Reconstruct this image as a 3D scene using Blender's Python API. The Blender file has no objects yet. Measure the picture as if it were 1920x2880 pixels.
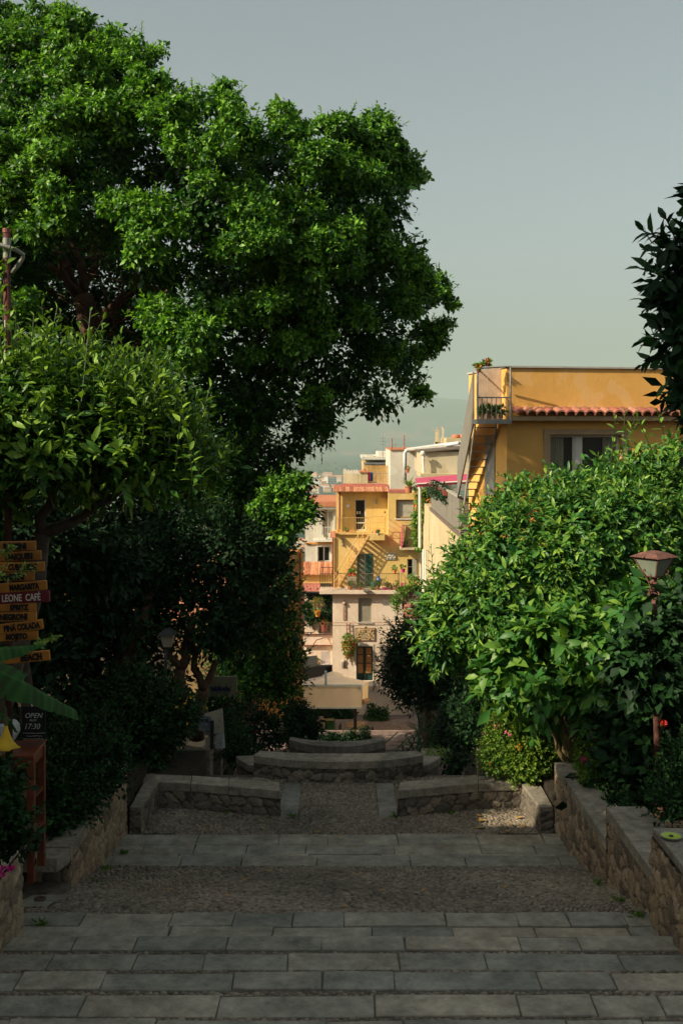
import bpy, bmesh, math, random
import numpy as np
from mathutils import Vector, Matrix
R = math.radians
E = 4.94            # eye height above the lower landing
F = 3000.0          # focal length in photo pixels
HOR = 1210.0        # horizon row in the photo
HAZE_D = 0.00013    # air density per metre

# ---------------------------------------------------------------- camera, world, sun
sc = bpy.context.scene
COL = sc.collection
cd = bpy.data.cameras.new("camera"); cam = bpy.data.objects.new("camera", cd); COL.objects.link(cam)
cam.location = (0, 0, E); cam.rotation_euler = (R(90), 0, 0)
cd.sensor_fit = 'VERTICAL'; cd.sensor_height = 36.0; cd.lens = 36.0 * F / 2880.0
cd.shift_y = -(1440.0 - HOR) / 2880.0
cd.clip_start = 0.1; cd.clip_end = 60000
sc.camera = cam
SUN = Vector((-1.5, -0.78, 1.12)).normalized()      # towards the sun
w = bpy.data.worlds.new("World"); sc.world = w; w.use_nodes = True
nt = w.node_tree; bg = nt.nodes['Background']
sky = nt.nodes.new('ShaderNodeTexSky'); sky.sky_type = 'NISHITA'; sky.sun_disc = False
sky.sun_elevation = math.asin(SUN.z); sky.sun_rotation = math.atan2(SUN.x, SUN.y)
sky.air_density = 1.0; sky.dust_density = 4.0; sky.ozone_density = 1.0; sky.altitude = 200
hsv = nt.nodes.new('ShaderNodeHueSaturation'); hsv.inputs['Saturation'].default_value = 0.45
tint = nt.nodes.new('ShaderNodeMix'); tint.data_type = 'RGBA'; tint.blend_type = 'MULTIPLY'
tint.inputs['Factor'].default_value = 1.0; tint.inputs['B'].default_value = (0.95, 1.0, 0.965, 1)
nt.links.new(sky.outputs[0], hsv.inputs['Color']); nt.links.new(hsv.outputs[0], tint.inputs['A'])
nt.links.new(tint.outputs['Result'], bg.inputs['Color']); bg.inputs['Strength'].default_value = 0.097
sd = bpy.data.lights.new("sun", 'SUN'); sd.energy = 5.0; sd.angle = R(0.5); sd.color = (1.0, 0.87, 0.66)
sun = bpy.data.objects.new("sun", sd); COL.objects.link(sun)
sun.rotation_euler = SUN.to_track_quat('Z', 'Y').to_euler(); sun.location = (-30, -20, 40)
sc.view_settings.view_transform = 'Standard'; sc.view_settings.look = 'None'
sc.view_settings.exposure = 0.42; sc.view_settings.gamma = 1.0
sc.cycles.max_bounces = 6; sc.cycles.diffuse_bounces = 3; sc.cycles.transparent_max_bounces = 6
sc.cycles.volume_bounces = 0; sc.cycles.use_fast_gi = False

# ---------------------------------------------------------------- helpers
def P(px, py, Y):
    return Vector(((px - 960.0) * Y / F, Y, E - (py - HOR) * Y / F))
def PX(px, Y): return (px - 960.0) * Y / F
def PZ(py, Y): return E - (py - HOR) * Y / F

MATS = {}
def _mk(name):
    m = bpy.data.materials.new(name); m.use_nodes = True
    return m, m.node_tree, m.node_tree.nodes['Principled BSDF']
def mat(name, col, rough=0.85, var=0.18, scale=3.0, bump=0.15, bscale=60.0, metal=0.0, streak=0.0, spec=0.3, col2=None, patch=0.0):
    """A plain surface: base colour broken by soft noise (dirt, weathering) and a fine bump."""
    if name in MATS: return MATS[name]
    m, t, b = _mk(name)
    geo = t.nodes.new('ShaderNodeNewGeometry')
    n1 = t.nodes.new('ShaderNodeTexNoise'); n1.inputs['Scale'].default_value = scale; n1.inputs['Detail'].default_value = 8
    n1.inputs['Roughness'].default_value = 0.65
    t.links.new(geo.outputs['Position'], n1.inputs['Vector'])
    mx = t.nodes.new('ShaderNodeMix'); mx.data_type = 'RGBA'
    c = np.array(col[:3]); d = np.array(col2[:3]) if col2 is not None else c * (1 - 1.6 * var)
    hi = np.clip(c * (1 + var), 0, 0.95)
    mx.inputs['A'].default_value = (*d, 1); mx.inputs['B'].default_value = (*hi, 1)
    rp = t.nodes.new('ShaderNodeMapRange'); rp.inputs['From Min'].default_value = 0.32; rp.inputs['From Max'].default_value = 0.68
    t.links.new(n1.outputs['Fac'], rp.inputs['Value'])
    t.links.new(rp.outputs[0], mx.inputs['Factor'])
    out = mx.outputs['Result']
    if streak > 0:
        mp = t.nodes.new('ShaderNodeMapping'); mp.inputs['Scale'].default_value = (3.5, 3.5, 0.35)
        n3 = t.nodes.new('ShaderNodeTexNoise'); n3.inputs['Scale'].default_value = 2.0; n3.inputs['Detail'].default_value = 6
        t.links.new(geo.outputs['Position'], mp.inputs['Vector']); t.links.new(mp.outputs[0], n3.inputs['Vector'])
        r3 = t.nodes.new('ShaderNodeMapRange'); r3.inputs['From Min'].default_value = 0.5; r3.inputs['From Max'].default_value = 0.75
        r3.inputs['To Max'].default_value = streak
        t.links.new(n3.outputs['Fac'], r3.inputs['Value'])
        m2 = t.nodes.new('ShaderNodeMix'); m2.data_type = 'RGBA'; m2.inputs['B'].default_value = (*(c * 0.55), 1)
        t.links.new(r3.outputs[0], m2.inputs['Factor']); t.links.new(out, m2.inputs['A']); out = m2.outputs['Result']
    if patch > 0:                                       # old repairs in the plaster
        np_ = t.nodes.new('ShaderNodeTexNoise'); np_.inputs['Scale'].default_value = 0.9; np_.inputs['Detail'].default_value = 3; np_.inputs['Distortion'].default_value = 0.4
        t.links.new(geo.outputs['Position'], np_.inputs['Vector'])
        r4 = t.nodes.new('ShaderNodeMapRange'); r4.inputs['From Min'].default_value = 0.58; r4.inputs['From Max'].default_value = 0.60; r4.inputs['To Max'].default_value = patch
        t.links.new(np_.outputs['Fac'], r4.inputs['Value'])
        m5 = t.nodes.new('ShaderNodeMix'); m5.data_type = 'RGBA'; gm = float(c.mean()); m5.inputs['B'].default_value = (*np.clip((c * 0.8 + gm * 0.2) * 1.15, 0, .9), 1)
        t.links.new(r4.outputs[0], m5.inputs['Factor']); t.links.new(out, m5.inputs['A']); out = m5.outputs['Result']
    t.links.new(out, b.inputs['Base Color'])
    b.inputs['Roughness'].default_value = rough; b.inputs['Metallic'].default_value = metal
    b.inputs['Specular IOR Level'].default_value = spec
    if bump > 0:
        n2 = t.nodes.new('ShaderNodeTexNoise'); n2.inputs['Scale'].default_value = bscale; n2.inputs['Detail'].default_value = 4
        t.links.new(geo.outputs['Position'], n2.inputs['Vector'])
        bp = t.nodes.new('ShaderNodeBump'); bp.inputs['Strength'].default_value = bump; bp.inputs['Distance'].default_value = 0.02
        t.links.new(n2.outputs['Fac'], bp.inputs['Height']); t.links.new(bp.outputs[0], b.inputs['Normal'])
    MATS[name] = m
    return m
def tone_mat(name, stops, rough=0.85, transl=0.0, spec=0.3, noise=0.25, nscale=8.0, bump=0.3, bscale=50, tcol=None, veins=0.0, stain=0.0):
    """Colour read from the per-stone / per-leaf attribute 'tone' (0..1)."""
    if name in MATS: return MATS[name]
    m, t, b = _mk(name)
    at = t.nodes.new('ShaderNodeAttribute'); at.attribute_name = 'tone'
    rp = t.nodes.new('ShaderNodeValToRGB'); cr = rp.color_ramp
    while len(cr.elements) < len(stops): cr.elements.new(0.5)
    for e, (p, c) in zip(cr.elements, stops): e.position = p; e.color = (*c, 1)
    t.links.new(at.outputs['Fac'], rp.inputs['Fac']); out = rp.outputs['Color']
    geo = t.nodes.new('ShaderNodeNewGeometry')
    if noise > 0:
        n1 = t.nodes.new('ShaderNodeTexNoise'); n1.inputs['Scale'].default_value = nscale; n1.inputs['Detail'].default_value = 6
        n1.inputs['Roughness'].default_value = 0.7
        t.links.new(geo.outputs['Position'], n1.inputs['Vector'])
        r1 = t.nodes.new('ShaderNodeMapRange'); r1.inputs['From Min'].default_value = 0.3; r1.inputs['From Max'].default_value = 0.7
        r1.inputs['To Min'].default_value = 1 - noise; r1.inputs['To Max'].default_value = 1 + noise
        t.links.new(n1.outputs['Fac'], r1.inputs['Value'])
        sc_ = t.nodes.new('ShaderNodeVectorMath'); sc_.operation = 'SCALE'
        t.links.new(out, sc_.inputs[0]); t.links.new(r1.outputs[0], sc_.inputs['Scale']); out = sc_.outputs[0]
    if veins > 0:
        nv = t.nodes.new('ShaderNodeTexNoise'); nv.inputs['Scale'].default_value = 2.6; nv.inputs['Detail'].default_value = 5; nv.inputs['Distortion'].default_value = 1.8
        t.links.new(geo.outputs['Position'], nv.inputs['Vector'])
        m1 = t.nodes.new('ShaderNodeMath'); m1.operation = 'SUBTRACT'; m1.inputs[1].default_value = 0.5; t.links.new(nv.outputs['Fac'], m1.inputs[0])
        m2 = t.nodes.new('ShaderNodeMath'); m2.operation = 'ABSOLUTE'; t.links.new(m1.outputs[0], m2.inputs[0])
        m3 = t.nodes.new('ShaderNodeMapRange'); m3.inputs['From Min'].default_value = 0.0; m3.inputs['From Max'].default_value = 0.012; m3.inputs['To Min'].default_value = veins; m3.inputs['To Max'].default_value = 0
        t.links.new(m2.outputs[0], m3.inputs['Value'])
        mv = t.nodes.new('ShaderNodeMix'); mv.data_type = 'RGBA'; mv.inputs['B'].default_value = (.30, .30, .28, 1); t.links.new(m3.outputs[0], mv.inputs['Factor']); t.links.new(out, mv.inputs['A']); out = mv.outputs['Result']
    if stain > 0:
        ns = t.nodes.new('ShaderNodeTexNoise'); ns.inputs['Scale'].default_value = 1.3; ns.inputs['Detail'].default_value = 7; ns.inputs['Roughness'].default_value = .7
        t.links.new(geo.outputs['Position'], ns.inputs['Vector'])
        rs = t.nodes.new('ShaderNodeMapRange'); rs.inputs['From Min'].default_value = 0.35; rs.inputs['From Max'].default_value = 0.65; rs.inputs['To Min'].default_value = 1 - stain; rs.inputs['To Max'].default_value = 1 + stain * .6
        t.links.new(ns.outputs['Fac'], rs.inputs['Value'])
        ss = t.nodes.new('ShaderNodeVectorMath'); ss.operation = 'SCALE'; t.links.new(out, ss.inputs[0]); t.links.new(rs.outputs[0], ss.inputs['Scale']); out = ss.outputs[0]
    t.links.new(out, b.inputs['Base Color'])
    b.inputs['Roughness'].default_value = rough; b.inputs['Specular IOR Level'].default_value = spec
    if bump > 0:
        n2 = t.nodes.new('ShaderNodeTexNoise'); n2.inputs['Scale'].default_value = bscale; n2.inputs['Detail'].default_value = 5
        t.links.new(geo.outputs['Position'], n2.inputs['Vector'])
        bp = t.nodes.new('ShaderNodeBump'); bp.inputs['Strength'].default_value = bump; bp.inputs['Distance'].default_value = 0.02
        t.links.new(n2.outputs['Fac'], bp.inputs['Height']); t.links.new(bp.outputs[0], b.inputs['Normal'])
    if transl > 0:
        tr = t.nodes.new('ShaderNodeBsdfTranslucent')
        if tcol:
            mm = t.nodes.new('ShaderNodeMix'); mm.data_type = 'RGBA'; mm.blend_type = 'MULTIPLY'; mm.inputs['Factor'].default_value = 1
            mm.inputs['B'].default_value = (*tcol, 1); t.links.new(out, mm.inputs['A']); t.links.new(mm.outputs['Result'], tr.inputs['Color'])
        else: t.links.new(out, tr.inputs['Color'])
        ms = t.nodes.new('ShaderNodeMixShader'); ms.inputs['Fac'].default_value = transl
        o = t.nodes['Material Output']
        t.links.new(b.outputs[0], ms.inputs[1]); t.links.new(tr.outputs[0], ms.inputs[2]); t.links.new(ms.outputs[0], o.inputs['Surface'])
    MATS[name] = m
    return m
def glass_mat(name, col=(0.03, 0.035, 0.03), rough=0.12):
    if name in MATS: return MATS[name]
    m, t, b = _mk(name)
    b.inputs['Base Color'].default_value = (*col, 1); b.inputs['Roughness'].default_value = rough
    b.inputs['Specular IOR Level'].default_value = 0.6
    MATS[name] = m; return m

class MB:
    """Collects shapes and links them as ONE mesh object."""
    def __init__(s): s.v = []; s.f = []; s.t = []; s.tone = 0.5
    def add(s, vs, fs):
        o = len(s.v); s.v += [tuple(p) for p in vs]; s.t += [s.tone] * len(vs)
        s.f += [tuple(i + o for i in f) for f in fs]; return s
    def box(s, x0, x1, y0, y1, z0, z1):
        return s.add([(x0,y0,z0),(x1,y0,z0),(x1,y1,z0),(x0,y1,z0),(x0,y0,z1),(x1,y0,z1),(x1,y1,z1),(x0,y1,z1)],
                     [(0,3,2,1),(4,5,6,7),(0,1,5,4),(1,2,6,5),(2,3,7,6),(3,0,4,7)])
    def hexa(s, lo, hi):
        return s.add(list(lo) + list(hi), [(0,3,2,1),(4,5,6,7),(0,1,5,4),(1,2,6,5),(2,3,7,6),(3,0,4,7)])
    def pbox(s, x0, x1, y0, y1, Y, depth, k=1.0):
        """box from photo rows/columns of its front face at distance Y; depth away from the eye"""
        return s.box(PX(x0, Y), PX(x1, Y), Y, Y + depth, PZ(y1, Y), PZ(y0, Y))
    def prism(s, pts, vec):
        n = len(pts); v = Vector(vec); a = [Vector(p) for p in pts]
        return s.add(a + [p + v for p in a], [tuple(range(n - 1, -1, -1)), tuple(range(n, 2 * n))] +
                     [(i, (i + 1) % n, n + (i + 1) % n, n + i) for i in range(n)])
    def bar(s, a, b, r, sides=4, r2=None):
        return s.tube([a, b], [r, r if r2 is None else r2], sides)
    def tube(s, pts, rad, sides=6, cap=True):
        pts = [Vector(p) for p in pts]; n = len(pts)
        if isinstance(rad, (int, float)): rad = [rad] * n
        vs = []; prev = None
        for i, p in enumerate(pts):
            d = (pts[min(i + 1, n - 1)] - pts[max(i - 1, 0)])
            d = d.normalized() if d.length > 1e-9 else Vector((0, 0, 1))
            if prev is None: u = d.orthogonal().normalized()
            else:
                u = prev - d * prev.dot(d); u = u.normalized() if u.length > 1e-6 else d.orthogonal().normalized()
            prev = u; q = d.cross(u)
            for k in range(sides):
                a = 2 * math.pi * (k + 0.5) / sides
                vs.append(p + (u * math.cos(a) + q * math.sin(a)) * rad[i])
        fs = [(i * sides + k, i * sides + (k + 1) % sides, (i + 1) * sides + (k + 1) % sides, (i + 1) * sides + k)
              for i in range(n - 1) for k in range(sides)]
        if cap: fs += [tuple(range(sides - 1, -1, -1)), tuple(range((n - 1) * sides, n * sides))]
        return s.add(vs, fs)
    def lathe(s, prof, c=(0, 0, 0), sides=16):
        n = len(prof)
        vs = [(c[0] + r * math.cos(2 * math.pi * k / sides), c[1] + r * math.sin(2 * math.pi * k / sides), c[2] + z) for r, z in prof for k in range(sides)]
        fs = [(i * sides + k, i * sides + (k + 1) % sides, (i + 1) * sides + (k + 1) % sides, (i + 1) * sides + k) for i in range(n - 1) for k in range(sides)]
        return s.add(vs, fs + [tuple(range(sides - 1, -1, -1)), tuple(range((n - 1) * sides, n * sides))])
    def ball(s, c, r, seg=8, rings=5, sz=1.0):
        prof = [(max(r * math.sin(math.pi * i / rings), r * 0.02), -r * sz * math.cos(math.pi * i / rings)) for i in range(rings + 1)]
        return s.lathe(prof, c, seg)
    def build(s, name, m, parent=None, bevel=0.0, smooth=False, solid=0.0):
        me = bpy.data.meshes.new(name); me.from_pydata(s.v, [], s.f); me.update()
        a = me.attributes.new('tone', 'FLOAT', 'POINT'); a.data.foreach_set('value', s.t)
        if smooth: me.shade_smooth()
        me.materials.append(m)
        return _link(name, me, parent, bevel)
def _link(name, me, parent=None, bevel=0.0):
    o = bpy.data.objects.new(name, me); COL.objects.link(o)
    if parent is not None:
        o.parent = parent
        if parent.parent is None: o.matrix_parent_inverse = parent.matrix_basis.inverted()
    if bevel > 0:
        md = o.modifiers.new('bevel', 'BEVEL'); md.width = bevel; md.segments = 2; md.limit_method = 'ANGLE'
    return o
def tag(o, label=None, cat=None, group=None, kind=None):
    if label: o['label'] = label
    if cat: o['category'] = cat
    if group: o['group'] = group
    if kind: o['kind'] = kind
    return o
def thing(name, label, cat, loc=(0, 0, 0), group=None):
    o = bpy.data.objects.new(name, None); COL.objects.link(o); o.location = loc
    o.matrix_basis = Matrix.Translation(Vector(loc)); o.empty_display_size = 0.1
    return tag(o, label, cat, group)
def copy_tree(o, loc=None, label=None, rz=None, s=None, parent=None):
    c = o.copy(); COL.objects.link(c)
    if parent is not None: c.parent = parent
    if loc is not None: c.location = loc
    if rz is not None: c.rotation_euler = (0, 0, rz)
    if s is not None: c.scale = (s, s, s) if isinstance(s, (int, float)) else s
    if label: c['label'] = label
    for ch in list(o.children): copy_tree(ch, parent=c)
    return c

def np_mesh(name, V, faces, tone, m, parent=None, smooth=False):
    """faces: list of (K,n) int arrays"""
    me = bpy.data.meshes.new(name)
    V = np.asarray(V, np.float32); me.vertices.add(len(V)); me.vertices.foreach_set('co', V.ravel())
    loops = np.concatenate([f.ravel() for f in faces]).astype(np.int32)
    tot = np.concatenate([np.full(len(f), f.shape[1], np.int32) for f in faces])
    st = np.concatenate([[0], np.cumsum(tot)[:-1]]).astype(np.int32)
    me.loops.add(len(loops)); me.loops.foreach_set('vertex_index', loops)
    me.polygons.add(len(tot)); me.polygons.foreach_set('loop_start', st); me.polygons.foreach_set('loop_total', tot)
    me.update(calc_edges=True)
    a = me.attributes.new('tone', 'FLOAT', 'POINT'); a.data.foreach_set('value', np.asarray(tone, np.float32))
    if smooth: me.shade_smooth()
    me.materials.append(m)
    return _link(name, me, parent)

# ---------------------------------------------------------------- foliage
def unit(a): return a / np.maximum(np.linalg.norm(a, axis=-1, keepdims=True), 1e-9)
def leaf_arrays(P0, A, N, L, W, kind=2, droop=0.18, fold=0.12):
    A = unit(A); N = unit(N - A * np.sum(N * A, 1, keepdims=True)); S = np.cross(A, N)
    L = L[:, None]; W = W[:, None]; n = len(P0)
    if kind == 2:
        V = np.stack([P0, P0 + A*L*.45 + S*W*.5 + N*W*fold, P0 + A*L - N*L*droop*.5, P0 + A*L*.45 - S*W*.5 + N*W*fold], 1)
        i = np.arange(n)[:, None] * 4
        return V.reshape(-1, 3), [np.concatenate([i + [[0, 1, 2]], i + [[0, 2, 3]]])]
    m1 = P0 + A*L*.32; m2 = P0 + A*L*.7 - N*L*droop*.4; t = P0 + A*L - N*L*droop
    f = N*W*fold
    V = np.stack([P0, m1, m2, t, m1 + S*W*.46 + f, m2 + S*W*.4 + f, m1 - S*W*.46 + f, m2 - S*W*.4 + f], 1)
    i = np.arange(n)[:, None] * 8
    tri = np.concatenate([i + [[0, 4, 1]], i + [[2, 5, 3]], i + [[0, 1, 6]], i + [[2, 3, 7]]])
    quad = np.concatenate([i + [[1, 4, 5, 2]], i + [[1, 2, 7, 6]]])
    return V.reshape(-1, 3), [tri, quad]
def merge(parts):
    """parts: list of (V, faces, tone) -> one"""
    Vs, Ts = [], []; F3, F4 = [], []; o = 0
    for V, fs, t in parts:
        Vs.append(V); Ts.append(t)
        for f in fs: (F3 if f.shape[1] == 3 else F4).append(f + o)
        o += len(V)
    fl = []
    if F3: fl.append(np.concatenate(F3))
    if F4: fl.append(np.concatenate(F4))
    return np.concatenate(Vs), fl, np.concatenate(Ts)
def lobes_px(lst):
    """(px, py, r_px, Y[, squash]) -> list of (centre, radius, squash)"""
    out = []
    for l in lst:
        x, y, r, Y = l[:4]; sq = l[4] if len(l) > 4 else 1.0
        out.append((np.array(P(x, y, Y)), r * Y / F, sq))
    return out
def surf(rng, lobes, n, inner=0.8, rej=0.78, low=-1.0):
    """points spread over the skin of a bunch of lobes (centre, radius, squash)"""
    C = np.array([l[0] for l in lobes]); Rr = np.array([l[1] for l in lobes]); Q = np.array([l[2] for l in lobes])
    k = rng.choice(len(lobes), n * 2, p=Rr**2 / np.sum(Rr**2))
    u = unit(rng.normal(size=(n * 2, 3))); u = u[:]; keep = u[:, 2] > low
    k, u = k[keep], u[keep]
    r = inner + (1 - inner) * rng.random(len(k))**0.5
    off = u * (Rr[k] * r)[:, None]; off[:, 2] *= Q[k]
    p = C[k] + off
    d = np.full(len(p), 9.0)
    for j in range(len(lobes)):
        q = (p - C[j]) / Rr[j]; q[:, 2] /= Q[j]
        dj = np.linalg.norm(q, axis=1); dj[k == j] = 9; d = np.minimum(d, dj)
    ok = d > rej
    return p[ok][:n], u[ok][:n], Rr[k][ok][:n]
def puffs(rng, lobes, npuff, per, L, W, prad=0.32, kind=2, inner=0.75, rej=0.7, tone=(0.5, 0.22), up=0.6, low=-1.0, hang=0.35, flush=False):
    c, u, rr = surf(rng, lobes, npuff, inner, rej, low)
    n = len(c); pr = prad * (0.6 + 0.8 * rng.random(n))
    g = rng.normal(size=(n, per, 3)); g = unit(g) * (rng.random((n, per, 1))**0.45)
    g[..., 2] *= 0.75
    pos = (c[:, None] + g * pr[:, None, None]).reshape(-1, 3)
    out = (g * 0.9 + u[:, None] * 0.6).reshape(-1, 3)
    A = unit(out + rng.normal(size=out.shape) * 0.55 + np.array([0, 0, -hang]))
    N = unit(out * 0.7 + np.array([0, 0, up]) + rng.normal(size=out.shape) * 0.45)
    if flush:                                           # leaves lying over each other like scales on the outside of a tuft
        g2 = g * 1.0; g2 = g2 - u[:, None] * np.sum(g2 * u[:, None], -1, keepdims=True) * 0.75
        pos = (c[:, None] + g2 * pr[:, None, None]).reshape(-1, 3); uu = np.repeat(u, per, 0)
        A = unit(rng.normal(size=uu.shape) * 0.8 + uu * 0.35 + np.array([0, 0, -hang])); N = unit(uu * 1.3 + (g.reshape(-1, 3)) * 0.3 + rng.normal(size=uu.shape) * 0.33 + np.array([0, 0, up * 0.5]))
    m = len(pos); sz_ = 0.5 + 0.85 * rng.random(m); Ls = L * sz_; Ws = W * sz_ * (0.75 + 0.5 * rng.random(m))
    V, fs = leaf_arrays(pos, A, N, Ls, Ws, kind)
    t = np.repeat(np.clip(rng.normal(tone[0], tone[1], m) + np.repeat(rng.normal(0, 0.12, n), per), 0.04, 1), len(V) // m)
    return V, fs, t
def shoots(rng, st, di, length, nl, L, W, kind=6, tone=(0.5, 0.2), spread=0.95, droop=0.22, curve=0.15, tipboost=0.25, twig=0.004):
    """leafy shoots: leaves spiralling along a curved twig"""
    S = len(st); di = unit(di); ln = length * (0.6 + 0.8 * rng.random(S))
    k = np.arange(nl); s = (k + 0.5) / nl
    up = np.array([0, 0, 1.0])
    pos = st[:, None] + di[:, None] * (ln[:, None] * s)[..., None] + up * (curve * ln[:, None] * s**2)[..., None]
    a = (137.5 * k)[None] * math.pi / 180 + rng.random((S, 1)) * 6.28 + rng.normal(0, 0.25, (S, nl))
    e1 = unit(np.cross(di, up + 0.01 * rng.normal(size=di.shape))); e2 = np.cross(di, e1)
    rad = e1[:, None] * np.cos(a)[..., None] + e2[:, None] * np.sin(a)[..., None]
    ax = unit(rad * spread * (1 - 0.55 * s)[None, :, None] + di[:, None] * (0.35 + 0.65 * s)[None, :, None] + rng.normal(0, 0.15, pos.shape) - up * 0.1)
    no = unit(di[:, None] * 0.8 + up * 0.5 - rad * 0.2 + rng.normal(0, 0.25, pos.shape))
    sz = (1.05 - 0.5 * s**3)[None] * (0.75 + 0.5 * rng.random((S, nl)))
    m = S * nl
    V, fs = leaf_arrays(pos.reshape(-1, 3), ax.reshape(-1, 3), no.reshape(-1, 3), (L * sz).ravel(), (W * sz).ravel(), kind, droop)
    t = np.clip(rng.normal(tone[0], tone[1], (S, nl)) + tipboost * (s**2)[None] + rng.normal(0, 0.1, (S, 1)), 0.04, 1).ravel()
    parts = [(V, fs, np.repeat(t, len(V) // m))]
    if twig > 0:                                        # thin three-sided twig
        pe = np.stack([st, st + di * (ln * .5)[:, None] + up * (curve * ln * .25)[:, None], st + di * (ln * .97)[:, None] + up * (curve * ln * .94)[:, None]], 1)
        tv = []
        for q in range(3):
            off = e1 * math.cos(q * 2.094) + e2 * math.sin(q * 2.094)
            tv.append(pe + off[:, None] * twig)
        TV = np.stack(tv, 2).reshape(-1, 3)             # S,3pts,3sides
        b = np.arange(S)[:, None] * 9
        q4 = np.concatenate([b + [[i*3 + j, i*3 + (j+1) % 3, i*3 + 3 + (j+1) % 3, i*3 + 3 + j]] for i in range(2) for j in range(3)])
        parts.append((TV, [q4], np.full(len(TV), 0.02)))
    return merge(parts)
def limb(mb, a, b, r0, r1, rng, wob=0.08, n=6, sides=7):
    a = Vector(a); b = Vector(b); L = (b - a).length; pts = []; rad = []
    for i in range(n + 1):
        s = i / n; p = a.lerp(b, s)
        if 0 < i < n: p = p + Vector(rng.normal(size=3)) * wob * L * 0.3
        pts.append(p); rad.append(r0 + (r1 - r0) * s)
    mb.tube(pts, rad, sides)
    return pts

def leafmat(name, dark, mid, light, rough=0.45, transl=0.22, spec=0.35):
    return tone_mat(name, [(0.0, (0.05, 0.045, 0.02)), (0.03, dark), (0.45, mid), (1.0, light)], rough, transl, spec, noise=0, bump=0, tcol=(1.25, 1.3, 0.55))
M_ficus = leafmat('ficus_leaves', (0.012, 0.045, 0.008), (0.035, 0.13, 0.012), (0.21, 0.43, 0.035), transl=.3)
M_lemon = leafmat('lemon_leaves', (0.022, 0.075, 0.012), (0.06, 0.165, 0.018), (0.24, 0.39, 0.04))
M_orange = leafmat('orange_tree_leaves', (0.020, 0.09, 0.020), (0.06, 0.185, 0.028), (0.25, 0.40, 0.05), rough=0.42)
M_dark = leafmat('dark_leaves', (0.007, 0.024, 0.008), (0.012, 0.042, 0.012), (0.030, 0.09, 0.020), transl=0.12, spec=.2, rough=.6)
M_angel = leafmat('trumpet_bush_leaves', (0.03, 0.10, 0.02), (0.05, 0.17, 0.03), (0.19, 0.33, 0.04), transl=0.32)
M_lant = leafmat('lantana_leaves', (0.05, 0.12, 0.015), (0.09, 0.20, 0.02), (0.26, 0.36, 0.04), transl=0.3)
M_pot = leafmat('pot_plant_leaves', (0.05, 0.12, 0.02), (0.10, 0.22, 0.03), (0.28, 0.38, 0.06), transl=0.3)
M_banana = leafmat('banana_leaf', (0.02, 0.06, 0.015), (0.04, 0.115, 0.025), (0.08, 0.18, 0.04), transl=0.25, rough=.65, spec=.12)
M_bark = mat('bark', (0.115, 0.062, 0.036), 0.9, 0.35, 6, 0.6, 25)
M_bark2 = mat('grey_bark', (0.10, 0.075, 0.055), 0.9, 0.3, 8, 0.6, 30)

# ---------------------------------------------------------------- stonework
def rubble(fn, ulen, vlen, res=0.018, cell=(0.19, 0.125), depth=0.035, seed=1):
    rng = np.random.default_rng(seed)
    nu = max(2, int(ulen / res)); nv = max(2, int(vlen / res))
    u, v = np.meshgrid(np.linspace(0, ulen, nu + 1), np.linspace(0, vlen, nv + 1), indexing='ij')
    H = 64; jx = rng.random((H, H)); jy = rng.random((H, H)); tn = rng.random((H, H)); jr = rng.random((H, H))
    uu = u + 0.012 * np.sin(v * 31 + seed) + 0.008 * np.sin(v * 67 + u * 22); vv = v + 0.010 * np.sin(u * 27 + seed * 2) + 0.006 * np.sin(u * 71)
    cu = uu / cell[0]; cv = vv / cell[1]
    iu = np.floor(cu).astype(int); iv = np.floor(cv).astype(int)
    f1 = np.full(u.shape, 9.0); f2 = np.full(u.shape, 9.0); t1 = np.zeros(u.shape); h1 = np.zeros(u.shape)
    for a in (-1, 0, 1, 2):
        for b in (-1, 0, 1, 2):
            ia = iu + a - (0 if True else 0); ib = iv + b
            sx = ia + 0.12 + 0.76 * jx[ia % H, ib % H] + 0.5 * (ib % 2) - 0.25; sy = ib + 0.18 + 0.64 * jy[ia % H, ib % H]
            d = np.sqrt(((sx - cu) * cell[0] / cell[1])**2 * 0.62 + (sy - cv)**2) - 0.22 * jr[ia % H, ib % H]
            nearer = d < f1
            f2 = np.where(nearer, f1, np.minimum(f2, d)); t1 = np.where(nearer, tn[ia % H, ib % H], t1); h1 = np.where(nearer, jr[ia % H, ib % H], h1)
            f1 = np.where(nearer, d, f1)
    e = np.clip((f2 - f1 - 0.03) / 0.16, 0, 1); e = e * e * (3 - 2 * e)
    bulge = np.clip(1 - (f1 + 0.1) * 0.6, 0.3, 1)
    fine = 0.12 * np.sin(u * 61 + t1 * 40) * np.sin(v * 83 + t1 * 30) + 0.08 * rng.normal(size=u.shape)
    disp = depth * e * (0.55 + 0.45 * h1) * bulge + depth * 0.25 * fine * e + depth * 0.08 * rng.normal(size=u.shape)
    Pp, Nn = fn(u, v)
    V = (Pp + Nn * disp[..., None]).reshape(-1, 3)
    tone = (0.12 + 0.88 * t1) * (e > 0.3) + 0.06 * (e <= 0.3)
    idx = np.arange((nu + 1) * (nv + 1)).reshape(nu + 1, nv + 1)
    fq = np.stack([idx[:-1, :-1], idx[1:, :-1], idx[1:, 1:], idx[:-1, 1:]], -1).reshape(-1, 4)
    return V, [fq], tone.ravel()
def flat_fn(o, U, V, N):
    o, U, V, N = [np.array(q, float) for q in (o, U, V, N)]
    return lambda u, v: (o + u[..., None] * U + v[..., None] * V, np.broadcast_to(N, u.shape + (3,)))
M_rubble = tone_mat('rubble_stone', [(0.0, (0.11, 0.09, 0.07)), (0.10, (0.15, 0.12, 0.09)), (0.4, (0.30, 0.22, 0.145)), (0.7, (0.36, 0.25, 0.15)), (1.0, (0.42, 0.33, 0.22))], 0.95, noise=0.35, nscale=14, bump=0.7, bscale=70)
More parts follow.
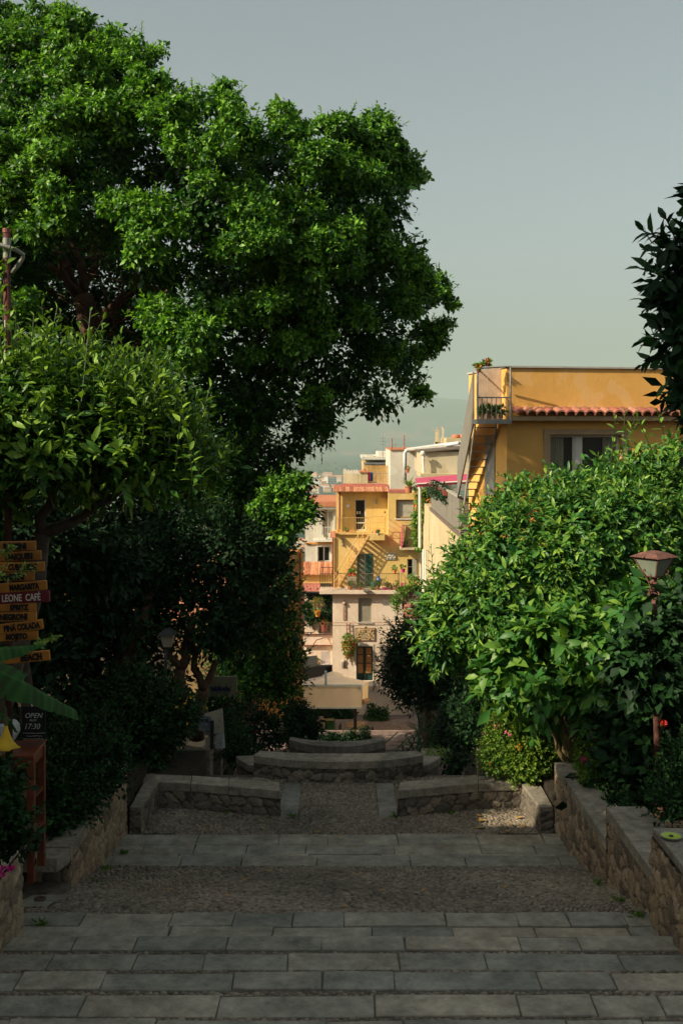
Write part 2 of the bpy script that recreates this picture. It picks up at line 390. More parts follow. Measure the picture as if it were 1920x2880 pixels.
M_rubble2 = tone_mat('grey_rubble_stone', [(0.0, (0.06, 0.05, 0.04)), (0.10, (0.11, 0.095, 0.075)), (0.5, (0.20, 0.165, 0.125)), (1.0, (0.30, 0.245, 0.175))], 0.95, noise=0.35, nscale=14, bump=0.7, bscale=70)
M_cope = tone_mat('coping_stone', [(0.0, (0.19, 0.17, 0.135)), (0.5, (0.28, 0.245, 0.19)), (1.0, (0.38, 0.32, 0.24))], 0.85, noise=0.4, nscale=9, bump=0.7, bscale=35, stain=.35, veins=.25)
M_slab = tone_mat('paving_slab_stone', [(0.0, (0.235, 0.228, 0.188)), (0.3, (0.285, 0.267, 0.212)), (0.6, (0.335, 0.302, 0.232)), (0.85, (0.375, 0.315, 0.235)), (1.0, (0.40, 0.31, 0.225))], 0.75, noise=0.38, nscale=7, bump=0.8, bscale=16, spec=0.3, veins=.55, stain=.35)
M_peb = tone_mat('pebble_stone', [(0.0, (0.13, 0.11, 0.082)), (0.5, (0.25, 0.205, 0.15)), (0.85, (0.36, 0.29, 0.21)), (1.0, (0.33, 0.28, 0.23))], 0.7, noise=0.2, nscale=25, bump=0.2, bscale=120, stain=.3)
M_soil = mat('soil', (0.035, 0.027, 0.018), 0.95, 0.4, 12, 0.8, 60)
M_mortar = mat('pebble_bed_mortar', (0.14, 0.12, 0.092), 0.95, 0.3, 8, 0.6, 60)
# ================================================================ TERRAIN AND FAR PLAIN
PROF = [(-80, -18), (0, 1.75), (5.75, 3.5), (8.7, 4.3), (11.6, 4.95), (12.8, 5.1), (15.3, 5.2), (15.9, 6.6), (21, 6.7), (27, 8.4), (28.3, 8.5),
        (40, 12.9), (46, 12.9), (52, 15.4), (62, 15.4), (80, 24), (200, 62), (500, 140), (900, 196), (1300, 204), (9000, 204), (10500, 120), (12500, -150), (15000, -420), (20000, -480)]
def tdrop(Y): return np.interp(Y, [p[0] for p in PROF], [p[1] for p in PROF])
def build_terrain():
    ys = np.concatenate([np.arange(-80, 64, 1.0), np.geomspace(64, 1400, 60), np.linspace(1500, 9000, 60), np.linspace(9200, 20000, 70)])
    sx = np.concatenate([[0], np.geomspace(1.2, 14000, 90)]); xs = np.concatenate([-sx[:0:-1], sx])
    X, Y = np.meshgrid(xs, ys, indexing='ij')
    Z = E - tdrop(Y)
    rng = np.random.default_rng(3)
    hill = np.clip((Y - 9000) / 6000, 0, 1)
    for k in range(14):
        a, b, p = rng.uniform(0.3, 2.5) / 3000, rng.uniform(0.3, 2.5) / 2500, rng.uniform(0, 6.28)
        Z += hill * 60 * np.sin(a * X + b * Y + p) + np.clip((Y - 70) / 2000, 0, 1) * (Y < 9200) * 1.2 * np.sin(9 * a * X + 8 * b * Y + p)
    Z += hill * 260 * np.clip((-X + 1500) / 6000, -0.5, 1.2)
    idx = np.arange(X.size).reshape(X.shape)
    fq = np.stack([idx[:-1, :-1], idx[1:, :-1], idx[1:, 1:], idx[:-1, 1:]], -1).reshape(-1, 4)
    m, t, b = _mk('terrain_ground')
    geo = t.nodes.new('ShaderNodeNewGeometry')
    mp = t.nodes.new('ShaderNodeMapping'); mp.inputs['Scale'].default_value = (1 / 160, 1 / 330, 0); t.links.new(geo.outputs['Position'], mp.inputs['Vector'])
    vo = t.nodes.new('ShaderNodeTexVoronoi'); vo.inputs['Scale'].default_value = 1.0; t.links.new(mp.outputs[0], vo.inputs['Vector'])
    rp = t.nodes.new('ShaderNodeValToRGB'); cr = rp.color_ramp; cr.interpolation = 'CONSTANT'
    st = [(0, (0.04, 0.075, 0.035)), (0.3, (0.055, 0.10, 0.05)), (0.5, (0.12, 0.13, 0.07)), (0.66, (0.035, 0.07, 0.05)), (0.86, (0.36, 0.16, 0.07)), (0.93, (0.24, 0.19, 0.12))]
    while len(cr.elements) < len(st): cr.elements.new(0.5)
    for e, (p, c) in zip(cr.elements, st): e.position = p; e.color = (*c, 1)
    sp = t.nodes.new('ShaderNodeSeparateColor'); t.links.new(vo.outputs['Color'], sp.inputs[0]); t.links.new(sp.outputs[0], rp.inputs['Fac'])
    n = t.nodes.new('ShaderNodeTexNoise'); n.inputs['Scale'].default_value = 0.012; n.inputs['Detail'].default_value = 10; t.links.new(geo.outputs['Position'], n.inputs['Vector'])
    mx = t.nodes.new('ShaderNodeMix'); mx.data_type = 'RGBA'; mx.inputs['B'].default_value = (0.05, 0.07, 0.035, 1)
    t.links.new(n.outputs['Fac'], mx.inputs['Factor']); t.links.new(rp.outputs['Color'], mx.inputs['A'])
    sy = t.nodes.new('ShaderNodeSeparateXYZ'); t.links.new(geo.outputs['Position'], sy.inputs[0])
    mr = t.nodes.new('ShaderNodeMapRange'); mr.inputs['From Min'].default_value = 60; mr.inputs['From Max'].default_value = 300; t.links.new(sy.outputs['Y'], mr.inputs['Value'])
    m2 = t.nodes.new('ShaderNodeMix'); m2.data_type = 'RGBA'; m2.inputs['A'].default_value = (0.06, 0.05, 0.035, 1)
    t.links.new(mr.outputs[0], m2.inputs['Factor']); t.links.new(mx.outputs['Result'], m2.inputs['B']); t.links.new(m2.outputs['Result'], b.inputs['Base Color'])
    b.inputs['Roughness'].default_value = 0.95; b.inputs['Specular IOR Level'].default_value = 0.1
    o = np_mesh('terrain', np.stack([X, Y, Z], -1).reshape(-1, 3), [fq[:, ::1]], np.zeros(X.size), m, smooth=True)
    tag(o, kind='structure')
build_terrain()

# ================================================================ STAIRS
rng = np.random.default_rng(11); rnd = random.Random(5)
def slab_row(mb, Y0, Y1, z, x0, x1, th=0.14, lo=0.5, hi=1.15, jz=0.004):
    x = x0 - rnd.uniform(0, 0.5)
    while x < x1:
        L = rnd.uniform(lo, hi); a = max(x, x0); b = min(x + L, x1)
        if b - a > 0.08:
            g = 0.004; j = lambda: rnd.uniform(-0.008, 0.008); zz = z + rnd.uniform(-jz, jz)
            ya = Y0 + g + rnd.uniform(-.008, .012); yb = Y1 - g + rnd.uniform(-.014, .01); sk = rnd.uniform(-.01, .01)
            t = rnd.random()
            mb.tone = min(1, max(0, 0.05 + 0.8 * t + 0.10 * (a / 3)))
            mb.hexa([(a+g, ya, z-th), (b-g, ya, z-th), (b-g+sk, yb, z-th), (a+g+sk, yb, z-th)],
                    [(a+g, ya+j(), zz+j()*.3), (b-g, ya+j(), zz+j()*.3), (b-g+sk, yb+j(), zz+j()*.3), (a+g+sk, yb+j(), zz+j()*.3)])
        x += L
def pebbles(mbp, x0, x1, y0, y1, zf, sx=0.052, sy=0.03, ang=None, lift=0.012, skip=None):
    """elongated stones set on edge in mortar; returns arrays"""
    nx = int((x1 - x0) / sx); ny = int((y1 - y0) / sy)
    X, Y = np.meshgrid(np.arange(nx), np.arange(ny), indexing='ij')
    X = x0 + (X + 0.5 + 0.5 * (Y % 2)) * sx + rng.normal(0, sx * 0.13, X.shape); Y = y0 + (Y + 0.5) * sy + rng.normal(0, sy * 0.16, Y.shape)
    X, Y = X.ravel(), Y.ravel(); ok = (X > x0 + .01) & (X < x1 - .01)
    if skip is not None: ok &= ~skip(X, Y)
    X, Y = X[ok], Y[ok]; n = len(X)
    a = (ang(X, Y) if ang is not None else np.zeros(n)) + rng.normal(0, 0.22, n)
    la = sx * 0.56 * (0.75 + 0.45 * rng.random(n)); lb = sy * 0.52 * (0.75 + 0.45 * rng.random(n)); h = lift * (0.5 + 1.0 * rng.random(n))
    th = np.arange(7) * 2 * math.pi / 7; th = th[None] + rng.random((n, 1))
    def ring(k, z):
        wob = 1 + rng.normal(0, 0.10, th.shape)
        ex = np.cos(th) * la[:, None] * k * wob; ey = np.sin(th) * lb[:, None] * k * wob
        return np.stack([X[:, None] + ex*np.cos(a)[:, None] - ey*np.sin(a)[:, None], Y[:, None] + ex*np.sin(a)[:, None] + ey*np.cos(a)[:, None],
                         np.repeat((zf(X, Y) + z)[:, None], 7, 1)], -1)
    V = np.concatenate([ring(1.0, -0.012), ring(0.93, h * 0.45), ring(0.55, h)], 1)
    i = np.arange(n)[:, None] * 21
    q = np.concatenate([i + [[r*7 + k, r*7 + (k+1) % 7, (r+1)*7 + (k+1) % 7, (r+1)*7 + k]] for r in (0, 1) for k in range(7)])
    top = i + np.arange(14, 21)[None]
    t = np.clip(rng.normal(0.45, 0.2, n) + 0.12 * np.sin(X * 1.7 + Y * 2.3), 0, 1)
    return V.reshape(-1, 3), [q, top], np.repeat(t, 21)
def fan(X, Y): return 0.9 * np.sin(X * 1.5 + 0.8) * np.cos(Y * 1.1) + 0.5 * np.sin(X * 3.1 + Y * 2.2)
def merge_n(parts):
    Vs = []; Ts = []; byn = {}; o = 0
    for V, fs, t in parts:
        Vs.append(V); Ts.append(t)
        for f in fs: byn.setdefault(f.shape[1], []).append(f + o)
        o += len(V)
    return np.concatenate(Vs), [np.concatenate(v) for v in byn.values()], np.concatenate(Ts)

XW = 2.62
treads = [(3.99, 8.42), (3.86, 7.88), (3.73, 7.35), (3.60, 6.81), (3.47, 6.29), (3.34, 5.75), (3.21, 5.2), (3.08, 4.65), (2.95, 4.1), (2.82, 3.55), (2.69, 3.0)]
mb = MB(); core = MB(); pebs = []
slab_row(mb, 8.86, 9.12, E - 4.12, -XW - .1, XW + .1, lo=.4, hi=1.0); slab_row(mb, 8.60, 8.855, E - 4.12, -XW - .1, XW + .1, lo=.4, hi=1.0)
core.box(-XW - .2, XW + .2, 8.42, 9.12, E - 5.2, E - 4.135)
for i, (d, Y1) in enumerate(treads):
    Yn = treads[i + 1][1] if i + 1 < len(treads) else Y1 - .55
    Y1b = Y1 + 0.0
    slab_row(mb, Y1b - 0.235 - .02 * (i % 2), Y1b, E - d, -3.2, 3.2, lo=.38, hi=1.0)
    core.box(-3.3, 3.3, Yn - .02, Y1b - .004, E - 5.2, E - d - .010)
    z = E - d - .008
    if i < 7: pebs.append(pebbles(None, -3.0, 3.0, Yn - .01, Y1b - .25, lambda X, Y, z=z: np.full(len(X), z), .045, .032))
slab_row(mb, 12.46, 12.79, E - 4.84, -XW - .1, XW + .1, lo=.4, hi=1.0); slab_row(mb, 12.18, 12.455, E - 4.84, -XW - .1, XW + .1, lo=.45, hi=1.1)
slab_row(mb, 11.9, 12.175, E - 4.835, -XW - .1, XW + .1, lo=.4, hi=1.0)
slab_row(mb, 11.6, 11.895, E - 4.74, -XW - .15, XW + .15, lo=.5, hi=1.1)
core.box(-XW - .2, XW + .2, 11.6, 12.785, E - 5.3, E - 4.856)
# slab strips either side of the central opening, service stone, landing edge
for (xa, xb) in ((PX(790, 14.2), PX(842, 14.2)), (PX(1062, 14.2), PX(1112, 14.2))):
    for ya, yb in ((13.62, 14.2), (14.205, 14.92)):
        mb.tone = rnd.uniform(0, .25); mb.box(xa, xb, ya, yb, E - 5.1, E - 4.935)
tag(mb.build('stone_stairs', M_slab, bevel=0.009), kind='structure')
# ramp of pebbles between the two flights
rz = lambda X, Y: E - np.interp(Y, [9.1, 11.62], [4.14, 4.75])
core.hexa([(-2.9, 9.1, E-5.4), (2.9, 9.1, E-5.4), (2.9, 11.62, E-5.4), (-2.9, 11.62, E-5.4)], [(-2.9, 9.1, E-4.145), (2.9, 9.1, E-4.145), (2.9, 11.62, E-4.755), (-2.9, 11.62, E-4.755)])
core.box(-2.9, 2.9, 12.78, 15.3, E - 5.5, E - 4.948)
core.box(-3.6, -2.6, 8.67, 10.25, E - 5.4, E - 4.34)
tag(core.build('mortar_bed', M_mortar), kind='structure')
msk = lambda X, Y: (np.abs(X) < .07)
svc = (PX(40, 9.6), PX(150, 9.6))
pebs.append(pebbles(None, -2.75, 2.75, 9.13, 11.58, rz, .06, .032, fan, .016, skip=lambda X, Y: (np.abs(X) < .09) | ((X < svc[1] + .02) & (Y < 9.95) & (Y > 9.4) & (X > svc[0] - .05))))
pebs.append(pebbles(None, -.09, .09, 9.13, 11.58, rz, .085, .035, None, .014))
pebs.append(pebbles(None, -2.62, 2.62, 12.8, 15.2, lambda X, Y: np.full(len(X), E - 4.944), .05, .03, lambda X, Y: fan(X * 2, Y * 2), .013,
     skip=lambda X, Y: (Y > 13.6) & (((X > PX(788, 14.2)) & (X < PX(844, 14.2))) | ((X > PX(1060, 14.2)) & (X < PX(1114, 14.2))))))
V, fs, t = merge_n(pebs)
tag(np_mesh('pebble_paving', V, fs, t, M_peb), kind='structure')
sv = MB(); sv.tone = .3; zc = E - 4.27; sv.hexa([(svc[0], 9.45, zc-.05), (svc[1]-.03, 9.45, zc-.05), (svc[1]+.08, 9.92, zc-.1), (svc[0]+.08, 9.92, zc-.1)], [(svc[0], 9.45, zc+.05), (svc[1]-.03, 9.45, zc+.05), (svc[1]+.08, 9.92, zc-.05), (svc[0]+.08, 9.92, zc-.05)])
o = tag(sv.build('inspection_cover', M_slab, bevel=.004), 'square grey stone inspection cover set in the pebbles by the left wall', 'inspection cover')
rg = MB(); rg.lathe([(.05, 0), (.055, .012), (.03, .014), (.028, .006)], ((svc[0]+svc[1])/2 + .03, 9.7, zc + .001), 12); rg.build('lifting_ring', mat('rust_iron', (.09, .055, .04), .7, .3, 20, .2), o)
M_iron = mat('dark_iron', (0.03, 0.03, 0.028), 0.6, .2, 20, .1); M_rust = mat('rusty_red_iron', (0.30, 0.105, 0.075), .7, .3, 14, .2)
for (a, b, yy, lab) in ((1402, 1512, 12.98, 'dark iron drain grate at the foot of the right side bench'), (400, 492, 12.98, 'dark iron drain grate at the foot of the left side bench')):
    g = MB(); x0, x1 = PX(a, yy), PX(b, yy)
    g.box(x0, x1, yy - .05, yy - .035, E-4.95, E-4.925); g.box(x0, x1, yy + .035, yy + .05, E-4.95, E-4.925)
    for k in range(13): q = x0 + (x1 - x0) * k / 12; g.box(q - .007, q + .007, yy - .034, yy + .034, E-4.95, E-4.928)
    tag(g.build('drain_grate', M_iron), lab, 'drain grate', 'iron drain grates on the landing')

# ================================================================ SIDE WALLS, BENCHES (rubble with stone copings)
def cope_run(mb, pts_in, pts_out, z, th, seg=0.75, over=0.0):
    """coping slabs between two matching polylines (inner and outer edge) at top height z"""
    pi = [Vector((p[0], p[1], 0)) for p in pts_in]; po = [Vector((p[0], p[1], 0)) for p in pts_out]
    for i in range(len(pi) - 1):
        L = (pi[i + 1] - pi[i]).length; n = max(1, round(L / seg))
        cuts = [0] + [(k + rnd.uniform(-.2, .2)) / n for k in range(1, n)] + [1]
        for k in range(n):
            g = 0.003 / max(L, .1); a, b = cuts[k] + g, cuts[k + 1] - g
            q = [pi[i].lerp(pi[i+1], a), pi[i].lerp(pi[i+1], b), po[i].lerp(po[i+1], b), po[i].lerp(po[i+1], a)]
            mb.tone = rnd.uniform(.2, .8); zz = z + rnd.uniform(-.004, .004)
            if (q[1] - q[0]).cross(q[3] - q[0]).z < 0: q = q[::-1]
            mb.hexa([(p.x, p.y, z - th) for p in q], [(p.x, p.y, zz + rnd.uniform(-.002, .002)) for p in q])
def low_wall(name, label, cat, pin, pout, zt, zb, th=0.11, inset=0.03, m=None, faces='in', seed=1, close=(True, True), group=None, cell=(.19, .125), depth=.032):
    """masonry under coping; pin/pout = inner (seen) and outer edges of the coping"""
    root = thing(name, label, cat, (pin[0][0], pin[0][1], zb), group)
    mb = MB(); cope_run(mb, pin, pout, zt, th); mb.build('coping', M_cope, root, bevel=.008)
    parts = []; cm = MB()
    def side(a, b, s, flip):
        a = Vector((a[0], a[1], 0)); b = Vector((b[0], b[1], 0)); U = (b - a); L = U.length; U.normalize(); N = Vector((U.y, -U.x, 0)) * (1 if not flip else -1)
        o = a - N * inset
        parts.append(rubble(flat_fn((o.x, o.y, zb), (U.x, U.y, 0), (0, 0, 1), (N.x, N.y, 0)), L, zt - th - zb, seed=s, cell=cell, depth=depth))
    # orientation: normal must point away from the other edge
    for i in range(len(pin) - 1):
        a, b = pin[i], pin[i+1]; mid = Vector((pout[i][0], pout[i][1], 0)) - Vector((a[0], a[1], 0)); U = Vector((b[0]-a[0], b[1]-a[1], 0)).normalized(); N = Vector((U.y, -U.x, 0))
        side(a, b, seed + i, N.dot(mid) > 0)
        q = [pin[i], pin[i+1], pout[i+1], pout[i]]
        c = sum((Vector((p[0], p[1], 0)) for p in q), Vector()) / 4
        q = [Vector((p[0], p[1], 0)) for p in q]; ds = [(q[3] - q[0]).normalized(), (q[2] - q[1]).normalized()]; al = (q[1] - q[0]).normalized(); k_ = inset + .028
        e0 = al * (k_ if i == 0 else 0); e1 = al * (k_ if i == len(pin) - 2 else 0)
        pts = [q[0] + ds[0] * k_ + e0, q[1] + ds[1] * k_ - e1, q[2] - ds[1] * .02 - e1, q[3] - ds[0] * .02 + e0]
        if (pts[1] - pts[0]).cross(pts[3] - pts[0]).z < 0: pts = pts[::-1]
        cm.hexa([(p.x, p.y, zb) for p in pts], [(p.x, p.y, zt - th - .002) for p in pts])
    for e, (i, j) in enumerate(((0, 1), (-1, -2))):
        if close[e]:
            a, b = pin[i], pout[i]; c = pin[j]; U = Vector((b[0]-a[0], b[1]-a[1], 0)).normalized(); N = Vector((U.y, -U.x, 0)); back = Vector((c[0]-a[0], c[1]-a[1], 0))
            side(a, b, seed + 20 + e, N.dot(back) > 0)
    V, f, t = merge(parts); np_mesh('masonry', V, f, t, m or M_rubble, root)
    cm.build('core', M_mortar, root)
    return root
g0 = E - 5.5
# right side, stepping down away from the eye
low_wall('garden_wall', 'sunlit-tipped rubble garden wall at the far right end of the stairs, flat grey coping', 'wall', [(2.58, 12.95), (2.60, 10.5)], [(2.93, 12.95), (2.98, 10.5)], E - 4.03, g0, seed=3, close=(True, True), group='rubble walls beside the stairs')
low_wall('garden_wall', 'middle rubble wall step on the right side of the stairs, broader grey coping', 'wall', [(2.595, 10.495), (2.60, 8.94)], [(2.98, 10.495), (3.12, 8.94)], E - 3.70, g0, seed=7, group='rubble walls beside the stairs')
low_wall('garden_wall', 'tall near rubble wall at the right picture edge with the green bowl on top', 'wall', [(2.60, 8.93), (2.62, 5.2), (2.7, 2.5)], [(3.5, 8.93), (3.5, 5.2), (3.6, 2.5)], E - 3.33, g0 + 1, th=.07, inset=0.0, seed=13, group='rubble walls beside the stairs')
# left side
low_wall('garden_wall', 'long rubble garden wall left of the stairs, coping wrapping round its near end', 'wall', [(-2.58, 12.9), (-2.60, 10.25)], [(-3.0, 12.9), (-3.05, 10.25)], E - 4.0, g0, th=.14, seed=23, group='rubble walls beside the stairs')
low_wall('garden_wall', 'near rubble wall at the left picture edge beside the square stone cover', 'wall', [(-2.60, 8.67), (-2.62, 5.2), (-2.7, 2.5)], [(-3.5, 8.67), (-3.5, 5.2), (-3.6, 2.5)], E - 3.36, g0 + 1, th=.05, inset=0.0, seed=33, group='rubble walls beside the stairs')
mb = MB(); mb.tone = .55; mb.hexa([(-3.35, 10.0, E-4.15), (-2.66, 10.0, E-4.15), (-2.60, 10.245, E-4.15), (-3.35, 10.245, E-4.15)], [(-3.35, 10.0, E-4.01), (-2.66, 10.0, E-4.01), (-2.60, 10.245, E-4.01), (-3.35, 10.245, E-4.01)])
tag(mb.build('stone_ledge', M_cope, bevel=.012), 'overhanging grey stone ledge under the wooden table leg', 'stone ledge')
# benches on the landing
YR = 13.6
low_wall('stone_bench', 'right curved stone bench on the landing, tan coping over rubble', 'stone bench', [(PX(1118, 13.6), 13.6), (PX(1345, 13.85), 13.88), (PX(1508, 13.9), 13.95)],
         [(PX(1125, 13.9), 13.93), (PX(1345, 14.2), 14.2), (PX(1508, 14.25), 14.27)], E - 4.595, E - 4.96, th=.11, seed=41, m=M_rubble2, group='curved stone benches on the landing')
low_wall('stone_bench', 'left curved stone bench on the landing, dark coping over rubble', 'stone bench', [(PX(788, 13.6), 13.6), (PX(536, 13.85), 13.88), (PX(398, 13.9), 13.95)],
         [(PX(785, 13.9), 13.93), (PX(540, 14.2), 14.2), (PX(398, 14.25), 14.27)], E - 4.595, E - 4.96, th=.11, seed=47, m=M_rubble2, group='curved stone benches on the landing')
low_wall('side_bench', 'narrow stone side bench returning along the right garden wall', 'stone bench', [(2.51, 14.27), (2.33, 13.94), (2.42, 12.98)], [(2.57, 14.27), (2.575, 13.94), (2.575, 12.98)], E - 4.585, E - 4.96, th=.06, seed=51, inset=.012, depth=.02, m=M_rubble2, group='side benches at the landing corners')
low_wall('side_bench', 'narrow stone side bench returning along the left garden wall', 'stone bench', [(-2.51, 14.27), (-2.38, 13.94), (-2.44, 12.98)], [(-2.57, 14.27), (-2.575, 13.94), (-2.575, 12.98)], E - 4.585, E - 4.96, th=.06, seed=57, inset=.012, depth=.02, m=M_rubble2, group='side benches at the landing corners')
# central curved parapet (convex towards the stairs)
def arc(xc, half, y0, sag, n=9, a0=-1.0, a1=1.0):
    return [(xc + half * (a0 + (a1 - a0) * i / n), y0 + sag * abs(a0 + (a1 - a0) * i / n)**2.4) for i in range(n + 1)]
cxp = PX(951, 15); hw = 1.21
root = thing('curved_parapet', 'central bowed parapet wall at the head of the lower flight, broad pale coping', 'parapet wall', (cxp, 15, E - 4.94))
pi_ = arc(cxp, hw, 14.9, .30, 12); po_ = arc(cxp, hw * .93, 15.28, .14, 12)
mb = MB()
for a, b in ((0, 3), (3, 6), (6, 9), (9, 12)):
    mb.tone = rnd.uniform(.35, .9); g = .004
    for i in range(a, b):
        q = [Vector((*pi_[i], 0)), Vector((*pi_[i+1], 0)), Vector((*po_[i+1], 0)), Vector((*po_[i], 0))]
        mb.hexa([(p.x, p.y, E-4.735) for p in q], [(p.x, p.y, E-4.63) for p in q])
mb.build('coping', M_cope, root, bevel=.004)
def arcfn(u, v):
    L = 2 * hw; s = u / L * 2 - 1; x = cxp + hw * s * .985; y = 14.93 + .30 * np.abs(s)**2.4
    dy = .30 * 2.4 * np.abs(s)**1.4 * np.sign(s) / hw; N = np.stack([dy, -np.ones_like(s), np.zeros_like(s)], -1); N = unit(N)
    return np.stack([x, y, E - 5.0 + v], -1), N
V, f, t = rubble(arcfn, 2 * hw, .265, cell=(.17, .11), seed=61); np_mesh('masonry', V, f, t, M_rubble2, root)
cm = MB()
for i in range(12): cm.hexa([(pi_[i][0], pi_[i][1]+.06, E-6.6), (pi_[i+1][0], pi_[i+1][1]+.06, E-6.6), (po_[i+1][0], po_[i+1][1]-.02, E-6.6), (po_[i][0], po_[i][1]-.02, E-6.6)],
                            [(pi_[i][0], pi_[i][1]+.06, E-4.737), (pi_[i+1][0], pi_[i+1][1]+.06, E-4.737), (po_[i+1][0], po_[i+1][1]-.02, E-4.737), (po_[i][0], po_[i][1]-.02, E-4.737)])
cm.build('core', M_mortar, root)
for s, lab in ((-1, 'small rounded stone wing left of the bowed parapet'), (1, 'small rounded stone wing right of the bowed parapet')):
    mb = MB(); mb.tone = .5; x0 = cxp + s * 1.0; x1 = cxp + s * 1.52; y0 = 15.32
    pts = [(x0, y0 + .0, 0), (x0 + s*.12, y0 - .02, 0), (x0 + s*.30, y0 + .08, 0), (x1 - s*.05, y0 + .36, 0), (x1, y0 + .50, 0), (x0, y0 + .55, 0)]
    if s < 0: pts = pts[::-1]
    r = thing('parapet_wing', lab, 'parapet wall', (x0, y0, E - 5), 'stone wings of the bowed parapet')
    mb.prism([(p[0], p[1], E - 4.93) for p in pts], (0, 0, .10)); mb.build('coping', M_cope, r, bevel=.008)
    m2 = MB(); m2.tone = .3; m2.prism([(p[0] - s*.02 * (abs(p[0]-x0) > .05), p[1] + .03, E - 6.4) for p in pts], (0, 0, 1.468)); m2.build('masonry', M_rubble2, r)
# lower curved seat at Y=20
xc = PX(948, 20); r = thing('bowed_bench', 'long low bowed stone seat in front of the café tables', 'stone seat', (xc, 20, E - 6.3))
a_, b_ = arc(xc, .92, 19.9, .45, 10), arc(xc, .90, 20.25, .30, 10)
mb = MB()
for i in range(10): mb.tone = (.45, .3, .55)[i // 4]; mb.hexa([(a_[i][0], a_[i][1], E-6.05), (a_[i+1][0], a_[i+1][1], E-6.05), (b_[i+1][0], b_[i+1][1], E-6.05), (b_[i][0], b_[i][1], E-6.05)], [(a_[i][0], a_[i][1], E-5.9), (a_[i+1][0], a_[i+1][1], E-5.9), (b_[i+1][0], b_[i+1][1], E-5.9), (b_[i][0], b_[i][1], E-5.9)])
mb.build('coping', M_cope, r, bevel=.006)
mb = MB(); mb.tone = .3
for i in range(10): mb.hexa([(a_[i][0], a_[i][1]+.05, E-6.7), (a_[i+1][0], a_[i+1][1]+.05, E-6.7), (b_[i+1][0], b_[i+1][1]-.03, E-6.7), (b_[i][0], b_[i][1]-.03, E-6.7)], [(a_[i][0], a_[i][1]+.05, E-6.052), (a_[i+1][0], a_[i+1][1]+.05, E-6.052), (b_[i+1][0], b_[i+1][1]-.03, E-6.052), (b_[i][0], b_[i][1]-.03, E-6.052)])
mb.build('masonry', M_rubble2, r)
# lower pavements down to the little square
M_pave = tone_mat('lower_pavement_stone', [(0, (.12, .085, .07)), (1, (.24, .17, .14))], .85, noise=.35, nscale=6, bump=.4, bscale=20)
mb = MB(); low = [(15.9, 6.4), (21, 6.4)]
mb.box(-2, 2, 15.9, 21.0, E - 6.8, E - 6.4)
n = 8
for i in range(n): mb.tone = rnd.random(); mb.box(-2.2, 2.2, 21 + i * .75, 21 + (i+1) * .75, E - 8.3, E - 6.4 - (i+1) * .2)
mb.tone = .6; mb.box(-2.2, 2.2, 27.0, 28.3, E - 8.6, E - 8.0); mb.tone = .9; mb.box(-2.2, 2.2, 28.3, 28.42, E - 8.6, E - 7.99)
n = 22
for i in range(n): mb.tone = rnd.random(); mb.box(-3, 3, 28.42 + i * .43, 28.42 + (i+1) * .43, E - 13, E - 8.0 - (i+1) * .2)
mb.tone = .5; mb.box(-8, 4, 37.9, 46.5, E - 13.2, E - 12.6)
n = 12
for i in range(n): mb.box(-8, 4, 46.5 + i * .45, 46.5 + (i+1) * .45, E - 15.5, E - 12.6 - (i+1) * .2)
mb.tone = .4; mb.box(-14, 9, 51.9, 60.0, E - 15.5, E - 15.1)
tag(mb.build('lower_pavement', M_pave), kind='structure')

# garden beds
mb = MB()
mb.box(2.93, 9, 10.5, 13.05, g0, E - 4.22); mb.box(3.0, 9, 8.93, 10.5, g0, E - 3.95); mb.box(3.5, 9, 2, 8.93, g0, E - 3.6)
mb.box(2.6, 9, 13.05, 15.5, g0 - 1, E - 4.5); mb.box(1.95, 9, 14.3, 15.4, g0 - 1, E - 4.62); mb.box(2.3, 9, 15.5, 20, g0 - 2, E - 6.0); mb.box(2.6, 9, 20, 27.9, g0 - 3, E - 7.4)
mb.box(-9, -2.98, 10.25, 13.0, g0, E - 4.18); mb.box(-9, -3.3, 8.7, 10.25, g0, E - 4.3); mb.box(-9, -3.5, 2, 8.7, g0, E - 3.6)
mb.box(-9, -2.6, 13.0, 15.5, g0 - 1, E - 4.5); mb.box(-9, -1.95, 14.3, 15.4, g0 - 1, E - 4.62); mb.box(-9, -2.0, 15.5, 20, g0 - 2, E - 6.0); mb.box(-9, -2.6, 20, 27.9, g0 - 3, E - 7.4)
tag(mb.build('garden_soil', M_soil), kind='structure')
# upright stones flanking the lower side stairs
for i, (xa, xb, yt, Y, lab) in enumerate(((425, 490, 2128, 17.2, 'grey'), (500, 556, 2112, 17.6, 'light'), (560, 592, 2110, 17.9, 'mossy'), (597, 622, 2108, 18.3, 'narrow'),
                                (1305, 1345, 2108, 17.6, 'pointed'), (1345, 1408, 2108, 17.2, 'broad'))):
    mb = MB(); mb.tone = .2 + .1 * (i % 4); x0, x1 = PX(xa, Y), PX(xb, Y); z1 = PZ(yt, Y)
    mb.hexa([(x0, Y, E-6.6), (x1, Y, E-6.6), (x1, Y+.7, E-6.6), (x0, Y+.7, E-6.6)], [(x0, Y, z1-.05), (x1, Y, z1), (x1, Y+.7, z1-.15), (x0, Y+.7, z1-.1)])
    labs = ['widest grey upright stone of the left lower stair flank', 'light-edged upright stone left of the lower stair, under the picture boards', 'mossy upright stone between two others on the left lower stair flank',
            'narrowest upright stone on the left lower stair flank', 'pointed upright stone beside the right lower stair', 'broad upright stone half under the flowering lantana bush']
    tag(mb.build('upright_stone', M_cope, bevel=.02), labs[i], 'stone block', 'upright stones flanking the lower stairs')
mb = MB(); mb.tone = .4; mb.pbox(1188, 1270, 2124, 2150, 18.6, .4); mb.pbox(612, 716, 2126, 2150, 18.6, .4)
tag(mb.build('lower_kerb', M_cope, bevel=.01), kind='structure')
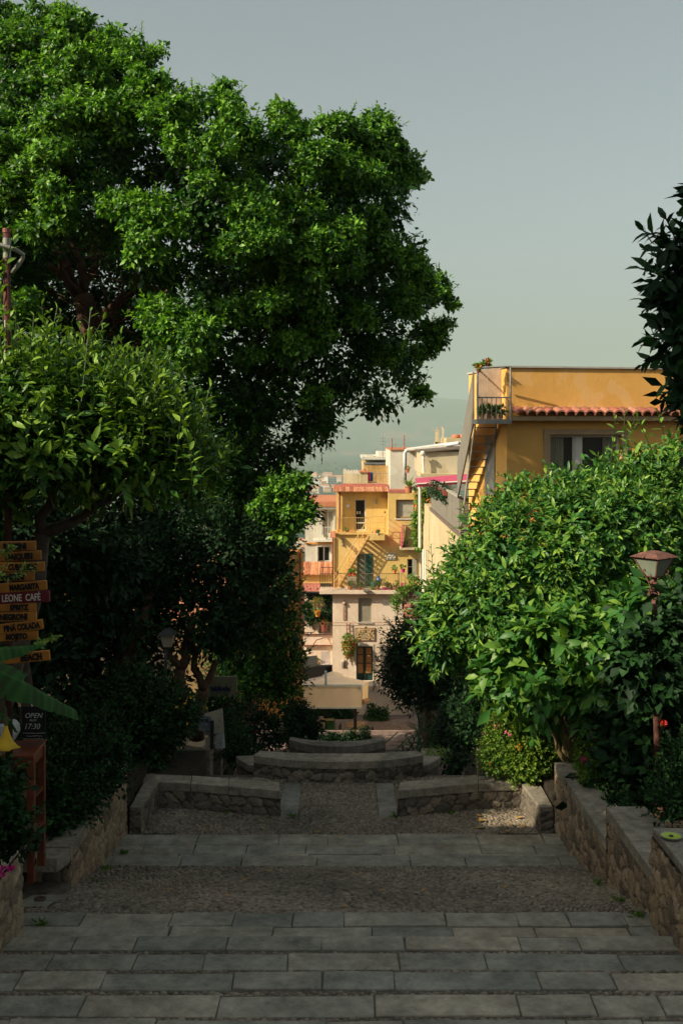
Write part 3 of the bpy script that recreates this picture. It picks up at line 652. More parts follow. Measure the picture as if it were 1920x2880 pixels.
# ================================================================ HOUSES
def wall_px(mb, x0, x1, y0, y1, Y, depth, holes=()):
    """a wall slab with real openings, given in photo pixels on its front plane"""
    wall_w(mb, PX(x0, Y), PX(x1, Y), PZ(y1, Y), PZ(y0, Y), Y, depth, [(PX(a, Y), PX(b, Y), PZ(d, Y), PZ(c, Y)) for a, b, c, d in holes])
def wall_w(mb, x0, x1, z0, z1, Y, depth, holes=()):
    xs = sorted({x0, x1, *[h[0] for h in holes], *[h[1] for h in holes]}); zs = sorted({z0, z1, *[h[2] for h in holes], *[h[3] for h in holes]})
    xs = [x for x in xs if x0 <= x <= x1]; zs = [z for z in zs if z0 <= z <= z1]
    for i in range(len(xs) - 1):
        run = None
        for k in range(len(zs) - 1):
            cx, cz = (xs[i] + xs[i+1]) / 2, (zs[k] + zs[k+1]) / 2
            solid = not any(h[0] < cx < h[1] and h[2] < cz < h[3] for h in holes)
            if solid: run = (run[0], zs[k+1]) if run else (zs[k], zs[k+1])
            if (not solid or k == len(zs) - 2) and run:
                mb.box(xs[i], xs[i+1], Y, Y + depth, run[0], run[1]); run = None
def tiles(mb, x0, x1, Y0, z0, Y1, z1, n, r=None, rows=1):
    """barrel tiles running from the eave (Y0,z0) up to (Y1,z1)"""
    wd = (x1 - x0) / n; r = r or wd * .5
    for i in range(n):
        c = x0 + (i + .5) * wd; mb.tone = rnd.random()
        for rr in range(rows):
            a, b = rr / rows, (rr + 1.06) / rows if rr < rows - 1 else 1.0
            vs = []
            for s, k in ((a, 1.08), (b, 0.92)):
                Y = Y0 + (Y1 - Y0) * s; z = z0 + (z1 - z0) * s + (.012 if k > 1 else 0) + .0
                for j in range(7):
                    th = math.pi * j / 6; vs.append((c - math.cos(th) * r * k, Y, z + math.sin(th) * r * k * .9))
            for s, k in ((a, 1.08), (b, 0.92)):
                Y = Y0 + (Y1 - Y0) * s; z = z0 + (z1 - z0) * s + (.012 if k > 1 else 0) - .018
                for j in range(7):
                    th = math.pi * j / 6; vs.append((c - math.cos(th) * r * k * .86, Y, z + math.sin(th) * r * k * .76))
            fs = [(j, j+1, 7+j+1, 7+j) for j in range(6)] + [(14+j+1, 14+j, 21+j, 21+j+1) for j in range(6)] + [(j+1, j, 14+j, 14+j+1) for j in range(6)]
            mb.add(vs, fs); mb.tone = min(1, max(0, mb.tone + rnd.uniform(-.3, .3)))
def railing(name, parent, pts, h, gap, m, r=.011, mid=(), top=.018):
    mb = MB()
    for a, b in zip(pts[:-1], pts[1:]):
        a, b = Vector(a), Vector(b); L = (b - a).length; n = max(1, round(L / gap)); up = Vector((0, 0, h))
        for i in range(n + 1): p = a.lerp(b, i / n); mb.bar(p, p + up, r)
        mb.bar(a + up, b + up, top)
        for q in mid: mb.bar(a + up * q, b + up * q, r)
    return mb.build(name, m, parent)
M_yel = mat('yellow_plaster', (0.67, 0.455, 0.15), .9, .10, .9, .25, 18, streak=.22, patch=.5)
M_pink = mat('pale_pink_plaster', (0.74, 0.58, 0.43), .9, .08, .8, .25, 18, streak=.25, patch=.5)
M_org = mat('orange_plaster', (0.76, 0.42, 0.11), .9, .12, .7, .25, 16, streak=.12, col2=(0.70, 0.37, 0.095), patch=.5)
M_org2 = mat('deep_orange_plaster', (0.60, 0.26, 0.06), .9, .15, .7, .25, 16, streak=.25, patch=.5)
M_cream = mat('cream_plaster', (0.54, 0.43, 0.24), .9, .12, .5, .25, 16, streak=.25, patch=.5)
M_beige = mat('beige_plaster', (0.50, 0.42, 0.27), .9, .16, .7, .25, 14, streak=.35, patch=.5)
M_white = mat('old_white_paint', (0.66, 0.62, 0.52), .8, .08, 2, .1, 30, streak=.15)
M_whplas = mat('greyed_white_plaster', (0.60, 0.55, 0.44), .9, .12, .6, .25, 14, streak=.35, patch=.5)
M_tile = tone_mat('terracotta_tile', [(0, (.34, .12, .06)), (.5, (.50, .20, .10)), (1, (.62, .32, .17))], .9, noise=.25, nscale=9, bump=.2)
M_tilered = tone_mat('red_glazed_tile', [(0, (.24, .085, .06)), (.5, (.34, .115, .08)), (1, (.42, .19, .12))], .75, noise=.3, nscale=9, bump=.2)
M_grey = mat('grey_painted_panel', (0.22, 0.195, 0.155), .6, .10, 3, .05, 30, streak=.25)
M_greym = mat('grey_metal', (0.30, 0.29, 0.26), .45, .1, 8, .05, 30, metal=.3)
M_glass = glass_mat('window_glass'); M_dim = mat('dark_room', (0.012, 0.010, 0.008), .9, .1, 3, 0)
M_wood = mat('varnished_wood', (0.28, 0.10, 0.045), .5, .25, 9, .15, 40)
M_green = mat('green_curtain_cloth', (0.10, 0.23, 0.155), .9, .15, 5, .1); M_green2 = mat('grey_green_cloth', (0.34, 0.36, 0.24), .9, .15, 5, .1)
M_dgreen = mat('dark_green_paint', (0.018, 0.06, 0.05), .5, .2, 6, .05)
M_mag = mat('magenta_canvas', (0.50, 0.07, 0.13), .85, .12, 3, .1)
M_shut = mat('grey_shutter', (0.42, 0.38, 0.28), .7, .1, 3, .05)
M_terr = mat('terracotta_pot', (0.52, 0.19, 0.09), .85, .2, 12, .1)
M_blue = mat('blue_glaze', (0.03, 0.12, 0.30), .3, .1, 5, 0); M_teal = mat('teal_paint', (0.03, 0.22, 0.22), .4, .1, 5, 0)
M_mgp = mat('magenta_petals', (0.62, 0.02, 0.22), .6, .15, 20, 0); M_red = mat('red_petals', (0.62, 0.05, 0.04), .6, .15, 20, 0)
M_pinkp = mat('pink_petals', (0.75, 0.22, 0.26), .6, .15, 20, 0); M_yelp = mat('yellow_petals', (0.80, 0.50, 0.03), .6, .1, 20, 0); M_orp = mat('orange_petals', (0.75, 0.22, 0.04), .6, .15, 20, 0)
M_reed = mat('reed_fence', (0.55, 0.34, 0.12), .9, .3, 12, .3, 60)
M_peach = mat('peach_awning_canvas', (0.90, 0.72, 0.56), .9, .06, 1.2, .08, 30)
M_alu = mat('white_aluminium', (0.55, 0.58, 0.58), .4, .05, 4, 0)

def opening(root, x0, x1, y0, y1, Y, back=.16, m_frame=None, frame=.07, mull=1, sill=True, m_pane=None, name='window', trans=0, surround=None):
    """frame, pane and sill set into a wall opening given in photo pixels on the wall plane Y"""
    X0, X1, Z0, Z1 = PX(x0, Y), PX(x1, Y), PZ(y1, Y), PZ(y0, Y); yb = Y + back; f = frame
    mb = MB(); mb.box(X0, X0+f, yb, yb+.06, Z0, Z1); mb.box(X1-f, X1, yb, yb+.06, Z0, Z1); mb.box(X0+f, X1-f, yb, yb+.06, Z1-f, Z1); mb.box(X0+f, X1-f, yb, yb+.06, Z0, Z0+f)
    for k in range(1, mull + 1): c = X0 + (X1 - X0) * k / (mull + 1); mb.box(c-f*.6, c+f*.6, yb-.002, yb+.058, Z0+f, Z1-f)
    for k in range(1, trans + 1): c = Z0 + (Z1 - Z0) * k / (trans + 1); mb.box(X0+f, X1-f, yb+.004, yb+.05, c-f*.4, c+f*.4)
    w = mb.build(name, m_frame or M_white, root)
    mb = MB(); mb.box(X0, X1, yb+.064, yb+.08, Z0, Z1); mb.build('pane', m_pane or M_glass, w)
    if sill: mb = MB(); mb.box(X0-.06, X1+.06, Y-.06, Y+back, Z0-.06, Z0); mb.build('sill', M_white, w)
    if surround:
        s = surround; mb = MB(); mb.box(X0-s, X0, Y-.03, Y+.02, Z0, Z1+s); mb.box(X1, X1+s, Y-.03, Y+.02, Z0, Z1+s); mb.box(X0, X1, Y-.03, Y+.02, Z1, Z1+s); mb.build('surround', M_white, w)
    return w

# ---------------- the yellow house
YA = 58.0; Y1 = 59.0; Y2 = 60.2
A = thing('yellow_house', 'bright yellow house with outside stair, flowered balconies and pale pink ground floor', 'house', (PX(1050, YA), YA, E-15.1))
mb = MB(); wall_px(mb, 935, 1192, 1671.5, 2003, YA, .5, [(1002, 1048, 1818, 1930), (1007, 1045, 1682, 1750)])
mb.box(PX(936, YA), PX(1192, YA), YA+.5, YA+9, E-15.2, PZ(1672, YA)-.01); mb.build('ground_floor_wall', M_pink, A)
mb = MB(); wall_px(mb, 937, 1180, 1503, 1668, Y1, .4, [(1003, 1050, 1557, 1650), (1145, 1172, 1572, 1618)])
wall_px(mb, 1091.5, 1180, 1386, 1503, Y1, .4, [(1113, 1168, 1405, 1458)])
mb.box(PX(937, Y1), PX(1180, Y1), Y1+.4, YA+4, PZ(1668, Y1), PZ(1504, Y1)); mb.box(PX(1092, Y1), PX(1180, Y1), Y1+.4, YA+4, PZ(1503, Y1), PZ(1389, Y1)); mb.build('first_floor_wall', M_yel, A)
mb = MB(); wall_px(mb, 945, 1091, 1378, 1500, Y2, .35, [(997, 1028, 1404, 1492)])
mb.box(PX(945, Y2), PX(1091, Y2), Y2+.36, YA+4, PZ(1500, Y2), PZ(1383, Y2)); mb.build('top_floor_wall', M_yel, A)
# dark rooms behind the openings come from the panes; doors and windows
w = opening(A, 997, 1028, 1404, 1492, Y2, .1, M_white, .06, 0, False, M_dim, 'balcony_door', 0)
mb = MB(); mb.pbox(1000, 1026, 1469, 1472, Y2+.08, .03); mb.build('cross_bar', M_white, w)
mb = MB(); mb.pbox(1003, 1006, 1438, 1446, Y2+.15, .01); mb.pbox(1010, 1013, 1438, 1446, Y2+.15, .01); mb.build('pane_print', M_white, w)
mb = MB(); X0 = PX(996, Y2); mb.hexa([(PX(971, Y2), Y2-.30, PZ(1490, Y2)), (X0, Y2-.04, PZ(1490, Y2)), (X0, Y2-.0, PZ(1490, Y2)), (PX(971, Y2), Y2-.26, PZ(1490, Y2))], [(PX(971, Y2), Y2-.30, PZ(1409, Y2)), (X0, Y2-.04, PZ(1406, Y2)), (X0, Y2, PZ(1406, Y2)), (PX(971, Y2), Y2-.26, PZ(1409, Y2))])
sh = mb.build('open_shutter', M_yel, A)
mb = MB(); mb.pbox(974, 983, 1419, 1427, Y2-.36, .02); mb.build('ornament', M_greym, sh)
w = opening(A, 1113, 1168, 1405, 1458, Y1, .14, mat('brown_window_frame', (.42, .24, .10), .6, .1, 5, 0), .09, 0, True, M_shut)
w = opening(A, 1145, 1172, 1572, 1618, Y1, .14, M_white, .05, 0, True, M_dim, trans=1)
mb = MB(); mb.pbox(1159, 1171, 1573, 1618, Y1-.05, .04)
for k in range(14): mb.pbox(1160, 1170, 1576 + k*3, 1577.4 + k*3, Y1-.062, .012)
mb.build('shutter', M_shut, A)
w = opening(A, 1003, 1050, 1557, 1650, Y1, .12, M_white, .06, 1, False, M_green2, 'curtained_door')
def curtain(parent, x0, x1, y0, y1, Y, m, n=7, amp=.03, name='curtain'):
    mb = MB(); X0, X1 = PX(x0, Y), PX(x1, Y); k = n * 6; vs = []
    for i in range(k + 1):
        x = X0 + (X1 - X0) * i / k; y = Y + amp * math.sin(i / 6 * 2 * math.pi) + amp * .4 * math.sin(i * 1.7)
        vs += [(x, y, PZ(y1, Y)), (x, y, PZ(y0, Y))]
    mb.add(vs, [(2*i, 2*i+2, 2*i+3, 2*i+1) for i in range(k)]); return mb.build(name, m, parent)
curtain(w, 1005, 1024, 1559, 1649, Y1 + .09, M_green2); curtain(w, 1029, 1047, 1559, 1649, Y1 + .06, M_green)
w = opening(A, 1002, 1048, 1818, 1930, YA, .22, M_dgreen, .09, 1, False, M_dgreen, 'front_door')
mb = MB()
for xa, xb in ((1006, 1020.5), (1029, 1044)):
    for ya, yb in ((1822, 1840), (1843, 1864), (1867, 1893)): mb.pbox(xa, xb, ya, yb, YA+.2, .05)
mb.build('door_panels', mat('orange_door_blind', (.50, .23, .075), .8, .15, 9, .1), w)
mb = MB(); wall_px(mb, 999, 1051, 1812, 1930, YA-.03, .04, [(1002, 1048, 1817.5, 1931)]); mb.build('door_surround', M_whplas, A)
w = opening(A, 1007, 1045, 1682, 1750, YA, .08, M_shut, .05, 0, True, M_shut, 'closed_shutter')
mb = MB()
for k in range(22): mb.pbox(1009.5, 1042.5, 1685 + k * 2.9, 1686.6 + k * 2.9, YA + .11, .03)
mb.build('slats', M_shut, w)
# eave, roof, downpipes, slabs
mb = MB(); tiles(mb, PX(937, 59.5), PX(1093, 59.5), 59.5, PZ(1384, 59.5), 60.7, PZ(1370.5, 60.7), 27, rows=2); eo = mb.build('tiled_eave', M_tile, A)
mb = MB(); mb.pbox(938, 1094, 1366, 1372, 60.66, 1.2); mb.pbox(960, 1088, 1361.5, 1366.2, 60.9, .8); mb.build('roof', mat('red_roof_paving', (.46, .16, .11), .85, .15, 3, .1), A)
mb = MB(); mb.pbox(1092, 1150, 1378, 1386.5, Y1-.02, 1.2); mb.build('red_parapet', mat('red_roof_paving', (.46, .16, .11)), A)
M_brown = mat('brown_downpipe', (.24, .07, .05), .5, .15, 8, 0)
mb = MB(); mb.tube([P(955, 1378, 60.0), P(955, 1384, 60.05), P(955, 1490, 60.08)], .055, 8); mb.build('downpipe', M_brown, A)
mb = MB(); mb.tube([P(936, 1508, 58.9), P(935, 1666, 58.9)], .05, 8); mb.build('downpipe', M_brown, A)
mb = MB(); mb.tube([P(1182, 1520, 58.7), P(1183, 1700, 58.7)], .05, 8); mb.build('downpipe', M_white, A)
mb = MB(); mb.pbox(934, 1046, 1500, 1503.5, 58.85, 1.7); mb.build('upper_terrace_slab', M_yel, A)
mb = MB(); mb.pbox(898, 1122, 1661, 1670.8, 57.6, 1.4); mb.build('balcony_slab', M_pink, A)
mb = MB(); tiles(mb, PX(928, 58.8), PX(944, 58.8), 57.9, PZ(1512, 58.3), 58.8, PZ(1497, 58.3), 3); mb.build('corner_tiles', M_tile, A)
mb = MB(); mb.pbox(1125, 1182, 1541, 1546.5, 57.9, 1.1); mb.build('small_balcony_slab', M_cream, A)
# outside stair: landing box and open treads, casting its shadow on the wall
LX0, LX1 = PX(1040, 58), PX(1082, 58); LZ = PZ(1504, 58)
mb = MB(); mb.box(LX0, LX1, 58.30, 58.98, PZ(1521, 58), LZ); st = mb.build('stair_landing', M_yel, A)
mb = MB(); S0 = Vector((PX(940, 58.2), 0, PZ(1661, 58.2))); S1 = Vector((LX0, 0, LZ)); n = 15
for i in range(n):
    s = (i + .5) / n; c = S0.lerp(S1, s); mb.box(c.x - .10, c.x + .10, 58.33, 58.93, c.z - .03, c.z)
mb.build('stair_treads', mat('stair_tile', (.62, .30, .13), .85, .15, 6, .1), A)
mb = MB()
for yy in (58.31, 58.94):
    mb.hexa([(S0.x-.02, yy, S0.z-.14), (S0.x+.05, yy, S0.z-.14), (S0.x+.05, yy+.03, S0.z-.14), (S0.x-.02, yy+.03, S0.z-.14)], [(S1.x-.07, yy, S1.z-.04), (S1.x, yy, S1.z-.04), (S1.x, yy+.03, S1.z-.04), (S1.x-.07, yy+.03, S1.z-.04)])
mb.build('stair_stringer', M_yel, A)
M_yrail = mat('yellow_painted_rail', (0.72, 0.46, 0.16), .6, .1, 8, 0)
mb = MB(); a, b = Vector((S0.x, 58.33, S0.z)), Vector((S1.x - .1, 58.33, S1.z))
for q in (.5, 1.0): mb.bar(a + Vector((0, 0, .85 * q)), b + Vector((0, 0, .85 * q)), .016)
for i in range(8): p = a.lerp(b, i / 7); mb.bar(p, p + Vector((0, 0, .85)), .014)
mb.build('stair_handrail', M_yrail, A)
railing('landing_railing', A, [(LX0, 58.34, LZ), (LX1, 58.34, LZ), (LX1, 58.95, LZ)], .98, .42, M_yrail, .014, (.33, .66))
railing('upper_terrace_railing', A, [(PX(943, 58.9), 60.1, PZ(1500, 58.9)), (PX(943, 58.9), 58.9, PZ(1500, 58.9)), (PX(1040, 58.9), 58.9, PZ(1500, 58.9))], .86, .13, mat('ochre_rail', (.42, .27, .10), .6, .1, 8, 0), .009)
railing('balcony_railing', A, [(PX(900, 57.65), 58.9, PZ(1661, 57.65)), (PX(900, 57.65), 57.65, PZ(1661, 57.65)), (PX(1122, 57.65), 57.65, PZ(1661, 57.65)), (PX(1122, 57.65), 58.9, PZ(1661, 57.65))], .92, .115, mat('brown_rail', (.20, .13, .07), .6, .1, 8, 0), .009)
railing('small_balcony_railing', A, [(PX(1130, 58), 58.0, PZ(1541, 58)), (PX(1180, 58), 58.0, PZ(1541, 58))], 1.22, .11, mat('brown_rail', (.20, .13, .07)), .009)
mb = MB(); mb.hexa([(PX(1127, 57.9), 57.9, PZ(1538, 57.9)), (PX(1130, 57.9), 57.9, PZ(1541, 57.9)), (PX(1132, 57.9), 58.9, PZ(1541, 57.9)), (PX(1128, 57.9), 58.9, PZ(1538, 57.9))],
        [(PX(1131, 57.9), 57.9, PZ(1492, 57.9)), (PX(1134, 57.9), 57.9, PZ(1476, 57.9)), (PX(1136, 57.9), 58.9, PZ(1476, 57.9)), (PX(1132, 57.9), 58.9, PZ(1492, 57.9))]); mb.build('balcony_side_cloth', M_mag, A)
mb = MB(); mb.tone = .4; mb.pbox(1073, 1088, 1398, 1401.5, 60.0, .25); mb.build('lamp_bracket_shelf', M_tile, A)
mb = MB(); mb.ball(P(1082, 1440.5, Y1-.06), .05, 8, 5); mb.build('vent_cap', M_iron, A)
mb = MB(); mb.pbox(1056, 1060, 1402, 1418, 60.1, .06); mb.build('wall_bracket', M_greym, A)
mb = MB()
for yy in (1516, 1524, 1532): mb.ball(P(963, yy, Y1-.05), .07, 8, 5); mb.bar(P(958.5, yy+1, Y1-.05), P(967, yy-1, Y1-.05), .02)
mb.build('flower_ornament', M_greym, A)
mb = MB(); mb.pbox(1085, 1112, 1555, 1574, Y1-.06, .05); nm = mb.build('wall_relief', M_shut, A)
mb = MB(); mb.tone = .5
for k in range(9): mb.ball((PX(1087 + k * 2.9, Y1), Y1-.07, PZ(1565 + 4 * math.sin(k * 1.9), Y1)), .05, 6, 4)
mb.build('relief_pattern', M_whplas, nm)
# ceramic column, plaque, ladder planter, niche, wall trim of the ground floor
M_cer = mat('dull_ceramic', (.42, .27, .20), .6, .35, 16, .2, 30, col2=(.20, .19, .13)); M_cer2 = mat('rose_ceramic', (.55, .23, .18), .6, .3, 16, .2, 30)
mb = MB()
for k in range(13): (mb.pbox(964, 972.5, 1705 + k * 3, 1707.7 + k * 3, YA-.05, .04))
mb.ball(P(968, 1697, YA-.05), .11, 8, 5); mb.ball(P(968, 1690, YA-.05), .05, 8, 4)
for s in (-1, 1): mb.ball(P(968 + s * 4, 1698, YA-.05), .06, 8, 4)
c = mb.build('ceramic_column', M_cer, A); mb = MB(); mb.pbox(965, 971.8, 1717, 1722, YA-.06, .02); mb.pbox(965, 971.8, 1730, 1736, YA-.06, .02); mb.build('rose_pattern', M_cer2, c)
mb = MB(); mb.pbox(998, 1054.5, 1766, 1802.5, YA-.05, .05); pl = mb.build('ceramic_plaque', mat('plaque_frame', (.25, .15, .10), .6, .2, 9, .1), A)
mb = MB(); mb.pbox(1000, 1052.5, 1768, 1800.5, YA-.056, .008); mb.ball(P(1025, 1764, YA-.03), .07, 10, 5); mb.build('plaque_face', mat('plaque_glaze', (.50, .36, .20), .4, .45, 11, .1, 30, col2=(.22, .17, .09)), pl)
mb = MB(); rr = random.Random(8)
for k in range(70):
    x, y = rr.uniform(1002, 1050), rr.uniform(1770, 1799)
    if abs(x - 1026) < 11 and y > 1778: continue
    mb.ball(P(x, y, YA-.06), rr.uniform(.02, .05), 6, 4, .8)
mb.build('leaf_pattern', mat('plaque_leaf_glaze', (.20, .20, .07), .4, .5, 9, 0, col2=(.40, .14, .08)), pl)
mb = MB()
for k in range(5):
    y = 1779 + k * 4; x = 1017
    for j in range(5): mb.bar(P(x, y + rr.uniform(-1, 1), YA-.062), P(x + 2.2, y + rr.uniform(-1.3, 1.3), YA-.062), .008); x += 3.6
mb.build('brushwork_pattern', M_iron, pl)
def plantball(name, parent, c, r, n, L, W, m, seed, sq=1.0, tone=(.5, .25), kind=2, prad=None, up=.5, hang=.1):
    g = np.random.default_rng(seed); V, fs, t = puffs(g, [(np.array(c, float), r, sq)], max(3, n // 12), 12, L, W, prad or r * .45, kind, .3, -1, tone, up, hang=hang)
    return np_mesh(name, V, fs, t, m, parent)
def petals(name, parent, c, r, n, size, m, seed, sq=1.0):
    g = np.random.default_rng(seed); u = unit(g.normal(size=(n, 3))); p = np.array(c, float) + u * r * np.array([1, 1, sq]) * (g.random((n, 1))**.33)
    A_ = unit(g.normal(size=(n * 4, 3)) + np.array([0, -.5, .2])); N_ = unit(g.normal(size=(n * 4, 3)) + np.array([0, -1, .5]))
    V, fs = leaf_arrays(np.repeat(p, 4, 0), A_, N_, np.full(n * 4, size), np.full(n * 4, size * .9), 2)
    return np_mesh(name, V, fs, np.full(len(V), .5), m, parent)
lp = thing('ladder_planter', 'brown ladder on the pale wall holding a pot of bushy red and green flowers', 'ladder planter', P(980, 1860, YA))
mb = MB()
for x in (974.5, 984.5): mb.bar(P(x, 1752, YA-.08), P(x + 1, 1862, YA-.15), .025)
for k in range(9): mb.bar(P(974.5, 1757 + k * 12, YA-.1), P(985, 1757 + k * 12, YA-.1), .02)
mb.build('ladder', mat('brown_ladder', (.26, .11, .07), .8, .2, 9, .1), lp)
mb = MB(); mb.lathe([(.14, 0), (.24, .20), (.25, .22), (.2, .22)], P(979.5, 1850, YA-.35), 14); mb.build('pot', M_terr, lp)
g = np.random.default_rng(5); V, fs, t = puffs(g, lobes_px([(979, 1800, 16, 57.6), (981, 1820, 17, 57.6), (973, 1812, 11, 57.6), (990, 1808, 11, 57.6), (981, 1836, 11, 57.6)]), 70, 14, .13, .06, .1, up=.4, tone=(.45, .25)); np_mesh('foliage', V, fs, t, M_lant, lp)
petals('blossoms', lp, P(980, 1815, 57.45), .42, 70, .05, M_orp, 4, 1.1); petals('blossoms', lp, P(981, 1815, 57.4), .44, 45, .05, M_red, 6, 1.1)
mb = MB(); mb.pbox(960, 972, 1862, 1878, YA-.05, .05); ni = mb.build('votive_tile', M_cer, A)
mb = MB(); mb.pbox(961.2, 970.8, 1863.2, 1876.8, YA-.056, .01); mb.lathe([(.10, 0), (.11, .08), (.02, .15)], P(966, 1862, YA-.02), 10); mb.build('tile_face', M_shut, ni)
mb = MB(); mb.ball(P(966, 1866.5, YA-.07), .035, 8, 5); mb.lathe([(.05, 0), (.045, .12), (.02, .16)], P(966, 1875, YA-.07), 8); mb.build('figure', mat('dark_figure', (.10, .08, .07), .8, .2, 9, 0), ni)
mb = MB(); mb.tube([P(x, y, YA-.12) for x, y in ((700, 1745), (790, 1748), (860, 1750), (940, 1751.5), (1010, 1752), (1090, 1750), (1190, 1742))], .012, 4)
tag(mb.build('overhead_cable', M_brown), 'thin dark cable strung across the pale house front above the plaque', 'cable')
mb = MB(); mb.pbox(1173, 1175, 1950, 2001, YA-.06, .05); mb.build('white_corner_trim', M_white, A)
mb = MB(); mb.pbox(1092.5, 1130.5, 1957, 1977, YA-.05, .05); mo = mb.build('menu_board', mat('menu_dark', (.05, .035, .02), .6, .2, 9, 0), A)
mb = MB()
for k in range(3):
    for j in range(3): mb.pbox(1094 + j * 12, 1104.6 + j * 12, 1959 + k * 6, 1963 + k * 6, YA-.06, .01)
mb.build('menu_cards', mat('menu_cards', (.52, .33, .10), .7, .3, 20, 0), mo)
# steps and wrought rail up to the front door
mb = MB(); mb.pbox(998, 1062, 1930, 1942, 56.6, 1.35); n = 7
for i in range(n): mb.box(PX(1062, 56.6) + i * .26, PX(1062, 56.6) + (i+1) * .26, 56.6, 57.95, E-15.1, PZ(1932, 56.6) - (i+1) * .17)
mb.box(PX(998, 56.6), PX(1062, 56.6), 56.62, 57.95, E-15.1, PZ(1942, 56.6)); mb.build('door_steps', M_pink, A)
mb = MB(); q0 = Vector((PX(1052, 56.6), 56.6, PZ(1932, 56.6))); q1 = q0 + Vector((2.0, 0, -1.3)); t0 = P(1094, 1858, 57.7)
for i in range(9): p = q0.lerp(q1, i / 8); mb.bar(p, p + Vector((0, 0, .9)), .014)
mb.bar(q0 + Vector((0, 0, .9)), q1 + Vector((0, 0, .9)), .02); mb.bar(P(1046, 1944, 56.6), P(1094, 1858, 56.6), .02); mb.bar(P(1048, 1920, 56.6), P(1096, 1836, 56.6), .02)
for i in range(8): mb.bar(P(1048 + i * 6, 1940 - i * 10.6, 56.6), P(1050 + i * 6, 1918 - i * 10.6, 56.6), .012)
mb.build('door_stair_railing', M_iron, A)

def flower_pot(label, x, yb, Y, pw, ph, plh, m_p, m_l, fl=None, seed=0, group='flower pots on the yellow house', spiky=False, name='flower_pot'):
    """pw, ph, plh: pot width, pot height, plant height in photo pixels"""
    s = Y / F; r = pw * s / 2; h = ph * s; c = P(x, yb, Y)
    t = thing(name, label, 'flower pot', c, group)
    mb = MB(); mb.lathe([(r*.66, 0), (r*.92, h*.85), (r*1.04, h*.86), (r*1.06, h), (r*.85, h), (r*.8, h*.9)], c, 12); mb.build('pot', m_p, t)
    g = np.random.default_rng(seed + 50); H = plh * s
    if spiky:
        n = 26; st = np.repeat([[c.x, c.y, c.z + h * .9]], n, 0) + g.normal(0, r * .25, (n, 3)) * [1, 1, 0]; A_ = unit(g.normal(size=(n, 3)) * [1, 1, .3] * .6 + [0, 0, 1]); N_ = unit(np.stack([-A_[:, 0], -A_[:, 1], np.full(n, .8)], 1))
        V, fs = leaf_arrays(st, A_, N_, H * (.7 + .5 * g.random(n)), np.full(n, max(.03, H * .12)), 6, droop=.3); np_mesh('foliage', V, fs, np.repeat(g.random(n), 8), m_l, t)
    else: plantball('foliage', t, (c.x, c.y, c.z + h + H * .42), max(r * 1.05, H * .42), int(90 + H * 160), .10, .05, m_l, seed, min(1.4, H * .5 / max(r * 1.05, H * .42) + .3))
    if fl is not None: petals('blossoms', t, (c.x, c.y - r * .4, c.z + h + H * .55), max(r, H * .4), 14, .055, fl, seed + 9)
    return t
Yb = 57.9
FP = [('small terracotta pot of pale grass at the left end of the yellow balcony rail', 947, 1617, 11, 9, 11, M_terr, M_pot, None, True),
 ('left one of two dark red herb pots below the outside stair', 984, 1619, 10, 8, 12, M_red, M_pot, None, False),
 ('right one of two dark red herb pots below the outside stair', 994, 1619, 9, 8, 10, M_red, M_pot, None, False),
 ('terracotta pot with tall grass in front of the grey cupboard on the balcony', 984, 1658, 12, 10, 22, M_terr, M_pot, None, True),
 ('small red pot on the balcony floor just left of the grey rail box', 1012, 1659, 10, 7, 14, M_red, M_pot, None, False),
 ('little yellow pot on the balcony under the leafy plant beside the green curtain', 1046, 1659, 8, 6, 24, M_yelp, M_pot, None, False),
 ('terracotta pot on the balcony directly before the blue jar', 1061, 1658, 13, 10, 18, M_terr, M_pot, None, False),
 ('magenta pot under tall pink hollyhock flowers on the balcony', 1080, 1660, 11, 8, 26, M_mgp, M_pot, M_pinkp, False),
 ('magenta pot filled with magenta blooms right of the hollyhock', 1091, 1659, 9, 6, 12, M_mgp, M_pot, M_mgp, False),
 ('round terracotta pot of bright herbs near the right end of the balcony', 1111, 1658, 12, 10, 17, M_terr, M_pot, None, False),
 ('spreading spiky plant in a dark pot on the right end of the balcony', 1101, 1659, 10, 6, 18, M_brown, M_pot, None, True),
 ('orange flowering pot perched on the balcony rail left of the pink one', 1109, 1612, 12, 9, 12, M_orp, M_pot, None, False),
 ('pink pot with trailing green plant perched on the balcony rail', 1133, 1610, 12, 9, 14, M_mgp, M_pot, None, False)]
for i, (lab, x, yb, pw, ph, plh, mp_, ml, fl, sp) in enumerate(FP): flower_pot(lab, x, yb, Yb if yb > 1630 else 57.6, pw, ph, plh, mp_, ml, fl, 100 + i, 'pots along the lower yellow balcony', sp)
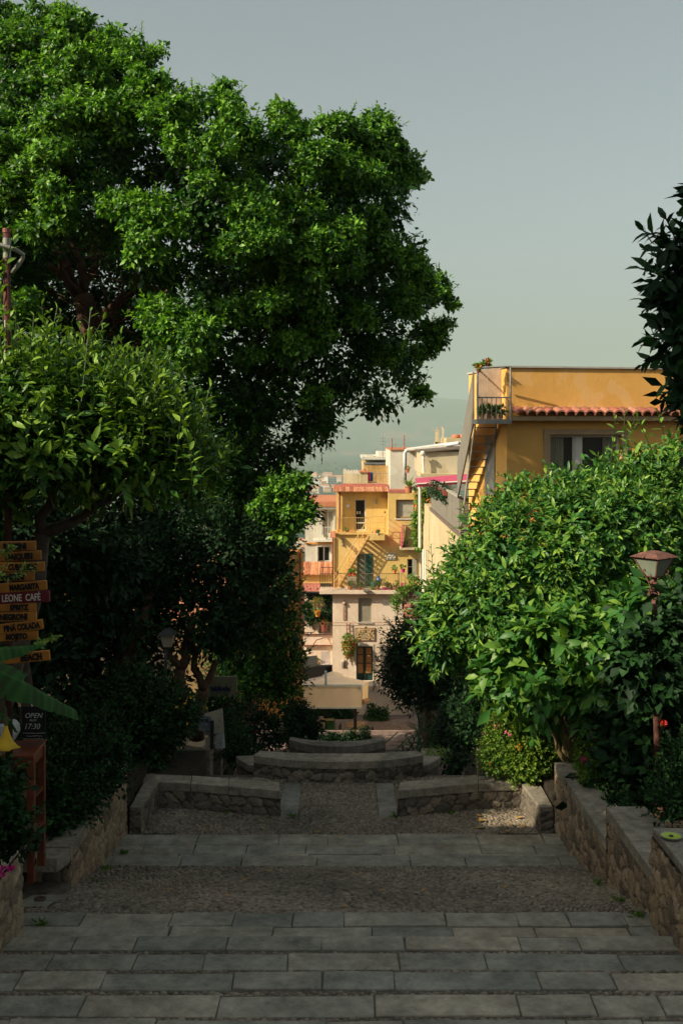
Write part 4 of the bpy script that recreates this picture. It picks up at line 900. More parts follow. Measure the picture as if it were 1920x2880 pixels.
for i, (lab, x, yb, Y, pw, ph, plh, mp_, ml, fl, sp) in enumerate([
 ('low round bowl of dry stems on the small balcony with the magenta cloth', 1141, 1541, 58.5, 20, 8, 20, M_brown, M_lant, None, True),
 ('tall reddish pot beside the round bowl on the small side balcony', 1165, 1541, 58.4, 11, 13, 16, M_terr, M_pot, None, False),
 ('big terracotta tub of tall yucca on the roof terrace corner', 1149, 1386, 57.5, 24, 18, 34, M_terr, M_pot, None, True),
 ('small pot of pink flowers behind the yucca on the roof terrace', 1145, 1330, 62, 12, 8, 8, M_terr, M_pot, M_pinkp, False),
 ('little terracotta pot at the foot of the yucca tub', 1168, 1386, 57.6, 9, 10, 9, M_terr, M_pot, None, False),
 ('small pink pot among the railings of the upper yellow terrace', 974, 1499, 59.6, 12, 8, 8, M_pinkp, M_pot, None, False),
 ('small white pot on the stair landing of the yellow house', 1062, 1503, 58.3, 8, 8, 3, M_white, M_pot, None, False),
 ('magenta hanging pot among the vines on the white post', 1190, 1427, 47, 13, 8, 9, M_mgp, M_pot, None, False)]):
    flower_pot(lab, x, yb, Y, pw, ph, plh, mp_, ml, fl, 200 + i, 'pots on the upper terraces', sp)
mb = MB(); mb.pbox(1055, 1067, 1492, 1503, 58.7, .25); tag(mb.build('red_stool', M_mag), 'low red stool on the stair landing of the yellow house', 'stool')
mb = MB(); mb.pbox(948, 962, 1490, 1499, 59.4, .3); mb.pbox(964, 972, 1494, 1499, 59.4, .3); mb.pbox(982, 994, 1493, 1499, 59.3, .3); tag(mb.build('wooden_crate_row', mat('orange_crates', (.62, .28, .09), .8, .2, 8, .1)), 'row of orange wooden crates on the upper yellow terrace', 'crates')
mb = MB(); mb.pbox(977, 1001, 1624, 1659, 58.2, .5); o = tag(mb.build('cupboard', mat('grey_cupboard', (.36, .30, .20), .7, .15, 6, .1), bevel=.01), 'grey cupboard standing on the balcony left of the curtained door', 'cupboard')
mb = MB(); mb.pbox(989, 990, 1626, 1657, 58.19, .01); mb.build('door_gap', M_iron, o)
mb = MB(); mb.lathe([(.09, 0), (.16, .15), (.17, .38), (.10, .52), (.06, .55), (.09, .62), (.05, .62)], P(1064, 1652, 58.1), 14); tag(mb.build('blue_jar', M_blue), 'tall blue glazed jar on the flowered balcony', 'jar')
mb = MB(); mb.lathe([(.12, 0), (.2, .25), (.22, .30), (.1, .30)], P(1051, 1652, 58.0), 14); tag(mb.build('teal_bowl', M_teal), 'teal painted bowl left of the blue jar', 'bowl')
mb = MB(); mb.pbox(1021, 1037, 1657, 1664, 57.4, .2); tag(mb.build('rail_box', M_grey, bevel=.01), 'grey utility box fixed outside the balcony rail', 'box')

# ---------------- roofs behind the yellow house
def house_box(name, label, x0, x1, y0, y1, Y, depth, m, group='old town houses behind the yellow house', cat='house'):
    t = thing(name, label, cat, P((x0+x1)/2, y1, Y), group); mb = MB(); mb.pbox(x0, x1, y0, y1, Y, depth); mb.build('wall', m, t); return t
t = house_box('stone_turret', 'small beige turret with a jagged crenellated top behind the yellow house', 965, 1013, 1332, 1500, 68, 3, M_beige, cat='turret')
mb = MB(); pts = [(965, 1322), (968, 1319), (972, 1319), (975, 1329), (981, 1333), (990, 1335), (1000, 1335), (1009, 1333), (1011, 1326), (1015, 1326), (1013, 1332), (965, 1332)]
mb.prism([tuple(P(x, y, 68.05)) for x, y in [(965, 1332.5), (965, 1322), (969, 1319), (973, 1321), (976, 1324), (981, 1321), (984, 1325), (989, 1321), (992, 1325), (997, 1321), (1000, 1325), (1004, 1321), (1007, 1325), (1012, 1323), (1013, 1332.5)]], (0, .5, 0)); mb.build('crenellation', M_whplas, t)
t = house_box('ochre_chimney', 'stout ochre chimney block beside the crenellated turret', 1012, 1034, 1329, 1500, 66.5, 1.2, M_cream, cat='chimney'); mb = MB(); mb.tone = .5; mb.pbox(1010, 1036, 1325, 1329, 66.4, 1.4); mb.tube([P(1023, 1325, 67), P(1023, 1319, 67)], .12, 8); mb.build('cap', M_tile, t)
t = house_box('rooftop_terrace', 'roof terrace closed off by a tall golden reed fence', 1024, 1097, 1360, 1500, 68, 5, M_cream, cat='terrace')
mb = MB()
for k in range(46): x = 1027 + k * 1.5; mb.pbox(x, x + 1.2, 1309 + rr.uniform(-1, 1), 1361, 69 + rr.uniform(0, .04), .03)
mb.build('reed_fence', M_reed, t)
railing('terrace_railing', t, [tuple(P(1030, 1358, 67.9)), tuple(P(1095, 1358, 67.9))], .6, .2, M_greym, .012)
t = house_box('flat_roofed_house', 'low ochre house with a dark roof edge behind the reed fence', 1022, 1098, 1302, 1500, 78, 8, mat('ochre_plaster', (.56, .40, .19), .9, .2, .6, .2, 14, streak=.3))
mb = MB(); mb.pbox(1023, 1098, 1301, 1306, 77.7, .25); mb.build('dark_gutter', mat('blue_grey_paint', (.16, .17, .17)), t); mb = MB(); mb.pbox(1018, 1099, 1285, 1292, 78.2, 8); mb.pbox(1064, 1098, 1272, 1285, 79, 6); mb.pbox(1030, 1050, 1280, 1285, 79, 2); mb.build('roof', M_whplas, t)
for (x, y, c, ml, lab) in ((1037, 1330, 7, M_mgp, 'magenta cloth drying beside the blue one on the roof terrace'), (1045, 1330, 8, M_blue, 'blue cloth drying on the roof terrace')):
    mb = MB(); X0 = PX(x-4, 67.7); vs = []
    for i in range(9): xx = X0 + i * .022; vs += [(xx, 67.7 + .03*math.sin(i*1.7), PZ(1353, 67.7)), (xx, 67.7 + .02*math.sin(i*1.3), PZ(1327 + (i % 3), 67.7))]
    mb.add(vs, [(2*i, 2*i+2, 2*i+3, 2*i+1) for i in range(8)]); tag(mb.build('drying_cloth', ml), lab, 'laundry', 'laundry on the roof terrace')
t = house_box('white_house', 'blank greyish white house wall with a fat white pipe at its corner', 1097, 1190, 1266, 1500, 66, 7, M_whplas); mb = MB(); mb.tone = .3; mb.pbox(1096, 1186, 1263, 1266, 65.9, 7.2); mb.build('roof_edge', M_tile, t)
mb = MB(); mb.tube([P(1138, 1352, 64.6), P(1138, 1275, 64.6), P(1141, 1268, 64.6), P(1150, 1265, 64.5), P(1225, 1256, 62), P(1290, 1246, 60)], .11, 10)
tag(mb.build('vent_pipe', M_alu, smooth=True), 'fat white vent pipe climbing the white wall and bending along the roof', 'pipe')
t = house_box('beige_house', 'weathered beige house with dark gutter left of the steel stair', 1190, 1320, 1270, 1336, 56, 7, M_beige)
mb = MB(); mb.hexa([tuple(P(1184, 1272, 55.8)), tuple(P(1325, 1262, 55.8)), tuple(P(1325, 1262, 55.8) + Vector((0, 7, 0))), tuple(P(1184, 1272, 55.8) + Vector((0, 7, 0)))], [tuple(P(1184, 1269, 55.8)), tuple(P(1325, 1258, 55.8)), tuple(P(1325, 1258, 55.8) + Vector((0, 7, 0))), tuple(P(1184, 1269, 55.8) + Vector((0, 7, 0)))]); mb.build('gutter', mat('dark_brown_gutter', (.13, .10, .07)), t)
mb = MB(); mb.hexa([tuple(P(1142, 1267, 61)), tuple(P(1325, 1262, 61)), tuple(P(1325, 1262, 66)), tuple(P(1142, 1267, 66))], [tuple(P(1142, 1264, 61)), tuple(P(1325, 1240, 61)), tuple(P(1325, 1236, 66)), tuple(P(1142, 1260, 66))]); mb.build('sloping_white_roof', M_white, t)
mb = MB(); mb.tube([P(1192, 1282, 55.8), P(1189, 1290, 55.7), P(1191, 1330, 55.7)], .07, 8); mb.ball(P(1188, 1275, 55.6), .14, 8, 5); mb.build('downpipe', M_white, t)
mb = MB(); mb.pbox(1182, 1330, 1333, 1342, 55.2, 3); mb.build('cream_ledge', M_cream, t)
ch = [(1222, 1236, 1243, 1262, 70, 'square beige chimney left of the tall slim ones'), (1230, 1234, 1206, 1262, 71, 'slim brown chimney flue, shorter of the tall group'), (1244, 1248, 1200, 1262, 72, 'tallest slim ochre flue on the roofs'), (1225, 1229, 1212, 1262, 70, 'slim ochre flue at the left of the group')]
for x0, x1, y0, y1, Y, lab in ch: mb = MB(); mb.tone = .6; mb.pbox(x0, x1, y0, y1, Y, .3); mb.pbox(x0-.7, x1+.7, y0-1.2, y0, Y-.05, .4); tag(mb.build('chimney_flue', M_cream), lab, 'chimney', 'chimneys over the old town roofs')
t = house_box('roof_hut', 'low ochre roof hut carrying orange chimney pots', 1255, 1320, 1232, 1262, 68, 4, M_cream)
for x, lab in ((1281, 'squat orange chimney pot nearer the flues'), (1302, 'orange chimney pot at the edge of the steel stair')): mb = MB(); mb.lathe([(.24, 0), (.28, .1), (.25, .22), (.14, .26)], P(x, 1233, 68.5), 12); tag(mb.build('chimney_pot', M_terr), lab, 'chimney pot', 'orange chimney pots')
for x, y0, y1, Y, lab, arms in ((1076, 1226, 1290, 76, 'thin branched television aerial over the ochre house', 3), (1102, 1232, 1265, 66.4, 'short rusty pole on the left corner of the white house', 0), (1136, 1224, 1265, 66.4, 'longer rusty pole on the middle of the white house', 0), (1109, 1244, 1265, 67, 'small forked aerial beside the short rusty pole', 1)):
    mb = MB(); mb.bar(P(x, y1, Y), P(x, y0, Y), .035 if not arms else .02)
    for k in range(arms): mb.bar(P(x-6, y0 + 6 + 9*k, Y), P(x+6, y0 + 7 + 9*k, Y), .014); mb.bar(P(x-6, y0+3+9*k, Y), P(x-6, y0+9+9*k, Y), .012); mb.bar(P(x+6, y0+4+9*k, Y), P(x+6, y0+10+9*k, Y), .012)
    tag(mb.build('roof_aerial' if arms else 'rusty_pole', M_rust if not arms else M_greym), lab, 'aerial' if arms else 'pole')
# magenta awning + white posts, vines
aw = thing('magenta_awning', 'long magenta awning over the terrace beside the grey parapet', 'awning', P(1200, 1360, 43))
mb = MB(); q = [P(1164, 1346, 43), P(1206, 1343, 43), P(1340, 1325, 43)]
mb.add([P(1166, 1345, 46), P(1340, 1330, 46), P(1345, 1352, 42.5), P(1171, 1361, 42.5)], [(0, 1, 2, 3)]); mb.add([P(1171, 1361, 42.5), P(1345, 1352, 42.5), P(1345, 1358, 42.5), P(1173, 1370, 42.5)], [(0, 3, 2, 1)])
c = mb.build('canvas', M_mag, aw); mb = MB(); mb.bar(P(1171, 1361, 42.45), P(1345, 1352, 42.45), .03); mb.bar(P(1180, 1362, 42.6), P(1180, 1540, 42.6), .06); mb.bar(P(1266, 1362, 43), P(1266, 1420, 43), .05); mb.build('frame', M_white, aw)
for i, (x, y0, y1, Y, lab) in enumerate(((1186, 1385, 1445, 45.5, 'leafy vine with orange tips hanging under the magenta awning'), (1180, 1450, 1532, 46, 'lower clump of bright vine over the side balcony wall'))):
    V, fs, t_ = puffs(np.random.default_rng(70 + i), lobes_px([(x + rr.uniform(-5, 5), y0 + (y1 - y0) * k / 5, 13, Y) for k in range(6)]), 130, 12, .16, .07, .16, tone=(.55, .25)); o = np_mesh('climbing_vine', V, fs, t_, M_pot); tag(o, lab, 'vine', 'vines by the magenta awning')
    if i == 0: petals('blossoms', o, P(x, 1410, Y - .3), .4, 30, .06, M_orp, 3, 1.6)

# ---------------- cream building with the grey parapet and the steel stair
C = thing('cream_building', 'cream building with grey parapet panels and drainpipes, right of the yellow house', 'building', (3.5, 31, E - 9))
CX = 3.50; tz = E - 3.1
mb = MB(); mb.box(CX, 13, 30.6, 46.5, E - 17, tz); mb.build('wall', M_cream, C)
mb = MB(); mb.box(CX - .10, 13, 30.4, 41.2, tz, tz + .12); mb.build('terrace_edge', mat('brown_ledge', (.16, .12, .09), .8, .2, 8, .2), C)
pz = E - 1.98
mb = MB()
n = 10
for i in range(n): a = 31.3 + (41 - 31.3) * i / n; b = 31.3 + (41 - 31.3) * (i + 1) / n; mb.box(CX - .06 + .004 * (i % 2), CX - .02 + .004 * (i % 2), a, b - .012, tz + .13, pz)
mb.box(CX - .06, 3.9, 31.2, 31.24, tz + .13, pz); mb.build('parapet_panels', M_grey, C)
mb = MB(); mb.box(CX - .10, CX + .02, 31.2, 41.1, pz, pz + .05); mb.build('parapet_rail', mat('pale_rail', (.40, .36, .28), .6, .1, 5, 0), C)
for x, a, b in ((3.42, 1560, 1780), (3.40, 1600, 1760)):
    mb = MB(); yy = 44.6 - (x == 3.40) * 1.4; mb.tube([Vector((x, yy, PZ(1545, yy))), Vector((x, yy, PZ(1800, yy)))], .05, 8); mb.build('drainpipe', M_white, C)
mb = MB(); mb.box(PX(1283, 29.4), PX(1345, 29.4), 29.4, 30.6, PZ(1903, 29.4), PZ(1886, 29.4)); mb.box(PX(1281, 29.4), PX(1345, 29.4), 29.35, 29.5, PZ(1886, 29.4), PZ(1868, 29.4)); mb.build('low_balcony', M_cream, C)
mb = MB(); mb.box(PX(1318, 30), PX(1332, 30), 30.0, 30.3, E-9.5, PZ(1903, 30)); mb.build('pillar', M_cream, C)
S = thing('steel_stair', 'grey steel outside stair with solid side panel climbing to the orange building', 'staircase', (3.7, 29, E - 3))
mb = MB(); mb.hexa([(3.38, 27.5, PZ(1192, 27.5)), (3.42, 27.5, PZ(1192, 27.5)), (3.42, 31.2, PZ(1400, 31.2)), (3.38, 31.2, PZ(1400, 31.2))], [(3.38, 27.5, PZ(1046, 27.5)), (3.42, 27.5, PZ(1046, 27.5)), (3.42, 31.2, PZ(1300, 31.2)), (3.38, 31.2, PZ(1300, 31.2))]); mb.build('side_panel', M_grey, S)
mb = MB()
za, zb = PZ(1190, 27.5), E - 3.0; n = 15
for i in range(n): s = (i + .5) / n; y = 27.5 + 3.6 * s; z = za + (zb - za) * s; mb.box(3.43, 3.97, y - .11, y + .11, z - .025, z)
mb.build('treads', M_greym, S)
mb = MB()
for x in (3.425, 3.975): mb.hexa([(x, 27.5, za-.16), (x+.03, 27.5, za-.16), (x+.03, 31.1, zb-.16), (x, 31.1, zb-.16)], [(x, 27.5, za+.02), (x+.03, 27.5, za+.02), (x+.03, 31.1, zb+.02), (x, 31.1, zb+.02)])
mb.build('stringer', mat('light_grey_steel', (.36, .34, .28), .5, .1, 5, 0), S)
mb = MB(); mb.box(3.36, 4.22, 26.5, 27.5, PZ(1192, 26.5), PZ(1179, 26.5)); mb.build('top_platform', M_greym, S)
mb = MB()
for i in range(6): mb.box(3.52 + i * .115, 3.52 + i * .115 + .108, 27.42, 27.45, PZ(1180, 27.4), PZ(1040 - i * 2, 27.4))
mb.build('plank_screen', mat('pinkish_planks', (.52, .38, .27), .8, .12, 6, .1), S)
railing('platform_railing', S, [(3.38, 26.55, PZ(1180, 26.5)), (4.2, 26.55, PZ(1180, 26.5))], .55, .12, M_greym, .011)
mb = MB(); mb.bar((3.38, 26.55, PZ(1180, 26.5)), (3.38, 26.55, PZ(1055, 26.5)), .025); mb.bar((4.2, 26.55, PZ(1180, 26.5)), (4.2, 26.55, PZ(1030, 26.5)), .025); mb.bar((3.38, 26.55, PZ(1055, 26.5)), (3.5, 27.4, PZ(1038, 27.4)), .025); mb.bar((3.5, 26.56, PZ(1034, 26.5)), (4.2, 26.55, PZ(1030, 26.5)), .025); mb.build('platform_frame', M_greym, S)
for i, (x, lab) in enumerate(((1355, 'left'), (1373, 'second'), (1391, 'third'), (1408, 'right'))):
    flower_pot('%s one of the four small terracotta pots on the steel stair platform' % {'left': 'leftmost', 'second': 'second from left', 'third': 'third from left', 'right': 'rightmost'}[lab], x, 1178, 26.75, 13, 15, 22, M_terr, M_pot, None, 300 + i, 'pots on the steel stair platform')
for i, (x, y, lab) in enumerate(((1345, 1047, 'long planter of orange geraniums on the top left corner of the stair railing'), (1372, 1034, 'planter of red geraniums at the highest point of the steel stair'))):
    flower_pot(lab, x, y, 26.8, 16, 9, 14, M_pot if False else M_brown, M_pot, M_orp if i == 0 else M_red, 320 + i, 'geraniums above the steel stair')
for i, (a, b, lab) in enumerate(((37.5, 40.2, 'wide green planter hanging over the grey parapet rail, farther one'), (34.6, 36.6, 'green planter hanging over the grey parapet rail, nearer one'))):
    V, fs, t_ = puffs(np.random.default_rng(90 + i), [(np.array([3.40, a + (b - a) * k / 5, pz - .1 - .06 * (k % 2)]), .22, 1.2) for k in range(6)], 70, 12, .10, .045, .1, tone=(.35, .2), hang=1.0); o = thing('rail_planter', lab, 'planter', (3.4, a, pz), 'planters on the grey parapet'); np_mesh('foliage', V, fs, t_, M_dark, o)
    mb = MB(); mb.box(3.30, 3.46, a, b, pz - .14, pz + .02); mb.build('trough', M_brown, o)
flower_pot('purple pot with flowers hanging under the steel stair treads', 1346, 1298, 30.0, 16, 13, 16, M_mag, M_dark, None, 330, 'pots under the steel stair')
flower_pot('big dark pot with bushy plant standing at the foot of the steel stair', 1340, 1350, 30.4, 26, 22, 30, M_brown, M_dark, M_mgp, 331, 'pots under the steel stair')

# ---------------- orange building on the right (turned slightly)
TH = R(10.0); Y0o = 27.0; X0o = PX(1424, 27.0)
def so(px): return ((px - 960) / F * Y0o - X0o) / (math.cos(TH) - (px - 960) / F * math.sin(TH))
def zo(py): return -(py - HOR) * Y0o / F
O = thing('orange_building', 'orange building with tiled red cornice and white framed window, upper right', 'building')
L_ = 14.0
def obox(mb, x0, x1, y0, y1, d0, d1): mb.box(so(x0), so(x1) if x1 < 1990 else L_, d0, d1, zo(y1), zo(y0)); return mb
mb = MB(); wx0, wx1 = so(1545), so(1745); wall_w(mb, 0, L_, -9, zo(1183), 0, .3, [(wx0, wx1, zo(1345), zo(1222))]); mb.box(0, L_, .3, 3.3, -9, zo(1183) - .01); mb.box(0, L_, 0, 3.3, zo(1183), zo(1035)); mb.build('wall', M_org, O)
mb = MB(); mb.box(-.04, L_, -.05, 3.35, zo(1034), zo(1029)); mb.build('roof_edge', mat('pale_grey_edge', (.42, .40, .34), .7, .1, 5, 0), O)
mb = MB(); mb.box(.05, L_, -.30, .28, zo(1183), zo(1170.5)); mb.build('cornice', mat('cream_cornice', (.44, .30, .16), .85, .1, 4, .1), O)
mb = MB()
mb.box(.1, L_, -.04, .06, zo(1153), zo(1145)); mb.build('flashing', mat('sooty_mortar', (.36, .24, .13), .9, .35, 5, .2), O)
mb = MB(); n = 54; wd = (L_ - .14) / n
tiles(mb, .14, L_, -.42, zo(1168), 0.0, zo(1153), n, rows=1); mb.build('cornice_tiles', M_tilered, O)
mb = MB(); wall_w(mb, so(1527), so(1763), zo(1345), zo(1207), -.04, .05, [(wx0, wx1, zo(1346), zo(1222))]); win = mb.build('window', mat('cream_cornice', (.44, .30, .16)), O)
mb = MB()
f = .06; m0, m1 = so(1621), so(1636)
for a, b in ((wx0, m0), (m1, wx1)):
    for q in ((a, a+f), (b-f, b)): mb.box(q[0], q[1], .14, .2, zo(1345), zo(1222))
    mb.box(a+f, b-f, .14, .2, zo(1230), zo(1222))
mb.box(m0, m1, .12, .2, zo(1345), zo(1222)); mb.build('frame', M_white, win)
mb = MB(); mb.box(wx0, wx1, .21, .22, zo(1345), zo(1222)); mb.build('pane', M_glass, win)
def lcurtain(x0, x1):
    mb = MB(); a, b = so(x0), so(x1); k = 40; vs = []
    for i in range(k+1): x = a + (b-a)*i/k; y = .175 + .02*math.sin(i*.9); vs += [(x, y, zo(1345)), (x, y, zo(1231))]
    mb.add(vs, [(2*i, 2*i+2, 2*i+3, 2*i+1) for i in range(k)]); return mb.build('curtain', mat('grey_curtain', (.30, .28, .20), .9, .1, 5, 0), win)
lcurtain(1551, 1590); lcurtain(1700, 1738)
mb = MB(); mb.box(-.03, 0, .9, 1.7, zo(1400), zo(1230)); mb.build('side_door', M_greym, O)
O.location = (X0o, Y0o, E); O.rotation_euler = (0, 0, TH)

# ---------------- left background houses
Bo = thing('deep_orange_house', 'deep orange house wall edge with brown downpipe, left of the square', 'house', (-2.5, 50, E - 12))
pa = [(-2.94, 48.9), (-1.90, 53.0), (-5.6, 54), (-6.0, 49.7)]
mb = MB(); zt = E - 5.9; mb.hexa([(x, y, E - 15.4) for x, y in pa], [(x, y, zt) for x, y in pa]); mb.build('wall', M_org2, Bo)
d_ = Vector((1.04, 4.1, 0)).normalized(); nrm = Vector((d_.y, -d_.x, 0))
def onw(s, z, off=0.0): p = Vector((-2.94, 48.9, 0)) + d_ * s + nrm * off; return Vector((p.x, p.y, z))
mb = MB(); mb.hexa([onw(0, E-6.95, 0), onw(0, E-6.95, .06), onw(4.2, E-6.95, .06), onw(4.2, E-6.95, 0)], [onw(0, E-6.78, 0), onw(0, E-6.78, .06), onw(4.2, E-6.78, .06), onw(4.2, E-6.78, 0)]); mb.build('string_course', mat('pale_orange_trim', (.62, .36, .17)), Bo)
mb = MB(); mb.tube([onw(3.35, E-5.9, .10), onw(3.35, E-9.7, .10), onw(3.1, E-9.95, .12), onw(1.5, E-10.4, .12)], .05, 8); mb.build('downpipe', M_brown, Bo)
for s0 in (.9, 2.2):
    mb = MB(); mb.hexa([onw(s0, E-6.6, .02), onw(s0, E-6.6, .05), onw(s0+.6, E-6.6, .05), onw(s0+.6, E-6.6, .02)], [onw(s0, E-5.95, .02), onw(s0, E-5.95, .05), onw(s0+.6, E-5.95, .05), onw(s0+.6, E-5.95, .02)]); w_ = mb.build('window', mat('pale_orange_trim', (.62, .36, .17)), Bo)
mb = MB(); mb.hexa([onw(3.6, E-10.0, .04), onw(3.6, E-10.0, .09), onw(4.15, E-10, .09), onw(4.15, E-10, .04)], [onw(3.6, E-7.8, .04), onw(3.6, E-7.8, .09), onw(4.15, E-7.8, .09), onw(4.15, E-7.8, .04)]); mb.build('shuttered_window', M_wood, Bo)
ac = thing('air_conditioner', 'grey air conditioning unit fixed to the deep orange house', 'air conditioner', onw(1.8, E-10.9, .3))
mb = MB(); c0 = onw(2.0, 0, .05); mb.box(c0.x, c0.x + .42, c0.y - .25, c0.y + .3, PZ(1826, c0.y), PZ(1786, c0.y)); mb.build('casing', mat('ac_grey', (.36, .34, .27), .6, .1, 5, 0), ac)
mb = MB()
for k in range(9): mb.box(c0.x + .03, c0.x + .36, c0.y - .27, c0.y - .252, PZ(1823 - k * 4, c0.y), PZ(1821 - k * 4, c0.y))
mb.build('fan_grille', M_iron, ac)
mb = MB(); p0 = onw(2.6, PZ(1782, 51.5), 0); p1 = P(884, 1777, 51.5); mb.tube([p0, P(866, 1779, 51.5), P(878, 1779, 51.5), p1], .018, 6); mb.tube([P(862, 1785, 51.5), P(868, 1778, 51.5), P(874, 1781, 51.5)], .015, 6); mb.tube([p1, P(885.5, 1773, 51.5)], .015, 6)
wl = thing('wall_lantern', 'tapering glass wall lantern on a scrolled iron bracket over the café', 'wall lantern', p0); mb.build('bracket', M_iron, wl)
c = P(885.5, 1773, 51.5); mb = MB(); mb.lathe([(.05, 0), (.12, .36), (.13, .37), (.03, .46), (.015, .52)], c, 6); mb.build('lantern_frame', mat('dull_copper', (.16, .17, .10)), wl)
mb = MB(); mb.lathe([(.056, .02), (.126, .34)], c, 6); mb.build('glass', mat('milky_glass', (.42, .36, .26), .3, .05, 3, 0), wl)

B2 = thing('pink_house', 'pale pink house end behind the café, hung with ivy and flower pots', 'house', P(895, 1900, 59))
mb = MB(); wall_px(mb, 838, 934.5, 1664, 2005, 59, .4, [(895, 930, 1755, 1780)]); mb.pbox(838, 934.5, 1665, 2005, 59.4, 5); mb.build('wall', M_pink, B2)
opening(B2, 895, 930, 1755, 1780, 59, .12, M_white, .05, 1, True, M_shut)
mb = MB(); n = 13; mb.add([tuple(P(838, 1664, 58.2)), tuple(P(900, 1664, 58.2)), tuple(P(900, 1640, 60.2)), tuple(P(843, 1640, 60.2))], [(0, 1, 2, 3)])
for k in range(15): mb.bar(P(838 + k * 4.3, 1663.5, 58.2), P(843 + k * 4, 1639.5, 60.2), .02)
mb.build('metal_roof', mat('pinkish_metal_roof', (.56, .22, .17), .6, .12, 5, 0), B2)
mb = MB(); mb.pbox(838, 898, 1664, 1668, 58.15, .1); mb.build('gutter', M_iron, B2)
mb = MB(); mb.pbox(838, 934, 1615, 1640, 60.2, 3); mb.build('upper_wall', M_yel, B2)
mb = MB(); tiles(mb, PX(836, 60), PX(932, 60), 59.9, PZ(1617, 60), 61.6, PZ(1581, 61.6), 18, rows=4); mb.build('tiled_roof', M_tile, B2)
mb = MB(); mb.pbox(852, 934, 1815, 1817, 58.8, .15); mb.pbox(845, 934, 1783, 1785, 58.9, .08); mb.build('ledge', M_brown, B2)
mb = MB(); mb.tube([P(880, 1815, 58.6), P(890, 1800, 58.6), P(900, 1797, 58.6), P(908, 1795, 58.6)], .03, 6); mb.tube([P(918, 1790, 58.6), P(932, 1812, 58.6)], .02, 6); mb.build('wall_brackets', mat('brown_ladder', (.26, .11, .07)), B2)
B3 = thing('white_balcony_house', 'pale house with balcony doors half hidden by the big tree', 'house', P(900, 1570, 67))
mb = MB(); wall_px(mb, 858, 944, 1425, 1640, 67, .5, [(906, 938, 1437, 1503), (893, 928, 1537, 1580)]); mb.pbox(858, 944, 1426, 1640, 67.5, 6); mb.build('wall', M_whplas, B3)
mb = MB(); mb.tone = .4; mb.pbox(856, 946, 1411, 1425, 66.6, 7); mb.build('roof', M_tile, B3)
mb = MB(); mb.pbox(856, 946, 1425, 1432, 66.7, .3); mb.build('fascia', M_white, B3)
opening(B3, 906, 938, 1437, 1503, 67, .2, M_white, .06, 1, False, mat('net_curtain', (.42, .36, .26)), 'balcony_door'); opening(B3, 893, 928, 1537, 1580, 67, .2, M_white, .06, 1, True, M_dim, surround=.12)
mb = MB(); mb.pbox(880, 934, 1519, 1524, 66.0, 1); mb.build('balcony_slab', M_white, B3)
mb = MB(); mb.pbox(858, 944, 1526, 1531, 66.9, .2); mb.build('orange_band', M_org2, B3)
railing('balcony_railing', B3, [tuple(P(884, 1519, 66.1)), tuple(P(934, 1519, 66.1))], .8, .14, M_white, .014)
flower_pot('red flowers in a white pot on the half-hidden balcony', 917, 1518, 66.4, 9, 8, 9, M_white, M_pot, M_red, 340, 'pots on the half-hidden balcony')
rl = tag(railing('terrace_railing', None, [tuple(P(901, 1655, 57.6)), tuple(P(908, 1570, 60))][:1] + [tuple(P(934, 1655, 57.6))], 1.15, .12, M_iron, .012), 'dark railing closing the gap between tiled roof and yellow balcony', 'railing')
g = np.random.default_rng(77)
V, fs, t_ = puffs(g, lobes_px([(862, 1700, 12, 58.7), (860, 1730, 15, 58.7), (880, 1735, 16, 58.7), (905, 1732, 18, 58.7), (925, 1715, 14, 58.7), (928, 1690, 12, 58.7), (918, 1672, 10, 58.7), (890, 1668, 8, 58.7), (868, 1674, 9, 58.7), (928, 1740, 14, 58.7), (876, 1755, 10, 58.7)]), 260, 12, .15, .08, .15, tone=(.4, .2), inner=.3, rej=.3)
tag(np_mesh('ivy', V, fs, t_, M_dark), 'dark ivy framing a pale arch of wall behind the hanging pot', 'ivy')
def hang_pot(lab, x, y, Y, w_, h_, hp, m, fl, seed):
    t = flower_pot(lab, x, y, Y, w_, h_, hp, m, M_lant, fl, seed, 'pots hung on the pink house'); return t
hang_pot('orange pot with a tall red and green plant hung before the ivy', 893, 1734, 58.2, 17, 16, 44, M_orp, M_orp, 401)
hang_pot('brown pot with drooping red flowers right of the wall lantern', 912, 1778, 58.4, 20, 22, 18, M_brown, M_red, 402)
hang_pot('yellowish pot with red flowers beside the white corrugated screen', 894, 1880, 58.2, 10, 10, 18, M_cream, M_red, 403)
mb = MB()
for k in range(9): mb.pbox(903 + k*3, 905.2 + k*3, 1832, 1868, 58.3, .05)
mb.lathe([(.22, 0), (.24, .06), (.2, .08)], P(917, 1870, 58.2), 14); tag(mb.build('corrugated_screen', mat('lilac_white_screen', (.46, .40, .38), .7, .1, 6, 0)), 'ribbed whitish screen with a round tray beneath, behind the café', 'screen')
mb = MB(); mb.add([tuple(P(826, 1850, 54)), tuple(P(892, 1843, 56)), tuple(P(892, 1872, 53.6)), tuple(P(862, 1880, 52.5)), tuple(P(832, 1868, 52.5))], [(0, 4, 3, 2, 1)])
mb.add([p + Vector((0, 0, -.03)) for p in (P(826, 1850, 54), P(892, 1843, 56), P(892, 1872, 53.6), P(862, 1880, 52.5), P(832, 1868, 52.5))], [(0, 1, 2, 3, 4)])
tag(mb.build('shade_sail', mat('grey_sail', (.24, .21, .16), .9, .1, 3, 0)), 'slack grey shade cloth behind the café awning', 'shade cloth')
mb = MB(); mb.pbox(852, 934, 1874, 1960, 56.5, .4); tag(mb.build('dark_shopfront', M_dim), 'dark café shop front under the grey shade cloth', 'shop front')

